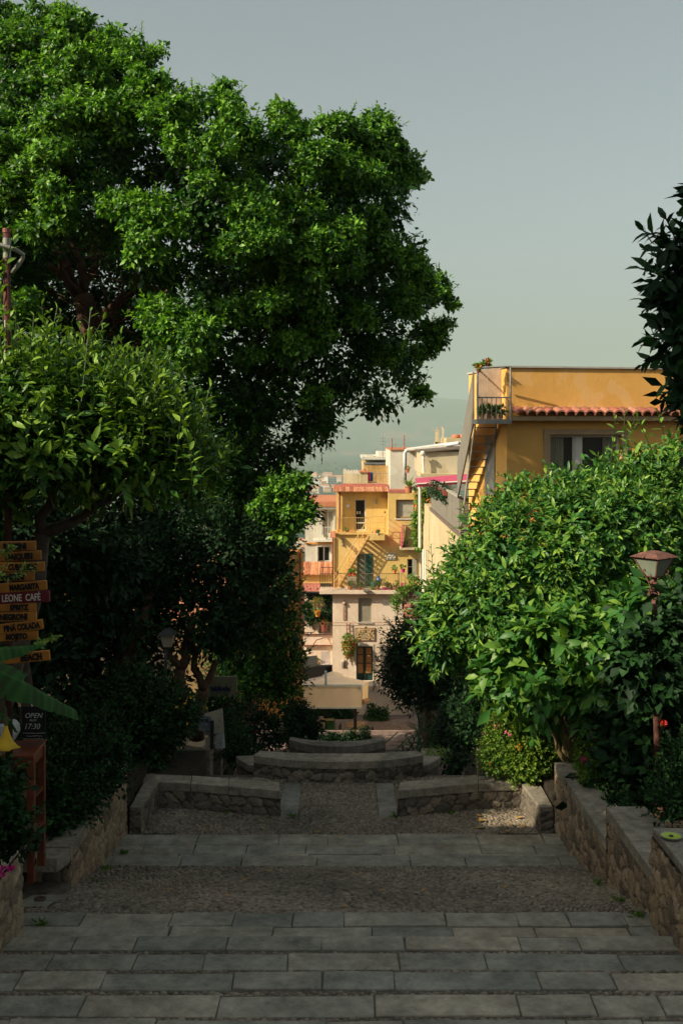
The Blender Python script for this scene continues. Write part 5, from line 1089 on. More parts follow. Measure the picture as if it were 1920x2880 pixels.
# ---------------- unseen houses added on the left to shade the stairs and the square
def side_shade_house(label, x0, x1, y0, y1, z1, m):
    t = thing('shade_house', label, 'house', (x1, (y0+y1)/2, E - 3), 'unseen houses added on the left for shade')
    mb = MB(); mb.box(x0, x1, y0, y1, E - 9, z1); mb.build('wall', m, t); mb = MB(); mb.tone = .5; mb.box(x0, x1 + .35, y0 + .02, y1 - .02, z1, z1 + .12); mb.build('roof', M_tile, t)
    y = y0 + 1.2
    while y < y1 - 1.5:
        for z in (E - .5, E + 2.6, E + 5.6):
            if z + 1.5 < z1:
                mb = MB(); mb.box(x1, x1 + .05, y, y + 1.0, z, z + 1.5); w = mb.build('window', M_white, t); mb = MB(); mb.box(x1 + .052, x1 + .06, y + .08, y + .92, z + .08, z + 1.42); mb.build('pane', M_glass, w)
        y += 3.1
    return t
side_shade_house('low ochre house added out of view on the left to shade the landing', -16, -7.2, 7.76, 17.0, E + 1.4, M_org2)
side_shade_house('narrow orange house added out of view, second shade caster from the far end', -16, -7.15, 5.65, 7.72, E + 3.0, M_org)
side_shade_house('middle white house added out of view on the left to shade the stairs', -16, -7.1, 2.0, 5.6, E + 3.9, M_whplas)
side_shade_house('tallest cream house added out of view near the eye to shade the foreground', -16, -7.0, -14, 1.95, E + 9.0, M_cream)
side_shade_house('dark-walled house added behind the evergreens to shade the café square', -15, -4.6, 33.0, 47.0, E - 5.9, mat('shaded_house_wall', (.12, .09, .06), .9, .3, 1.5, .4, 12))  # wall colour kept dark, as if standing in shade
# ================================================================ TREES AND BUSHES
def G(s): return np.random.default_rng(s)
def jitter_lobes(L, n, seed, k=.55):
    """sub-lobes on the skin of the big ones, so that the crown breaks into tufts"""
    g = G(seed); p, u, rr = surf(g, L, n, .9, .8)
    return [(p[i], rr[i] * g.uniform(.22, .42) * k / .55, .8) for i in range(len(p))]
# ---- the great fig tree on the left
def fig():
    t = thing('fig_tree', 'huge spreading dense green fig tree filling the upper left', 'tree', (-5.6, 24, E - 8))
    C0 = np.array([PX(560, 24), 24.0, PZ(720, 24)])
    px = [(110, 210, 160), (290, 230, 140), (450, 300, 80), (40, 330, 150), (200, 400, 180), (400, 420, 140), (560, 470, 130), (650, 370, 80), (700, 430, 90), (770, 490, 100), (620, 580, 140), (800, 395, 50),
          (-120, 250, 200), (-160, 600, 220), (-120, 950, 200), (40, 560, 150), (320, 600, 130), (470, 680, 140), (120, 620, 90), (20, 760, 100), (1000, 460, 95), (900, 530, 110), (1080, 490, 75), (960, 430, 60), (1060, 560, 110), (920, 650, 130),
          (1010, 740, 140), (1120, 700, 85), (780, 700, 140), (880, 830, 140), (1160, 820, 85), (1040, 900, 120), (660, 800, 140), (1180, 930, 50), (1120, 1010, 75), (940, 1020, 110), (790, 960, 130), (560, 920, 120),
          (1060, 1120, 65), (1150, 1070, 40), (880, 1170, 75), (990, 1060, 70), (730, 1110, 110), (600, 1060, 130), (830, 1240, 35), (500, 1080, 110), (900, 1200, 30), (930, 1110, 60),
          (640, 1210, 120), (720, 1310, 100), (800, 1390, 75), (840, 1430, 50), (700, 1430, 110), (760, 1510, 80), (600, 1370, 120), (560, 1230, 110), (370, 1060, 110)]
    tufts = [(120, 95, 85), (215, 110, 75), (55, 165, 95), (150, 205, 90), (320, 130, 65), (260, 215, 90), (395, 165, 70), (425, 240, 60), (70, 300, 100), (220, 330, 95), (335, 330, 85), (480, 330, 65), (555, 285, 45), (640, 275, 50),
             (660, 350, 75), (600, 410, 60), (700, 410, 50), (795, 320, 42), (815, 360, 50), (965, 370, 60), (1050, 365, 60), (920, 440, 75), (1060, 430, 75), (1120, 480, 65), (1000, 520, 75), (1165, 490, 32), (20, 440, 90), (130, 440, 80), (520, 400, 60), (870, 480, 50),
             (150, 585, 70), (110, 640, 45), (40, 540, 65), (415, 590, 80), (400, 680, 70), (480, 640, 55), (330, 560, 50), (720, 640, 85), (800, 600, 75), (860, 600, 65), (940, 650, 75), (780, 720, 85), (870, 730, 85), (960, 720, 80), (760, 850, 75), (850, 830, 85),
             (880, 930, 60), (1100, 720, 65), (1180, 780, 75), (1235, 830, 50), (1130, 850, 65), (480, 890, 75), (560, 960, 75), (540, 1010, 55), (450, 930, 55), (1000, 890, 60), (820, 960, 60), (-40, 90, 100), (-60, 300, 110), (-50, 480, 100), (-60, 700, 100),
             (790, 1390, 60), (820, 1450, 65), (760, 1440, 55), (835, 1360, 35), (1180, 990, 45), (1225, 930, 45), (1190, 1110, 35), (640, 700, 55), (1040, 640, 55), (700, 540, 55), (1080, 980, 45), (650, 880, 45), (60, 860, 60), (580, 520, 50), (700, 1000, 40), (880, 1120, 40)]
    L = []; g = G(1)
    def crownY(x, y, front): d = min(1.0, math.hypot((x - 480) / 760, (y - 680) / 740)); return 20.8 - front * math.sqrt(1 - d * d)
    for x, y, r in px:
        Y = crownY(x, y, 3.8) + g.normal(0, .28); L.append((np.array(P(x, y, Y)), max(.22, r * Y / F - (.25 if (y < 560 or x > 980) and x > 380 else .09)), .92))
    TU = []
    for x, y, r in tufts:
        Y = crownY(x, y, 4.7) - .4 + g.normal(0, .2) if y < 1300 else 17.6; c = np.array(P(x, y, Y)); R_ = r * Y / F
        for k in range(8): u = unit(g.normal(size=3)) * [1, .7, .9]; TU.append((c + u * R_ * g.uniform(.55, .95), R_ * g.uniform(.20, .48), .8))
        TU.append((c, R_ * .56, .85))
    # back half so that the crown has real depth
    B = []
    for x, y, r in px[::2] + [(x_, y_, 55) for x_ in (60, 120, 175, 235, 300, 365, 430) for y_ in (650, 705, 760, 815, 870, 925, 980)]:
        B.append((np.array(P(x, y, 21.8 + g.normal(0, .4))), r * 21.5 / F * .85, .9))
    parts = []  # core leaves darkened for deeper crown shade, outer tufts lighter as new growth
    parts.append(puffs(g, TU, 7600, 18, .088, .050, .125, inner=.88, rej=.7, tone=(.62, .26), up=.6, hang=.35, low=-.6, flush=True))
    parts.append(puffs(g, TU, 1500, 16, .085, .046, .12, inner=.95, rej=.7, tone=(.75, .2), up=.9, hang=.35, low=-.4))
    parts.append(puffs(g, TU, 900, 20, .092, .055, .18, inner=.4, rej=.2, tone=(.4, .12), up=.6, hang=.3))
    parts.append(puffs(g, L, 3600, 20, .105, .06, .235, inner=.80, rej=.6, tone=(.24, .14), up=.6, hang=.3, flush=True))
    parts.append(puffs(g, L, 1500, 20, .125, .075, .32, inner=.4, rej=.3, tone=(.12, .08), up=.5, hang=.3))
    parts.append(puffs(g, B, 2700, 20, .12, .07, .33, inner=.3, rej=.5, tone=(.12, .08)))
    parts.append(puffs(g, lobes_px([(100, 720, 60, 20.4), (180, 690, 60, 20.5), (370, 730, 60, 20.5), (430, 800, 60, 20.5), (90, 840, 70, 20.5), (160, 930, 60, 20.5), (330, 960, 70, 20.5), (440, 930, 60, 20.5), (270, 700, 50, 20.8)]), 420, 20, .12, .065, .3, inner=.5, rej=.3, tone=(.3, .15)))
    # leafy twig tips that fray the outline
    st, u, rr = surf(g, L, 1300, .98, .95)
    parts.append(shoots(g, st, u + [0, 0, -.25], .30, 11, .085, .038, 2, (.35, .15), twig=.005, curve=-.15))
    st, u, rr = surf(g, TU, 900, .98, .8, -.2)
    parts.append(shoots(g, st, u + [0, 0, .2], .20, 10, .08, .038, 2, (.75, .15), twig=.005, curve=.1))
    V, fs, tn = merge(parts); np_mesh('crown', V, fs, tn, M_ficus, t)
    mb = MB(); g = G(4)
    b0 = Vector((-4.9, 20.2, E - 8.5)); f0 = P(262, 960, 20)
    limb(mb, b0, f0, .36, .20, g, .05, 6, 10)
    f1 = P(235, 830, 19.9); limb(mb, f0, f1, .22, .17, g, .05, 5, 9)
    for (x, y, Y), r in (((130, 740, 23.6), .10), ((60, 600, 23), .08), ((190, 600, 24), .10), ((330, 560, 24), .08), ((90, 420, 24), .07)): limb(mb, f1, P(x, y, Y - 4.1), r * .95, r * .38, g, .12, 6, 8)
    for (x, y, Y), r in (((350, 820, 23.5), .12), ((430, 700, 23), .07), ((520, 780, 24), .08)): limb(mb, f0 + Vector((0, 0, .2)), P(x, y, Y - 4.1), r * .9, r * .33, g, .12, 6, 8)
    for (x, y, Y), r in (((480, 1000, 23.5), .14), ((760, 820, 23), .09), ((900, 640, 23), .07), ((1000, 850, 23.5), .06), ((700, 1080, 23.5), .09), ((860, 1150, 24), .05), ((640, 1300, 24), .08), ((760, 1400, 24), .05)): limb(mb, P(300, 1100, 20), P(x, y, Y - 4.1), r * .85, r * .3, g, .12, 7, 7)
    for k in range(60):
        a = P(g.uniform(120, 480), g.uniform(660, 1000), g.uniform(18.8, 20.8)); limb(mb, a, a + Vector(g.normal(size=3)) * .5 + Vector((0, 0, .35)), .018, .006, g, .2, 3, 4)
    mb.build('trunk', M_bark, t, smooth=True)
fig()
# ---- helper for shrubby trees made of leafy shoots
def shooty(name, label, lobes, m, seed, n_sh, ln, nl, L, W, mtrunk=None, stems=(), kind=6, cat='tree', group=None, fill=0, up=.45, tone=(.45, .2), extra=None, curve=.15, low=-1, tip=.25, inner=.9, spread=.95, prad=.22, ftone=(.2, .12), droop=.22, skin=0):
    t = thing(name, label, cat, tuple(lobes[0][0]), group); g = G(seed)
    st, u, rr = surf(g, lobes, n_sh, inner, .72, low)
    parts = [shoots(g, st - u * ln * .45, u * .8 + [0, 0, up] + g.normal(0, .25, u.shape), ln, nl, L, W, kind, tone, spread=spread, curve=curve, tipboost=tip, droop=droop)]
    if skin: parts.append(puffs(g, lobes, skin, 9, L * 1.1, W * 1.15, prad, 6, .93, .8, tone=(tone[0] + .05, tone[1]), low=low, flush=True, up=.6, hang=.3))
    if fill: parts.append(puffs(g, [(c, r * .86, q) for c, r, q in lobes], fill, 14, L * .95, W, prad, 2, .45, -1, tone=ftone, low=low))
    if extra: parts += extra(g)
    V, fs, tn = merge(parts); np_mesh('crown' if cat == 'tree' else 'foliage', V, fs, tn, m, t)
    if stems:
        mb = MB()
        for a, b, r0, r1 in stems: limb(mb, a, b, r0, r1, g, .10, 6, 7)
        mb.build('trunk' if cat == 'tree' else 'stem', mtrunk or M_bark2, t, smooth=True)
    return t
# ---- lemon tree, near left
def tall_shoots(pts, Y, L, W, tone, nl=16, kind=6, ln=.9, lean=.06):
    def f(g):
        st = np.array([P(x, y, Y + g.uniform(-.3, .3)) for x, y in pts]); d = np.stack([g.normal(0, lean, len(pts)), g.normal(0, lean, len(pts)), np.ones(len(pts))], 1)
        return [shoots(g, st, d, ln, nl, L, W, kind, tone, spread=1.15, curve=.0, tipboost=.25, twig=.006)]
    return f
LL = lobes_px([(60, 1230, 190, 9.3), (230, 1220, 165, 9.5), (390, 1240, 150, 9.6), (500, 1330, 85, 9.8), (140, 1310, 115, 9.1), (310, 1310, 105, 9.2), (540, 1400, 48, 10.0), (20, 1130, 110, 9.5), (-120, 1330, 200, 9.3), (420, 1350, 80, 9.4), (180, 1150, 110, 9.9), (330, 1160, 110, 9.9), (450, 1250, 90, 9.8), (-60, 1400, 120, 9.6), (610, 1350, 34, 10.2), (575, 1285, 34, 10.1), (520, 1215, 36, 10), (440, 1130, 38, 9.9), (350, 1075, 40, 9.8), (240, 1040, 44, 9.7), (130, 1010, 46, 9.7), (230, 1370, 75, 9.7)])
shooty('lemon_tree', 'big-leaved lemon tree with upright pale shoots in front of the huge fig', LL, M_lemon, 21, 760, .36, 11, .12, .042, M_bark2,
       [(Vector((-3.6, 9.8, E-4.4)), P(120, 1500, 9.8), .10, .07), (P(120, 1500, 9.8), P(200, 1250, 9.6), .06, .02), (P(120, 1500, 9.8), P(420, 1350, 9.9), .06, .02)], fill=420, skin=380, up=.9, tone=(.55, .22),
       extra=tall_shoots([(345, 1140), (230, 1130), (165, 1120), (100, 1100), (50, 1060), (20, 1000), (290, 1180), (400, 1210), (520, 1340), (440, 1230), (-20, 900), (130, 1180), (255, 1200), (15, 880), (470, 1280), (30, 1140), (190, 1200), (370, 1250), (540, 1400), (85, 1160)] + [(x_, 1075 + .55 * abs(x_ - 120)**1.0 + (x_ * 37 % 110)) for x_ in range(-30, 600, 9)], 9.2, .125, .046, (.68, .16), 13, ln=.62, lean=.22), curve=.2, low=-.55)
# hanging dark skirt of the lemon tree and dark trees behind it
DL = lobes_px([(620, 1560, 120, 18), (520, 1480, 110, 18), (700, 1640, 110, 18.5), (420, 1600, 130, 18), (560, 1720, 120, 18), (720, 1560, 90, 19), (330, 1700, 130, 17.5), (640, 1780, 80, 18.5), (220, 1620, 150, 17.5), (120, 1750, 150, 17), (60, 1600, 160, 17.5), (430, 1780, 80, 17.5)])
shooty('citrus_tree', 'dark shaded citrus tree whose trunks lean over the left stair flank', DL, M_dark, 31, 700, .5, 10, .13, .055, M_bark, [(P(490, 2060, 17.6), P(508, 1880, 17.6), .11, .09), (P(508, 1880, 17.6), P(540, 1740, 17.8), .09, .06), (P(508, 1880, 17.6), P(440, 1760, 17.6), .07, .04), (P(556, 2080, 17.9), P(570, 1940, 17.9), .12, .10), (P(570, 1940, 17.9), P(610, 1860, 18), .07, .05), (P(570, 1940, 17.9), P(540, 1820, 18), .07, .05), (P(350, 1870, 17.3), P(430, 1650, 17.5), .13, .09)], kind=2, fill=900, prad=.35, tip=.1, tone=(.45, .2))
# tall shrub column left of the awning
TL = lobes_px([(740, 1620, 80, 25), (790, 1700, 65, 25), (760, 1770, 85, 25), (800, 1850, 50, 25), (740, 1880, 90, 24.6), (800, 1930, 55, 24.6), (700, 1720, 90, 25.4), (680, 1850, 90, 25), (640, 1960, 80, 24), (720, 1560, 70, 25.5), (690, 1480, 80, 25.5)])
shooty('tall_shrub', 'tall dark green shrub column just left of the peach awning', TL, M_ficus, 33, 600, .5, 12, .12, .06, kind=2, cat='bush', fill=1100, prad=.35, tone=(.3, .15), tip=.35, spread=.8)
HB = lobes_px([(840, 1990, 24, 23), (850, 2015, 22, 23), (820, 2010, 26, 23.4)])
t = thing('clipped_bush', 'small rounded clipped bush touching the left edge of the peach awning', 'bush', tuple(HB[0][0])); V, fs, tn = puffs(G(34), HB, 190, 16, .06, .035, .09, tone=(.4, .15), rej=.3, inner=.6); np_mesh('foliage', V, fs, tn, M_dark, t)
for i, (lb, lab, m) in enumerate((([(680, 2030, 60, 22.5), (740, 2060, 60, 22), (660, 2085, 45, 21.5), (800, 2050, 45, 22.5)], 'dark leafy bush with tiny white flowers left of the café tables', M_dark),
                                 ([(860, 2045, 34, 23.5), (840, 2080, 30, 23.5)], 'small dusky bush with a pale flower at the feet of the café tables', M_dark))):
    Lb = lobes_px(lb); t = shooty('leafy_bush', lab, Lb, m, 36 + i, 170, .3, 9, .10, .05, kind=2, cat='bush', fill=150, prad=.22, tone=(.55, .2))
    petals('blossoms', t, tuple(Lb[1][0] + np.array([.0, -.35, .1])), .3, 7, .035, M_white, 36 + i)
# hedges and bushes in the left garden
LB = lobes_px([(440, 2010, 100, 15.0), (495, 2020, 60, 15.4), (380, 2090, 90, 14.8), (420, 2090, 60, 14.8), (360, 1990, 90, 15.2), (300, 2080, 90, 14.6)])
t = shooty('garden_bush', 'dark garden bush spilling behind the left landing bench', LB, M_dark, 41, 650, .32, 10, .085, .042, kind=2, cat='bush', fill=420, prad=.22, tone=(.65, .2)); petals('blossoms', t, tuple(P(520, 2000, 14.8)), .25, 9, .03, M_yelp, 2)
IV = lobes_px([(200, 2160, 90, 11.5), (270, 2120, 80, 12), (150, 2240, 90, 11), (230, 2240, 60, 11.2), (180, 2310, 55, 10.8), (130, 2340, 50, 10.6), (120, 2120, 90, 11.6), (60, 2200, 90, 11.4), (300, 2180, 50, 11.8), (60, 2310, 60, 11.2)])
shooty('trailing_ivy', 'dark trailing ivy piled behind the long left garden wall', IV, M_dark, 43, 750, .28, 10, .065, .04, kind=2, cat='bush', fill=520, prad=.18, tone=(.7, .2))
IV2 = lobes_px([(-5, 2200, 42, 8.0), (-5, 2270, 44, 7.9), (30, 2335, 30, 7.9), (80, 2358, 20, 7.8), (-30, 2350, 50, 7.8), (10, 2320, 36, 8.0)])
t = shooty('trailing_ivy', 'ivy tumbling over the near wall at the left picture edge', IV2, M_dark, 44, 170, .22, 9, .07, .05, kind=2, cat='bush', fill=110, prad=.14, tone=(.75, .2)); petals('blossoms', t, tuple(P(15, 2440, 7.7)), .06, 7, .03, M_mgp, 3)
BG = lobes_px([(150, 1650, 220, 20), (380, 1560, 170, 21), (-40, 1500, 260, 20), (260, 1900, 190, 19), (80, 1950, 180, 16), (500, 1640, 120, 22), (340, 1780, 150, 20), (460, 1930, 70, 21), (-20, 1800, 200, 19), (640, 1740, 100, 23), (340, 1420, 200, 22), (100, 1350, 220, 22)])
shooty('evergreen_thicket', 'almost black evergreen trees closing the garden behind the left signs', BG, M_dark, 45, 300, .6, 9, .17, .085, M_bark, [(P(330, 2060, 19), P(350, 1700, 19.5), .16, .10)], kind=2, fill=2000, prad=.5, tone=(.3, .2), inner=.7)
# leafy sprays crossing the sign boards
for i, (pts, lab) in enumerate((([(0, 1560), (20, 1552), (32, 1545)], 'small light green sprig crossing the top boards of the drinks sign'), ([(0, 1625), (45, 1612), (95, 1592)], 'longer light green sprig crossing the middle boards of the drinks sign'), ([(115, 1805), (140, 1795), (165, 1788)], 'little spiky sprig at the right end of the drinks sign'))):
    a = np.array([P(x, y, 6.35) for x, y in pts]); g = G(60 + i); V, fs, tn = shoots(g, np.repeat(a[:-1], 3, 0), np.repeat(a[1:] - a[:-1], 3, 0) + g.normal(0, .05, (6, 3)), float(np.linalg.norm(a[1] - a[0])) * 1.1, 8, .035, .015, 6, (.7, .15), twig=.002)
    tag(np_mesh('leafy_sprig', V, fs, tn, M_pot), lab, 'sprig', 'sprigs over the drinks sign')
# ---- right: orange tree, angel's trumpet, lantana, dark shrubs
OL = lobes_px([(1345, 1600, 80, 14.5), (1295, 1700, 75, 14.3), (1255, 1790, 70, 14.2), (1385, 1500, 65, 14.6), (1455, 1475, 90, 14.6), (1540, 1440, 85, 14.8), (1650, 1420, 85, 15), (1750, 1410, 95, 15), (1860, 1410, 110, 15), (1480, 1560, 130, 14.1), (1620, 1520, 130, 14.0), (1760, 1500, 130, 14.2), (1890, 1530, 110, 14.2), (1400, 1680, 110, 14.0), (1540, 1660, 100, 14.2), (1330, 1800, 60, 14.4),
               (1480, 1375, 32, 14.7), (1590, 1350, 30, 14.8), (1690, 1335, 36, 15), (1800, 1315, 34, 15), (1400, 1430, 28, 14.7), (1300, 1590, 34, 14.4), (1225, 1760, 26, 14.2), (1240, 1850, 30, 14.3),
               (1990, 1450, 160, 15), (2000, 1650, 150, 14.5), (1900, 1650, 90, 14.6), (1885, 1330, 75, 15.4), (1460, 1760, 70, 14.5), (1600, 1600, 120, 14), (1700, 1620, 110, 14.2), (1245, 1700, 50, 14.4)])
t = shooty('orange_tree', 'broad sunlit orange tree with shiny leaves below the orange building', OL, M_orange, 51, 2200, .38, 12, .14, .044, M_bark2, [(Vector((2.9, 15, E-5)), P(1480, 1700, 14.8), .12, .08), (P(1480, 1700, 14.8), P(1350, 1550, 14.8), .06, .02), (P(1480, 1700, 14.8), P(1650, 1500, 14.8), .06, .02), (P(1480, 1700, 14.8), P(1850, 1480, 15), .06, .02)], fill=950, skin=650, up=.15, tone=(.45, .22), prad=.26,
       extra=tall_shoots([(1735, 1300), (1750, 1290), (1725, 1320), (1555, 1420), (1720, 1290), (1230, 1650), (1265, 1620), (1590, 1450), (1400, 1450), (1840, 1290), (1870, 1240)] + [(1320 + k_ * 10, 1500 - min(k_, 20) * 4.5 + (k_ * 53 % 160)) for k_ in range(58)], 14.0, .135, .05, (.66, .15), 10, ln=.5, lean=.35), curve=-.1, spread=1.0, tip=.2)
g = G(52); st, u, rr = surf(g, lobes_px([(1370, 1470, 60, 14.3), (1440, 1480, 70, 14.0), (1510, 1470, 60, 14.0), (1480, 1520, 60, 13.8)]), 26, .95, .7, -.2)
V, fs, tn = shoots(g, st, u + [0, -.5, -.4], .16, 6, .055, .02, 2, (.5, .2)); np_mesh('dried_sprays', V, fs, tn, tone_mat('dried_leaves', [(0, (.25, .10, .03)), (1, (.62, .28, .05))], .8, .3, noise=0, bump=0), t)
t2 = thing('lemon_twig', 'sunlit rising twig with pale leaves left of the orange tree', 'sprig', tuple(P(1245, 1650, 14)), 'twigs beside the orange tree')
V, fs, tn = merge([shoots(G(53), np.array([P(1240, 1700, 13.8), P(1275, 1680, 13.8), P(1222, 1660, 13.8)]), np.array([[0, 0, 1.0], [.1, 0, 1], [-.1, 0, 1]]), .6, 12, .11, .04, 6, (.7, .1))]); np_mesh('leaves', V, fs, tn, M_orange, t2)
AL = lobes_px([(1470, 1860, 80, 13.4), (1570, 1800, 90, 13.2), (1530, 1920, 70, 13.2), (1660, 1790, 90, 13.2), (1690, 1900, 85, 12.9), (1620, 1960, 60, 13.2), (1420, 1920, 55, 13.6), (1760, 1800, 90, 13.0), (1840, 1740, 90, 12.8), (1730, 1990, 55, 12.9), (1500, 1760, 70, 13.5), (1900, 1800, 80, 12.6)])
g_ = [(P(1595, 2150, 13.2), P(x, y, 13.2), .04, .014) for x, y in ((1480, 1900), (1540, 1880), (1600, 1850), (1660, 1870), (1720, 1880), (1780, 1800), (1570, 1960), (1640, 1960))]
t = shooty('trumpet_bush', 'sunlit angel trumpet bush with very large soft leaves above the flowering hedge', AL, M_angel, 54, 300, .40, 8, .235, .105, mat('pale_green_stem', (.16, .12, .05), .8, .3, 9, .1), g_, cat='bush', fill=110, prad=.3, up=.2, tone=(.4, .22), curve=-.2, spread=1.1, ftone=(.35, .2), droop=.35)
for i, (x, y) in enumerate(()):
    mb = MB(); c = Vector(P(x, y, 12.75)); n_ = 10; vs = []
    for k, (r_, z) in enumerate(((.012, 0), (.016, -.06), (.03, -.12), (.062, -.155), (.06, -.158))):
        for j in range(n_): a = 2*math.pi*j/n_; w_ = 1 + (.22 * math.cos(5 * a) if k > 2 else 0); vs.append((c.x + r_*w_*math.cos(a), c.y + r_*w_*math.sin(a), c.z + z))
    mb.add(vs, [(k*n_+j, k*n_+(j+1) % n_, (k+1)*n_+(j+1) % n_, (k+1)*n_+j) for k in range(4) for j in range(n_)]); mb.build('trumpet_flower', M_yelp, t)
KL = lobes_px([(1430, 2090, 70, 14.2), (1500, 2080, 80, 14.1), (1570, 2110, 70, 14.2), (1400, 2130, 50, 14.1), (1480, 2150, 60, 13.95), (1620, 2150, 50, 14.2), (1560, 2160, 45, 14.2), (1450, 2050, 45, 14.3)])
t = shooty('lantana_bush', 'yellow-green flowering lantana hedge overhanging the right bench', KL, M_lant, 56, 1400, .15, 8, .05, .027, kind=2, cat='bush', fill=420, prad=.14, up=.35, tone=(.5, .22), spread=1.0, tip=.3)
for i in range(26):
    g = G(500 + i); st, u, rr = surf(g, KL, 12, 1.02, .9, -.2); petals('flower_head', t, tuple(st[0] + [0, -.03, 0]), .035, 5, .022, (M_orp, M_pinkp, M_mgp)[i % 3], 600 + i)
RL = lobes_px([(1690, 2110, 60, 12.7), (1650, 2140, 45, 12.8), (1730, 2090, 45, 12.7), (1700, 2150, 45, 12.6)])
t = shooty('rose_bush', 'low pale green bush with magenta blooms beside the trumpet bush', RL, M_lant, 57, 260, .16, 7, .05, .03, kind=2, cat='bush', fill=90, prad=.12, tone=(.55, .2))
for i, (x, y, r) in enumerate(((1700, 2105, .075), (1712, 2122, .05), (1692, 2085, .04), (1640, 2140, .03), (1672, 2070, .035))): petals('bloom', t, tuple(P(x, y, 12.35)), r, 26, .04, M_mgp, 700 + i)
YL = lobes_px([(1665, 2190, 34, 12.2), (1672, 2225, 34, 12.1), (1650, 2165, 24, 12.3)])
shooty('yellow_shrub', 'tiny yellow-green bush just behind the right wall coping', YL, M_lant, 58, 220, .12, 7, .035, .018, kind=2, cat='bush', fill=60, prad=.08, tone=(.65, .15))
SL = lobes_px([(1780, 2080, 90, 12.4), (1840, 1990, 90, 12.2), (1760, 2180, 80, 12.2), (1860, 2100, 80, 12.0), (1820, 2240, 70, 11.9), (1905, 1700, 34, 11.3), (1790, 1730, 20, 11.3), (1850, 1800, 55, 11.3), (1800, 1880, 60, 11.3), (1880, 1890, 60, 11.3), (1900, 1920, 80, 12.3), (1940, 2050, 90, 12), (1740, 2240, 50, 12.2), (1790, 1960, 60, 12.6), (1900, 2180, 70, 11.8), (1690, 2240, 40, 12.4)])
t = shooty('hibiscus_bush', 'deep green bush with broad leaves around the rusty lamp post', SL, M_dark, 59, 520, .32, 8, .16, .095, kind=6, cat='bush', fill=420, prad=.3, tone=(.75, .25), up=.2)
petals('blossoms', t, tuple(P(1862, 2035, 11.6)), .04, 10, .05, M_red, 8); petals('blossoms', t, tuple(P(1745, 1968, 12.1)), .03, 8, .04, M_red, 9)
GL = lobes_px([(1880, 2190, 50, 10.2), (1900, 2270, 50, 9.9), (1850, 2260, 35, 10.2), (1930, 2130, 60, 10.2), (2100, 2150, 120, 10.4), (2300, 2100, 150, 10.8), (2200, 2300, 110, 10), (1760, 2275, 24, 10.8), (1720, 2262, 18, 10.9)])
shooty('ground_ivy', 'small-leaved ivy mound beside the green bowl on the right wall', GL, M_dark, 61, 1100, .2, 9, .045, .03, kind=2, cat='bush', fill=260, prad=.14, tone=(.9, .2))
# dark tree right of the café, with leafy tips, and the sword-leaved plant under it
KT = lobes_px([(1180, 1870, 85, 26), (1120, 1900, 45, 26), (1150, 1800, 55, 26.3), (1240, 1830, 80, 26), (1250, 1920, 70, 26), (1290, 1870, 60, 26), (1170, 1940, 55, 26), (1120, 1840, 30, 26), (1220, 1760, 60, 26.4)])
shooty('dark_citrus_tree', 'round nearly black citrus tree right of the café awning', KT, M_dark, 62, 520, .45, 10, .12, .05, M_bark, [(P(1200, 2140, 26), P(1195, 1930, 26), .10, .08), (P(1240, 2140, 26), P(1250, 1920, 26), .07, .05)], kind=2, fill=900, prad=.35, tone=(.4, .25), tip=.3,
       extra=tall_shoots([(1125, 1800), (1135, 1830), (1110, 1860), (1105, 1790), (1160, 1790)], 25.8, .16, .065, (.7, .15), 9, ln=1.0, lean=.2))
g = G(63); n = 120; c0 = np.array(P(1195, 2110, 24)); A_ = unit(g.normal(size=(n, 3)) * [1, 1, .6] + [0, 0, .55]); st = np.repeat([c0], n, 0) + np.stack([g.uniform(-.55, .55, n), g.uniform(-.4, .4, n), g.uniform(-.3, .5, n)], 1)
V, fs = leaf_arrays(st, A_, unit(np.stack([-A_[:, 0], -A_[:, 1], np.full(n, .7)], 1)), g.uniform(.5, 1.0, n), np.full(n, .045), 6, droop=.45)
t = thing('sword_leaf_plant', 'spiky sword-leaved plant in the shade under the dark citrus tree', 'plant', tuple(c0)); np_mesh('leaves', V, fs, np.repeat(g.uniform(.5, 1, n), 8), M_dark, t)
g = G(64); n = 260; st = np.stack([g.uniform(PX(1200, 18), PX(1265, 18), n), g.uniform(17.6, 18.4, n), np.full(n, PZ(2135, 18))], 1); A_ = unit(g.normal(size=(n, 3)) * .5 + [0, 0, 1])
V, fs = leaf_arrays(st, A_, unit(g.normal(size=(n, 3)) + [0, -.5, .5]), g.uniform(.08, .2, n), np.full(n, .012), 2); tag(np_mesh('grass_tuft', V, fs, np.repeat(g.uniform(.6, 1, n), 4), M_pot), 'tuft of bright grass above the lower kerb on the right', 'grass tuft')
DG = lobes_px([(1330, 2050, 45, 17.8), (1300, 2000, 50, 19), (1350, 1990, 40, 19), (1310, 2090, 30, 17.6), (1270, 2060, 50, 20), (1340, 1930, 50, 20), (1275, 2150, 28, 17.2)])
shooty('shade_bush', 'dark leafy bush above the pointed upright stone on the right', DG, M_dark, 65, 330, .28, 8, .09, .045, kind=2, cat='bush', fill=260, prad=.2, tone=(.55, .2))
LG = lobes_px([(660, 2110, 40, 17.5), (690, 2125, 35, 17.4), (640, 2060, 40, 18), (620, 2000, 36, 18.4)])
shooty('low_bush', 'low grassy bush beside the bowed parapet on the left', LG, M_dark, 66, 220, .25, 8, .08, .03, kind=2, cat='bush', fill=90, prad=.16, tone=(.8, .2))
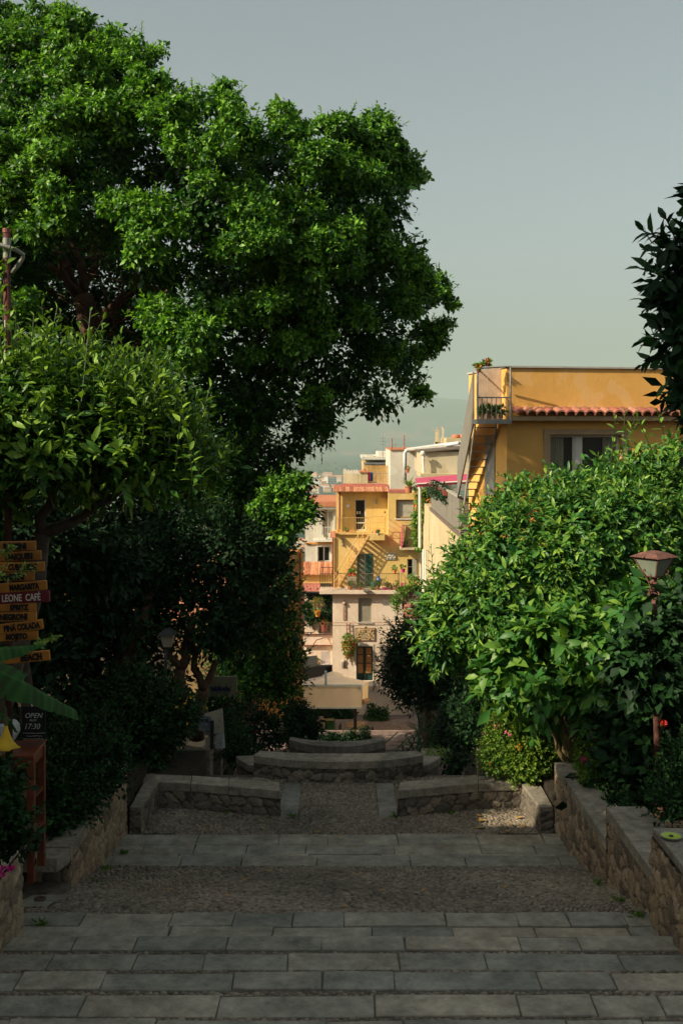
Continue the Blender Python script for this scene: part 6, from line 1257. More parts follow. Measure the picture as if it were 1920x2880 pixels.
# overhanging dark branch, top right, close to the eye
NL = lobes_px([(1905, 690, 48, 5.2), (1880, 790, 50, 5.2), (1890, 890, 55, 5.1), (1925, 1010, 65, 5.2), (1940, 820, 60, 5.3), (1945, 1130, 40, 5.2), (1950, 940, 60, 5.3), (2010, 700, 90, 5.4), (2020, 1050, 100, 5.4), (1960, 1220, 30, 5.3), (1990, 560, 40, 5.3), (1900, 960, 45, 5), (2010, 860, 90, 5.4), (2180, 760, 170, 5.8), (2200, 1000, 170, 5.8), (2350, 600, 190, 6.2), (2450, 900, 220, 6.3), (2150, 500, 130, 6.0), (2500, 650, 200, 6.6)])
shooty('overhanging_citrus', 'dark backlit citrus branch hanging in at the top right picture edge', NL, M_dark, 71, 760, .17, 8, .105, .038, M_bark2, [(Vector((3.6, 6.2, E-3.6)), P(2080, 1000, 5.5), .08, .05), (P(2080, 1000, 5.5), P(1930, 800, 5.2), .03, .008), (P(2080, 1000, 5.5), P(1990, 600, 5.3), .03, .008)], fill=330, up=-.1, tone=(.5, .25), curve=-.1, spread=1.0, prad=.10, droop=.3)
# second dark tree added behind the lemon tree to shade the landing
SC = lobes_px([(60, 1500, 120, 11.6), (190, 1540, 100, 11.8), (-60, 1460, 140, 11.8), (300, 1600, 80, 12.2), (60, 1640, 120, 11.8)])
shooty('added_evergreen', 'dark evergreen shrub added behind the lemon tree and the drinks sign to shade the landing', SC, M_dark, 72, 260, .4, 9, .12, .055, M_bark2, [(P(60, 2300, 11.8), P(60, 1600, 11.7), .07, .04)], kind=2, fill=420, prad=.3, tone=(.3, .2), cat='bush')
# banana leaves and trumpet flower at the left edge
def big_leaf(parent, mid, wid, n=90, m=8, seed=1, tone=.5, fold=.35):
    """blade around a curved midrib (list of 3D points), half-width function wid(s), torn edges"""
    g = G(seed); mid = [Vector(p) for p in mid]
    def pt(s):
        k = min(int(s * (len(mid) - 1)), len(mid) - 2); f = s * (len(mid) - 1) - k; return mid[k].lerp(mid[k+1], f * f * (3 - 2 * f) if False else f)
    V = []; T = []
    up = Vector((0, -.35, .94)).normalized()
    for i in range(n + 1):
        s = i / n; p = pt(s); d = (pt(min(1, s + .03)) - pt(max(0, s - .03))).normalized(); S = d.cross(up).normalized(); N = S.cross(d).normalized()
        for j in range(-m, m + 1):
            q = j / m; w_ = wid(s) * (1 + .02 * math.sin(i * .23) - (.22 * abs(q) if i % 29 == 11 else 0)) ; V.append(p + S * (q * w_) - N * (abs(q)**1.5 * w_ * fold) + N * (.0015 * math.sin(i * 1.1 + abs(q) * 3) * abs(q)) + d * (abs(q) * w_ * .25)); T.append(min(1, max(0, tone + .16 * math.sin(i * 1.1 + abs(q) * 3) + .12 * math.sin(i * .31) + .35 * (j == 0) + g.normal(0, .03))))
    W_ = 2 * m + 1; q4 = np.array([[i*W_+j, i*W_+j+1, (i+1)*W_+j+1, (i+1)*W_+j] for i in range(n) for j in range(2*m)])
    return np_mesh('leaf', np.array([tuple(v) for v in V]), [q4], np.array(T), M_banana, parent, smooth=True)
bt = thing('banana_plant', 'banana plant with broad drooping leaves at the left edge, before the drinks sign', 'plant', tuple(P(-150, 2300, 6)))
wl1 = lambda s: .21 * (min(1, s * 5 + .55)) * (1 - max(0, s - .72)**1.6 * 4.2) + .01
big_leaf(bt, [P(-230, 1800, 5.6), P(-60, 1862, 5.6), P(60, 1915, 5.6), P(140, 1960, 5.7), P(216, 2000, 5.8)], lambda s: max(.012, .125 * (1 - max(0, s - .45)**1.2 * 1.15)), seed=1, tone=.2)
big_leaf(bt, [P(-230, 1850, 5.9), P(-60, 1832, 5.9), P(50, 1822, 6.0), P(128, 1812, 6.1)], lambda s: max(.01, .085 * (1 - max(0, s - .45)**1.2 * 1.9)), seed=2, tone=.3)
big_leaf(bt, [P(-200, 2000, 6.0), P(-60, 1990, 6.0), P(20, 2010, 6.1), P(50, 2060, 6.2)], lambda s: max(.01, .09 * (1 - s * .85)), seed=3, tone=.2)
mb = MB(); mb.tube([P(-160, 2500, 6), P(-180, 2000, 5.9), P(-230, 1800, 5.7)], [.09, .07, .03], 8); mb.build('stem', mat('banana_stem', (.12, .13, .05), .7, .2, 6, .1), bt)
mb = MB(); c = P(18, 2035, 5.6); n_ = 12; vs = []
for k, (r_, z) in enumerate(((.008, 0), (.012, -.03), (.025, -.07), (.04, -.10), (.062, -.125), (.06, -.128))):
    for j in range(n_): a = 2*math.pi*j/n_; w_ = 1 + (.28 * math.cos(5 * a) if k > 3 else 0); vs.append((c.x + r_*w_*math.cos(a) , c.y + r_*w_*math.sin(a), c.z + z))
mb.add(vs, [(k*n_+j, k*n_+(j+1) % n_, (k+1)*n_+(j+1) % n_, (k+1)*n_+j) for k in range(5) for j in range(n_)])
tf = thing('trumpet_flower', 'single hanging yellow trumpet flower in front of the wooden table', 'flower', c); mb.build('petals', M_yelp, tf, smooth=True); mb = MB(); mb.tube([c, c + Vector((0, 0, .08)), P(-5, 1960, 5.6)], .006, 6); mb.ball(c + Vector((0, 0, .01)), .014, 8, 5, 2.2); mb.build('stalk', mat('banana_stem', (.12, .13, .05)), tf)
# weeds at the feet of the walls
wp = [(2.5, 9.6, 4.24), (2.5, 10.4, 4.42), (2.48, 11.7, 4.84), (-2.5, 11.3, 4.66), (-2.48, 12.2, 4.84), (2.52, 9.05, 4.12), (-2.5, 8.9, 4.12), (-.62, 13.65, 4.94), (.68, 13.62, 4.94), (-2.45, 10.6, 4.5), (1.4, 13.75, 4.94), (-1.5, 13.78, 4.94)]
for i, (x, y, d) in enumerate(wp):
    g = G(900 + i); n = 40; a = unit(g.normal(size=(n, 3)) * [1, 1, .5] + [0, 0, .8]); V, fs = leaf_arrays(np.zeros((n, 3)) + g.normal(0, .02, (n, 3)) * [1, 1.5, 0], a, unit(g.normal(size=(n, 3)) + [0, 0, .6]), g.uniform(.03, .085, n), g.uniform(.008, .018, n), 2)
    o = np_mesh('weed_tuft', V, fs, np.repeat(g.uniform(.2, .7, n), 4), M_lant); o.location = (x, y, E - d); tag(o, 'small green weed tuft rooted in a joint at the foot of a stone wall', 'weed', 'weeds at the wall feet')
# fallen leaves on the paving
g = G(80); n = 34; xs = g.uniform(-2.4, 2.4, n); ys = g.uniform(9.3, 13.5, n); xs[:9] = g.uniform(1.5, 2.3, 9); ys[:9] = g.uniform(13.1, 13.7, 9)
zs = np.where(ys > 12.79, E - 4.93, np.where(ys > 11.6, E - 4.80, E - np.interp(ys, [9.1, 11.62], [4.14, 4.75]) + .02))
for i in range(n):
    V, fs = leaf_arrays(np.array([[0, 0, .008]]), np.array([[1., 0, .05]]), np.array([[0, 0, 1.]]), np.array([.075]), np.array([.03]), 6, droop=-.12)
    if i == 0: first = np_mesh('fallen_leaf', V, fs, np.full(len(V), .6), tone_mat('dry_leaf', [(0, (.30, .15, .04)), (1, (.50, .33, .09))], .9, noise=0, bump=0)); o = first
    else: o = first.copy(); COL.objects.link(o)
    o.location = (xs[i], ys[i], zs[i]); o.rotation_euler = (0, 0, g.uniform(0, 6.28)); o.scale = (1,) * 3 if i > 9 else (1.5,) * 3
    tag(o, 'dry fallen citrus leaf lying on the stone paving', 'leaf', 'dry leaves fallen on the paving')
# ================================================================ CAFÉ, SIGNS, LAMP, SMALL THINGS
# ---- peach awning umbrella
YU = 41.0
U = thing('café_umbrella', 'large square peach umbrella with a white-edged drop panel on the little square', 'umbrella', P(935, 2120, 42.7))
U.name = 'cafe_umbrella'
a, b, c, d = P(848, 1928, YU), P(1018, 1932, YU), P(1035, 1917, 44.6), P(850, 1913, 44.6); ap = P(935, 1896, 42.8)
mb = MB(); mb.add([a, b, c, d, ap], [(0, 1, 4), (1, 2, 4), (2, 3, 4), (3, 0, 4)]); o = mb.build('canopy', M_peach, U); 
mb = MB(); r0 = [ap + Vector((math.cos(k/12*6.283) * .42, math.sin(k/12*6.283) * .42, -.05 + .02 * math.sin(k * 2.1))) for k in range(12)]; mb.add([ap + Vector((0, 0, .12))] + r0, [(0, k + 1, (k + 1) % 12 + 1) for k in range(12)]); mb.build('top_vent', M_peach, U)
mb = MB(); k = 30; vs = []
for i in range(k + 1):
    s = i / k; x0, x1 = PX(851, YU), PX(1017, YU); x = x0 + (x1 - x0) * s; vs += [(x, YU + .012 * math.sin(i * .7), PZ(1990, YU)), (x, YU + .008 * math.sin(i * .9 + 1), PZ(1932, YU))]
mb.add(vs, [(2*i, 2*i+2, 2*i+3, 2*i+1) for i in range(k)]); mb.add([P(1019, 1934, YU+.1), P(1035, 1917, 44.6), P(1034, 1975, 44.6), P(1019, 1968, YU+.3)], [(0, 3, 2, 1)]); mb.build('drop_panel', M_peach, U)
mb = MB(); mb.tube([P(1018, 1975, YU+.2), P(1026, 1972, 42), P(1036, 1968, 43)], [.10, .09, .07], 8); mb.build('rolled_side_panel', mat('dark_peach_canvas', (.34, .19, .12), .9, .2, 6, .1), U)
mb = MB(); mb.pbox(849, 1018, 1926, 1932, YU-.06, .09); mb.pbox(855, 1017, 1989, 1993.5, YU-.03, .05); mb.pbox(1014, 1019, 1932, 1941, YU-.07, .06); mb.build('white_bars', M_alu, U)
mb = MB(); mb.pbox(912.5, 919, 1888, 1926, YU-.10, .09); mb.build('mast_top', mat('pale_blue_mast', (.38, .47, .54), .4, .05, 5, 0), U)
mb = MB(); mb.pbox(910, 921, 1990, 2125, 42.7, .14); mb.build('post', M_iron, U); mb = MB(); mb.pbox(994, 1003, 1990, 2110, YU+.3, .12); mb.build('post', M_iron, U)
mb = MB(); mb.pbox(905, 926, 2085, 2105, 42.4, .5); mb.build('base_box', M_iron, U)
zf = E - 12.6
def table(lab, x, Y, w_, cloth=None):
    t = thing('cafe_table', lab, 'table', (PX(x, Y), Y, zf), 'café tables'); X = PX(x, Y)
    mb = MB(); mb.box(X-w_/2, X+w_/2, Y-.4, Y+.4, zf+.72, zf+.75); mb.build('table_top', cloth or mat('pale_table_top', (.40, .26, .17), .6, .15, 6, .1), t, bevel=.01)
    mb = MB(); mb.bar((X, Y, zf+.03), (X, Y, zf+.72), .04, 8); mb.box(X-.25, X+.25, Y-.04, Y+.04, zf, zf+.03); mb.box(X-.04, X+.04, Y-.25, Y+.25, zf+.001, zf+.031); mb.build('leg', M_iron, t)
table('near wooden café table left of the dark post', 935, 40.6, 1.3); table('pale café table just behind the right dark post', 1001, 43.0, .8); table('small café table deep under the umbrella, left', 890, 43.8, .8)
def chair(lab, x, Y, rz):
    t = thing('cafe_chair', lab, 'chair', (0, 0, 0), 'dark café chairs'); m = M_iron
    mb = MB(); mb.box(-.22, .22, -.21, .21, .43, .46); mb.build('seat', m, t)
    mb = MB(); mb.box(-.21, .21, .19, .215, .62, .86)
    mb.build('backrest', m, t)
    for sx in (-.2, .2):
        for sy in (-.19, .2): mb = MB(); mb.bar((sx, sy, 0), (sx, sy, .43 if sy < 0 else .86), .016); mb.build('leg', m, t)
    for ch in t.children: ch.matrix_parent_inverse = Matrix.Identity(4)
    t.location = (PX(x, Y), Y, zf); t.rotation_euler = (0, 0, rz); return t
for lab, x, Y, rz in (('dark café chair at the far right end of the terrace', 1034, 42.2, -1.5), ('dark café chair left of the pale table', 970, 42.6, 1.4), ('dark café chair with its back to the stairs before the wooden table', 955, 39.9, 3.0), ('dark café chair at the left end of the wooden table', 885, 40.6, 1.6), ('dark café chair half hidden behind the right post', 1012, 41.7, 2.7)): chair(lab, x, Y, rz)
mb = MB(); X, Y = PX(921, 42.2), 42.2
for i in range(14):
    th = i / 13 * math.pi; mb.tone = .5
mb.hexa([(X-.10, Y, zf+.4), (X+.32, Y, zf+.4), (X+.32, Y+.3, zf+.4), (X-.10, Y+.3, zf+.4)], [(X-.05, Y, zf+1.15), (X+.28, Y, zf+1.25), (X+.28, Y+.2, zf+1.25), (X-.05, Y+.2, zf+1.15)])
t = thing('draped_armchair', 'armchair draped with a green cloth under the umbrella', 'armchair', (X, Y, zf)); mb.build('green_drape', mat('bottle_green_cloth', (.05, .15, .06), .9, .2, 6, .1), t, bevel=.06)
mb = MB(); mb.box(X-.16, X-.11, Y-.03, Y+.1, zf, zf+1.1); mb.box(X-.16, X+.25, Y-.05, Y-.005, zf+1.12, zf+1.2); mb.build('pale_frame', M_cream, t)
tr = thing('plant_trough', 'long reddish plant trough on the square right of the umbrella', 'planter', P(1066, 2052, 46.4)); mb = MB(); mb.pbox(1040, 1087, 2032, 2050, 46.3, .45); mb.build('trough', mat('dark_terracotta', (.26, .10, .07), .85, .2, 8, .1), tr, bevel=.02)
V, fs, t_ = puffs(G(90), lobes_px([(1045, 2020, 12, 46.5), (1060, 2022, 13, 46.5), (1075, 2018, 14, 46.5), (1078, 2000, 10, 46.5), (1048, 1995, 10, 46.5)]), 130, 12, .14, .07, .15, tone=(.7, .2)); np_mesh('foliage', V, fs, t_, M_dark, tr)
for i, (x, y, lab) in enumerate(((905, 1998, 'left'), (955, 2002, 'right'))):
    V, fs, t_ = puffs(G(95 + i), lobes_px([(x + k * 9, y + 3 * (k % 2), 12, 49) for k in range(-3, 4)]), 130, 12, .16, .08, .16, tone=(.6, .2)); t = thing('potted_shrub', 'leafy shrub row at the back of the café terrace, %s part' % lab, 'plant', tuple(P(x, y + 30, 49)), 'shrubs behind the café terrace'); np_mesh('foliage', V, fs, t_, M_dark, t)
    mb = MB(); mb.pbox(x - 25, x + 25, y + 12, y + 30, 49, .4); mb.build('trough', M_brown, t)
flower_pot('small flowering pot standing at the dark post foot on the terrace', 906, 2068, 40.2, 8, 8, 9, M_white, M_dark, M_mgp, 350)
flower_pot('little pot with a yellow flower on the café floor near the right post', 995, 2066, 40.5, 8, 7, 7, M_brown, M_dark, M_yelp, 351)
V, fs, t_ = puffs(G(97), lobes_px([(1015, 2075, 16, 39), (1030, 2085, 14, 39), (1000, 2092, 14, 39), (1040, 2070, 12, 39)]), 110, 12, .10, .05, .12, tone=(.4, .2)); tag(np_mesh('terrace_bush', V, fs, t_, M_dark), 'dark low bush at the right front corner of the café terrace', 'bush')
V, fs, t_ = puffs(G(197), lobes_px([(792 + k * 21, 2078 + 5 * (k % 3), 20, 27.5) for k in range(12)] + [(830, 2060, 18, 27.7), (880, 2066, 12, 27.7), (1022, 2062, 17, 27.7)]), 900, 14, .06, .035, .10, tone=(.3, .2), rej=.2, inner=.3); tag(np_mesh('box_hedge', V, fs, t_, M_dark), 'low dark hedge running in front of the café tables', 'hedge')
# terracotta trough and closed brown parasol by the cream wall
mb = MB(); mb.pbox(1136, 1184, 1708, 1740, 50, .5); mb.pbox(1134, 1186, 1704, 1709, 49.96, .58); tr = thing('terracotta_trough', 'big terracotta trough below the right end of the yellow balcony', 'planter', P(1160, 1740, 50)); mb.build('trough', mat('salmon_terracotta', (.48, .19, .13), .85, .15, 6, .1), tr, bevel=.02)
mb = MB(); mb.lathe([(.62, 0), (.66, .35), (.55, .72), (.3, .95), (.05, 1.0)], P(1166, 1706, 50.9), 18); tag(mb.build('brown_cover', mat('brown_cloth', (.25, .16, .11), .9, .15, 4, .1), smooth=True), 'rounded brown cloth cover behind the terracotta trough', 'cover')
V, fs, t_ = puffs(G(98), lobes_px([(1112, 1690, 10, 50.4), (1120, 1675, 12, 50.4), (1135, 1665, 13, 50.4), (1150, 1650, 12, 50.4), (1168, 1640, 13, 50.4), (1180, 1650, 10, 50.4), (1126, 1700, 8, 50.4), (1117, 1712, 6, 50.4), (1158, 1630, 10, 50.4)]), 130, 12, .13, .06, .14, tone=(.45, .25)); o = np_mesh('foliage', V, fs, t_, M_lant, tr)
mb = MB(); mb.pbox(1126, 1134, 1640, 1672, 50.6, .1); tag(mb.build('pink_cloth', M_mag), 'narrow magenta cloth hanging at the balcony end above the trough', 'cloth')
# awning-dark recess under the left part of the cream building: shop wall at the right of the café
mb = MB(); mb.box(2.0, 8.5, 27.95, 28.4, E - 9.5, E - 6.6); tag(mb.build('garden_back_wall', M_mortar), 'shaded stone wall behind the dark citrus tree', 'wall')

# ---- text
def text_part(s, size, parent, m, mw, bold=0.0, shear=0.0, name='lettering', spacing=1.0, align='RIGHT', sx=1.0, stencil=False):
    cu = bpy.data.curves.new('lettering', 'FONT'); cu.body = s; cu.size = size; cu.extrude = 0.0015; cu.offset = bold; cu.shear = shear
    cu.space_character = spacing; cu.align_x = align; cu.resolution_u = 3
    tmp = bpy.data.objects.new('tmp_text', cu); COL.objects.link(tmp)
    me = bpy.data.meshes.new_from_object(tmp.evaluated_get(bpy.context.evaluated_depsgraph_get())) if False else None
    bpy.context.view_layer.update(); dg = bpy.context.evaluated_depsgraph_get(); me = bpy.data.meshes.new_from_object(tmp.evaluated_get(dg))
    bpy.data.objects.remove(tmp); bpy.data.curves.remove(cu)
    T = mw @ Matrix.Rotation(R(90), 4, 'X') @ Matrix.Diagonal((sx, 1, 1, 1)); me.transform(T); me.materials.clear(); me.materials.append(m)
    return _link(name, me, parent)
# ---- drinks sign, a post with stacked boards
YS = 6.6
DS = thing('drinks_sign', 'post stacked with orange wooden boards naming cocktails, one dark red board', 'sign', P(20, 2300, YS))
M_bd = mat('orange_board', (.42, .165, .025), .7, .22, 7, .15, 30); M_bd2 = mat('dim_orange_board', (.30, .12, .02), .7, .22, 7, .15, 30); M_rb = mat('dark_red_board', (.13, .012, .02), .6, .1, 6, .05); M_ink = mat('black_lettering', (.012, .01, .01), .7, .1, 5, 0); M_wl = mat('white_lettering', (.62, .55, .45), .7, .1, 5, 0)
mb = MB(); mb.bar(P(-30, 1500, YS+.06), P(-30, 2420, YS+.06), .05, 8); mb.build('post', M_bark2, DS)
boards = [('ROSSINI', 102, 1521, 1547, 1.5, 77, 1), ('DAIQUIRI', 117, 1548, 1574, 2.5, 95, 1), ('CUBA LIBRE', 126, 1580, 1606, .5, 106, 0), ('MARTINI', 98, 1608, 1632, 1, 71, 1), ('MARGARITA', 133, 1632, 1658, 4, 112, 0),
          ('LEONE  CAFÉ', 141, 1660, 1692, 2.5, 117, 2), ('SPRITZ', 103, 1694, 1718, 1, 82, 0), ('NEGRONI', 104, 1719, 1744, 2, 80, 0), ('PINA COLADA', 122, 1741, 1768, 7, 114, 0), ('MOJITO', 108, 1773, 1798, 3, 80, 0), ('BEACH', 141, 1828, 1856, 5, 121, 0)]
for i, (s, xr, y0, y1, ang, tx, k) in enumerate(boards):
    cz = P(xr, (y0 + y1) / 2, YS); h = (y1 - y0) * YS / F; m4 = Matrix.Translation(cz) @ Matrix.Rotation(-R(ang), 4, 'Y')
    mb = MB(); mb.box(-.62, 0, -.012 - .002 * (i % 3), .012, -h/2, h/2); bd = mb.build('board', (M_bd, M_bd2, M_rb)[k], DS, bevel=.003); bd.data.transform(m4)
    text_part(s, h * .86, bd, M_wl if k == 2 else M_ink, m4 @ Matrix.Translation(((tx - xr) * YS / F, -.0175, -h * .30)), .003 if k != 2 else .001, spacing=1.0, sx=(.66 if len(s) > 8 else .80) if k != 2 else .66)
cz = P(122, 1754.5, YS); m4 = Matrix.Translation(cz) @ Matrix.Rotation(-R(7), 4, 'Y'); mb = MB(); xx = -(122 - 38) * YS / F; zz = 13.4 * YS / F * .72; mb.tube([(xx, -.018, zz), (xx + .006, -.018, zz + .004), (xx + .012, -.018, zz), (xx + .018, -.018, zz + .004)], .0022, 4)
o = mb.build('tilde', M_ink, bd if False else [c for c in DS.children if c.name.startswith('board')][-3]); o.data.transform(m4)
# ---- chalk board on the wooden table
T = thing('wooden_table', 'tall varnished red-brown wooden shelf table at the left edge', 'table', P(60, 2380, 9.8))
M_rw = mat('red_varnished_wood', (.17, .045, .022), .35, .3, 7, .1, 40, spec=.5)
ty = 9.4; zt_ = PZ(2124, ty)
mb = MB(); mb.hexa([(PX(-120, ty), ty, zt_-.03), (PX(96, ty), ty, zt_-.03), (PX(96, ty)-.02, ty+.45, zt_-.03), (PX(-120, ty), ty+.45, zt_-.03)], [(PX(-120, ty), ty, zt_), (PX(96, ty), ty, zt_), (PX(96, ty)-.02, ty+.45, zt_), (PX(-120, ty), ty+.45, zt_)]); mb.build('table_top', M_rw, T, bevel=.005)
zb_ = E - 4.0
for x, y in ((PX(80, ty) - .02, ty + .02), (PX(80, ty) - .03, ty + .38), (PX(-110, ty), ty + .02), (PX(-110, ty), ty + .38)):
    mb = MB(); mb.box(x, x + .065, y, y + .06, zb_, zt_ - .031); mb.build('leg', M_rw, T, bevel=.004)
mb = MB(); mb.box(PX(-110, ty)+.066, PX(80, ty)+.03, ty+.03, ty+.43, zt_-.42, zt_-.40); mb.build('shelf', M_rw, T); mb = MB(); mb.box(PX(-110, ty)+.066, PX(80, ty)+.03, ty+.03, ty+.43, zt_-.74, zt_-.72); mb.build('shelf', M_rw, T)
mb = MB(); mb.box(PX(80, ty)-.01, PX(80, ty)+.025, ty+.085, ty+.375, zt_-.12, zt_-.035); mb.box(PX(-110, ty)+.066, PX(80, ty)-.022, ty+.035, ty+.055, zt_-.13, zt_-.035); mb.build('apron', M_rw, T)
CBY = 9.74; CB = thing('chalkboard', 'black chalkboard chalked with opening hours standing on the wooden table', 'chalkboard', P(95, 2090, CBY))
mb = MB(); mb.pbox(63, 128, 1988, 2083, CBY, .02); mb.build('board', mat('blackboard', (.012, .012, .012), .8, .2, 9, .05), CB, bevel=.003)
mb = MB(); mb.pbox(60, 128, 2083, 2086.5, CBY-.03, .06); mb.build('ledge', M_wood, CB)
M_chalk = mat('chalk', (.50, .50, .47), .95, .2, 30, 0)
def tx(s, px_, py_, size_px, m, par, shear=.25, Y=CBY, al='LEFT', sx=1.0, bold=0): return text_part(s, size_px * Y / F, par, m, Matrix.Translation((PX(px_, Y), Y - .004, PZ(py_, Y))), bold, shear, align=al, sx=sx)
tx('OPEN', 70, 2019, 20, M_chalk, CB, sx=.95); tx('FROM', 84, 2028, 7, M_chalk, CB); tx('17:30', 68, 2050, 22, M_chalk, CB, sx=.92)
mb = MB(); r_ = random.Random(4)
for row, (xa, xb, y) in enumerate(((66, 126, 2062), (76, 118, 2070), (66, 122, 2078))):
    x = xa
    while x < xb: w_ = r_.uniform(2, 4.5); mb.bar(P(x, y + r_.uniform(-1.2, 1.2), CBY-.004), P(x + w_, y + r_.uniform(-1.5, 1.5), CBY-.004), .0018); x += w_ * r_.uniform(.7, 1.5)
mb.build('chalk_scribble', M_chalk, CB)
mb = MB(); x0 = PX(-40, 9.6); x1 = PX(27, 9.6); z0 = zt_ + .001
pts = [(x1 + .02, z0 + .09), (x1 + .012, z0 + .15), (x1 - .02, z0 + .185), (x1 - .10, z0 + .20), (x0, z0 + .20)]
mb.prism([(x, 9.62, z) for x, z in pts] + [(x0, 9.62, z0), (x1 - .03, 9.62, z0)], (0, .26, 0)); tag(mb.build('napkin_box', mat('white_cloth', (.50, .50, .52), .9, .1, 6, .1), bevel=.01), 'box under a folded white cloth on the wooden table, behind the yellow flower', 'box')
# ---- rusty pole on the left with the grey bent pipe
YP = 9.3
po = thing('rusty_pole', 'rusty red pole with a pale painted-on sun strip rising through the lemon tree', 'pole', P(22, 2300, YP))
mb = MB(); mb.tube([P(28, 2400, YP), P(22, 1100, YP), P(20, 646, YP)], .031, 14); mb.build('post', mat('peeling_red_paint', (.11, .035, .026), .8, .35, 5, .3, 40, col2=(.045, .02, .015)), po, smooth=True)
mb = MB(); mb.tube([P(20.5, 726, YP), P(20.3, 670, YP)], .034, 14); mb.build('grey_sleeve', M_greym, po); mb = MB(); mb.tube([P(20, 655, YP), P(20, 643, YP)], .036, 14); mb.build('cap', M_rust, po)
mb = MB(); mb.tube([P(15.5, 900, YP-.028), P(14, 1200, YP-.028)], .007, 6); mb.build('sun_edge_strip', M_white, po)  # pale strip painted on for the sun along the pole's left edge
mb = MB(); mb.tube([P(-30, 680, YP-.06), P(0, 688, YP-.06), P(30, 697, YP-.06), P(52, 706, YP-.05), P(66, 716, YP-.03), P(64, 728, YP), P(50, 748, YP), P(34, 768, YP)], .018, 10); tag(mb.build('bent_pipe', M_greym, smooth=True), 'grey bent pipe strapped across the top of the rusty pole', 'pipe')
# ---- pink lamp post on the right
YL_ = 11.6; bx, by = PX(1838, YL_), YL_
LP = thing('lamp_post', 'old pink-rusty lamp post with a square tapering lantern among the bushes', 'street lamp', (bx, by, E - 4.3))
M_pr = mat('pink_rust', (.17, .075, .055), .85, .3, 12, .3, 50, col2=(.075, .036, .028))
mb = MB(); zl = PZ(1625, YL_); mb.tube([(bx + .06, by, E - 4.4), (bx + .02, by, PZ(1950, YL_)), (bx, by, zl)], [.042, .036, .032], 12); mb.lathe([(.07, 0), (.06, .25), (.045, .3)], (bx + .06, by, E - 4.35), 12); mb.lathe([(.05, 0), (.04, .06), (.05, .1)], (bx, by, zl - .14), 10); mb.build('post', M_pr, LP, smooth=True)
mb = MB()
for s in (0, 1, 2, 3):
    a = s * math.pi / 2 + math.pi * .20; pts = []
    for k in range(30):
        f = k / 29; 
        if f < .3: th = f / .3 * 4.2; rr_ = .045 * (1 - f / .3 * .0) ; px_, pz_ = .085 + .042 * math.cos(th + 1.0) * (.35 + .65 * f / .3), -.16 + .042 * math.sin(th + 1.0) * (.35 + .65 * f / .3)
        elif f < .75: q = (f - .3) / .45; px_, pz_ = .045 + .12 * q**1.6, -.14 + .20 * q
        else: q = (f - .75) / .25; th = q * 5.2; px_, pz_ = .165 + .026 * math.sin(th) * (1 - .5 * q), .085 - .026 * math.cos(th) * (1 - .5 * q)
        pts.append((bx + px_ * math.cos(a), by + px_ * math.sin(a), zl + pz_))
    mb.tube(pts, .006, 6)
mb.build('scroll_bracket', M_pr, LP, smooth=True)
rot = R(38)
def sq(h, z): return [Vector((bx + h * math.cos(rot + k * math.pi / 2 + math.pi / 4) * 1.4142, by + h * math.sin(rot + k * math.pi / 2 + math.pi / 4) * 1.4142, z)) for k in range(4)]
z0, z1 = zl + .02, PZ(1568, YL_); lo, hi = sq(.068, z0), sq(.152, z1)
mb = MB()
for k in range(4): mb.bar(lo[k], hi[k], .010); mb.bar(lo[k], lo[(k+1) % 4], .010); mb.bar(hi[k], hi[(k+1) % 4], .010)
lf = mb.build('lantern_frame', M_pr, LP)
mb = MB(); lo2, hi2 = sq(.066, z0 + .002), sq(.149, z1 - .002); mb.add(lo2 + hi2, [(k, (k+1) % 4, 4 + (k+1) % 4, 4 + k) for k in range(4)] + [(3, 2, 1, 0)]); mb.build('glass', mat('frosted_green_glass', (.22, .25, .19), .35, .1, 6, 0, spec=.4), lf)
mb = MB(); r0, r1 = sq(.185, z1 + .008), sq(.10, z1 + .055); r2 = sq(.03, z1 + .075); mb.add(r0 + r1 + r2, [(k, (k+1) % 4, 4 + (k+1) % 4, 4 + k) for k in range(4)] + [(4+k, 4+(k+1) % 4, 8+(k+1) % 4, 8+k) for k in range(4)] + [(8, 9, 10, 11), (3, 2, 1, 0)])
for k in range(4): c = (r0[k] + r0[(k+1) % 4]) / 2; mb.ball(c + Vector((0, 0, .01)), .012, 6, 4)
mb.build('lantern_roof', M_pr, LP)
# second lamp in the dark left garden
lx, ly = PX(472, 15.6), 15.6
LP2 = thing('lamp_post', 'thin dark lamp post with a pale square lantern in the shaded left garden', 'street lamp', (lx - .1, ly, E - 4.6))
mb = MB(); mb.tube([(lx - .12, ly, E - 4.6), (lx - .06, ly, PZ(1960, ly)), (lx - .02, ly, PZ(1818, ly))], [.035, .028, .024], 10); mb.build('post', M_iron, LP2, smooth=True)
def sq2(h, z): return [Vector((lx + h * sx_, ly + h * sy_, z)) for sx_, sy_ in ((-1, -1), (1, -1), (1, 1), (-1, 1))]
lo, hi = sq2(.055, PZ(1818, ly)), sq2(.10, PZ(1783, ly)); mb = MB(); mb.add(lo + hi, [(k, (k+1) % 4, 4 + (k+1) % 4, 4 + k) for k in range(4)] + [(3, 2, 1, 0)]); mb.build('glass', mat('milky_glass', (.42, .36, .26)), LP2)
mb = MB(); hi = sq2(.13, PZ(1783, ly)); mb.add(hi + sq2(.04, PZ(1768, ly)), [(k, (k+1) % 4, 4 + (k+1) % 4, 4 + k) for k in range(4)] + [(4, 5, 6, 7), (3, 2, 1, 0)]); mb.build('lantern_roof', M_iron, LP2)
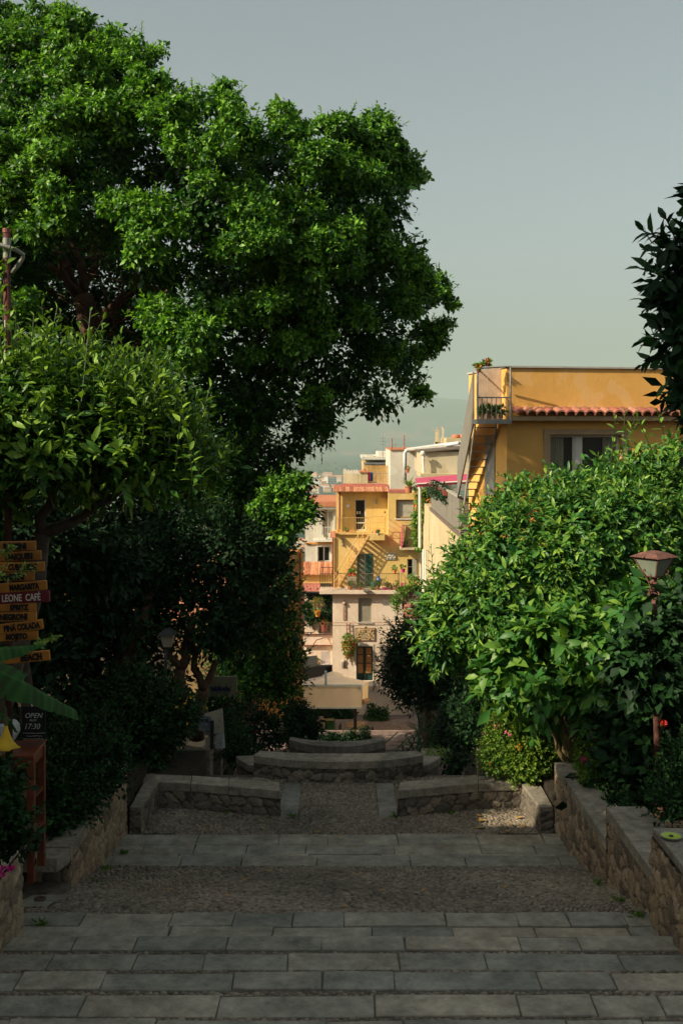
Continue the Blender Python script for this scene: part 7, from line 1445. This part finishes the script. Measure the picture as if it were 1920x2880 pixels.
# ---- green bowl on the right wall
bw = thing('green_bowl', 'shallow bright green bowl with a dark middle resting on the right wall', 'bowl', (PX(1886, 8.7), 8.7, E - 3.33)); cB = bw.location
mb = MB(); mb.lathe([(.035, 0), (.072, .012), (.085, .028), (.088, .028), (.084, .022), (.083, .010)], tuple(cB), 28); mb.build('rim', M_greym, bw, smooth=True)
mb = MB(); mb.lathe([(.001, .016), (.078, .019), (.082, .0235), (.078, .021), (.001, .0185)], tuple(cB), 28); mb.build('bowl', mat('lime_enamel', (.42, .55, .06), .35, .08, 9, 0, spec=.5), bw, smooth=True)
mb = MB(); mb.lathe([(.02, .019), (.017, .026), (.001, .027)], tuple(cB), 14); mb.build('wick', M_iron, bw)
# ---- signs in the dark left middle ground
SG = thing('hanging_shop_sign', 'grey-green rectangular shop sign half hidden by the dark trees', 'sign', P(620, 1960, 21))
mb = MB(); mb.pbox(576, 667, 1903, 1961, 21, .06); bd = mb.build('board', mat('sage_board', (.30, .28, .17), .8, .12, 5, .05), SG, bevel=.01)
text_part('babilonia', 21 * 21 / F, bd, mat('navy_lettering', (.02, .03, .10), .6, .1, 5, 0), Matrix.Translation((PX(592, 21), 20.99, PZ(1943, 21))), .006, 0, align='LEFT', sx=.72)
mb = MB()
for k in range(5): mb.pbox(610 + k * 8, 613.5 + k * 8, 1947, 1950, 20.99, .01)
mb.build('text', mat('navy_lettering', (.02, .03, .10)), bd)
for x_ in (590, 655): mb = MB(); mb.bar(P(x_, 1961, 21.03), P(x_, 2140, 21.03), .03); mb.build('post', M_iron, SG)
for i, (q, lab, mm) in enumerate(((((575, 2008), (626, 1993), (630, 2060), (575, 2070)), 'upper pale picture board leaning by the left stair flank', M_shut), (((606, 2068), (630, 2058), (633, 2104), (606, 2108)), 'white notice card at the right of the picture boards', mat('grey_card', (.42, .42, .38), .8, .2, 12, 0)),
                                (((562, 2012), (594, 2016), (592, 2056), (558, 2056)), 'grey-blue photograph board in front of the other boards', mat('photo_board', (.16, .18, .20), .6, .5, 26, 0, col2=(.05, .06, .06))), (((576, 2075), (602, 2070), (602, 2096), (578, 2100)), 'small cream card below the photograph board', M_shut))):
    Y = 16.9 - .05 * (i == 2); mb = MB(); pts = [P(x, y, Y) for x, y in q]; mb.prism(pts[::-1], (0, .02, 0)); o = mb.build('picture_board', mm); tag(o, lab, 'notice board', 'picture boards by the left stair')
    if i in (0, 1):
        mb = MB(); r_ = random.Random(i)
        for k in range(9): x, y = r_.uniform(610, 626), 2006 + 5 * k if i == 0 else 2070 + 3.5 * k; mb.bar(P(x - 3, y, Y - .006), P(x + 3, y - .6, Y - .006), .004)
        mb.build('scribbled_lines', M_grey, o)
mb = MB(); mb.pbox(591, 601, 2028, 2108, 16.8, .04); tag(mb.build('board_stand', M_iron), 'dark stand post holding the picture boards', 'stand')
mb = MB(); mb.pbox(690, 728, 1950, 2062, 27, .08); o = tag(mb.build('red_banner', mat('wine_red', (.15, .018, .035), .8, .12, 5, .05), bevel=.01), 'tall wine-red banner board deep in the shade left of the café', 'banner')
mb = MB()
for k, y in enumerate((1972, 1982, 1990, 2010, 2030)): mb.pbox(697, 720 - 3 * (k % 2), y, y + 1.6, 26.99, .01)
mb.build('banner_lines', mat('dull_pink', (.30, .10, .10), .8, .1, 5, 0), o)
mb = MB(); mb.pbox(492, 600, 1760, 2140, 29, .3); tag(mb.build('shop_wall', mat('shaded_ochre_wall', (.30, .19, .09), .9, .25, 1.5, .2, 16)), 'dim ochre shop wall glimpsed between the dark citrus trunks', 'wall')
mb = MB(); mb.pbox(565, 612, 1965, 2060, 28.6, .1); tag(mb.build('shop_door', M_wood), 'brown wooden shop door below the grey-green sign', 'door')
# warm sunlit gap behind the trumpet bush: pale lattice fence
lt = thing('lattice_fence', 'weathered pale lattice fence seen through the trumpet bush', 'fence', P(1720, 2100, 15.6)); mb = MB(); g = G(91)
for k in range(14): x = 1690 + k * 9; mb.bar(P(x, 2130, 15.6), P(x + 60, 1890, 15.6), .012); mb.bar(P(x + 60, 2130, 15.63), P(x, 1890, 15.63), .012)
mb.build('lattice', M_whplas, lt)
# ================================================================ FAR TOWN AND HAZE
g = G(99); base = []
M_rf = tone_mat('far_roof', [(0, (.40, .17, .09)), (1, (.55, .27, .15))], .9, noise=0, bump=0)
cols = [(.62, .52, .38), (.66, .44, .26), (.60, .56, .48), (.70, .50, .32), (.52, .42, .30)]
for i in range(5):
    t = thing('town_house', 'distant pale house of the hazy town below the stairs', 'house', (0, 0, 0), 'houses of the far town')
    w_, d_, h_ = 11 + 2 * i, 10 + i, 7 + 2.5 * (i % 3); mb = MB(); mb.box(-w_/2, w_/2, -d_/2, d_/2, -3, h_)
    mb.build('wall', mat('far_wall_%s' % 'abcde'[i], cols[i], .9, .1, .05, 0), t)
    mb = MB(); mb.tone = i / 5; mb.hexa([(-w_/2-.4, -d_/2-.4, h_), (w_/2+.4, -d_/2-.4, h_), (w_/2+.4, d_/2+.4, h_), (-w_/2-.4, d_/2+.4, h_)], [(-w_/2+2, -.3, h_+2.4), (w_/2-2, -.3, h_+2.4), (w_/2-2, .3, h_+2.4), (-w_/2+2, .3, h_+2.4)]); mb.build('roof', M_rf, t)
    mb = MB()
    for a in range(3):
        for b in range(int(h_ // 3.2)): mb.box(-w_/2 + w_*(a+.3)/3, -w_/2 + w_*(a+.62)/3, -d_/2-.06, -d_/2-.01, 1 + b*3.2, 2.6 + b*3.2)
    mb.build('windows', M_glass, t); base.append(t)
k = 0; used = set()
while k < 230:
    q = g.random(); Y = 1150 + 1500 * q**1.3 if k < 170 else g.uniform(2600, 4600); px_ = g.normal(950, 75) if k < 170 else g.uniform(800, 1250)
    if px_ < 780 or px_ > 1330: continue
    z = E - tdrop(Y); kind = int(g.integers(5)); loc = (PX(px_, Y), Y, z); s = g.uniform(.9, 1.5) * (1 if k < 170 else 1.7)
    if kind not in used: o = base[kind]; used.add(kind); o.location = loc; o.rotation_euler = (0, 0, g.uniform(-.6, .6)); o.scale = (s,)*3
    else: o = copy_tree(base[kind], loc, rz=g.uniform(-.6, .6), s=s)
    k += 1
# far tree clumps of the plain: one mass nobody could count
st = np.stack([g.uniform(-900, 1100, 2600), g.uniform(900, 6500, 2600), np.zeros(2600)], 1); st[:, 0] *= st[:, 1] / 3500
sz = g.uniform(6, 16, 2600); VV = []; FF = []
for i in range(2600):
    c = st[i]; z = E - tdrop(c[1]); r = sz[i]; o_ = len(VV) * 1
    ring = [(c[0] + r * g.uniform(.8, 1.3) * math.cos(a), c[1] + r * math.sin(a), z) for a in np.arange(6) * 1.047]; top = [(c[0] + r * .6 * math.cos(a), c[1] + r * .6 * math.sin(a), z + r * g.uniform(.5, .8)) for a in np.arange(6) * 1.047]
    VV += ring + top; b = i * 12; FF += [[b + j, b + (j+1) % 6, b + 6 + (j+1) % 6, b + 6 + j] for j in range(6)] + [[b + 6, b + 7, b + 8, b + 9], [b + 6, b + 9, b + 10, b + 11]]
tag(np_mesh('plain_woodland', np.array(VV), [np.array(FF)], g.random(len(VV)), M_dark), kind='stuff')
hz = MB(); hz.box(-16000, 16000, -300, 22000, E - 700, E + 800)
m = bpy.data.materials.new('haze_air'); m.use_nodes = True; t = m.node_tree; t.nodes.clear(); o_ = t.nodes.new('ShaderNodeOutputMaterial'); v = t.nodes.new('ShaderNodeVolumePrincipled')
v.inputs['Color'].default_value = (0.66, 0.80, 0.73, 1); v.inputs['Density'].default_value = HAZE_D; v.inputs['Anisotropy'].default_value = 0.0
t.links.new(v.outputs[0], o_.inputs['Volume'])
tag(hz.build('haze', m), kind='stuff')
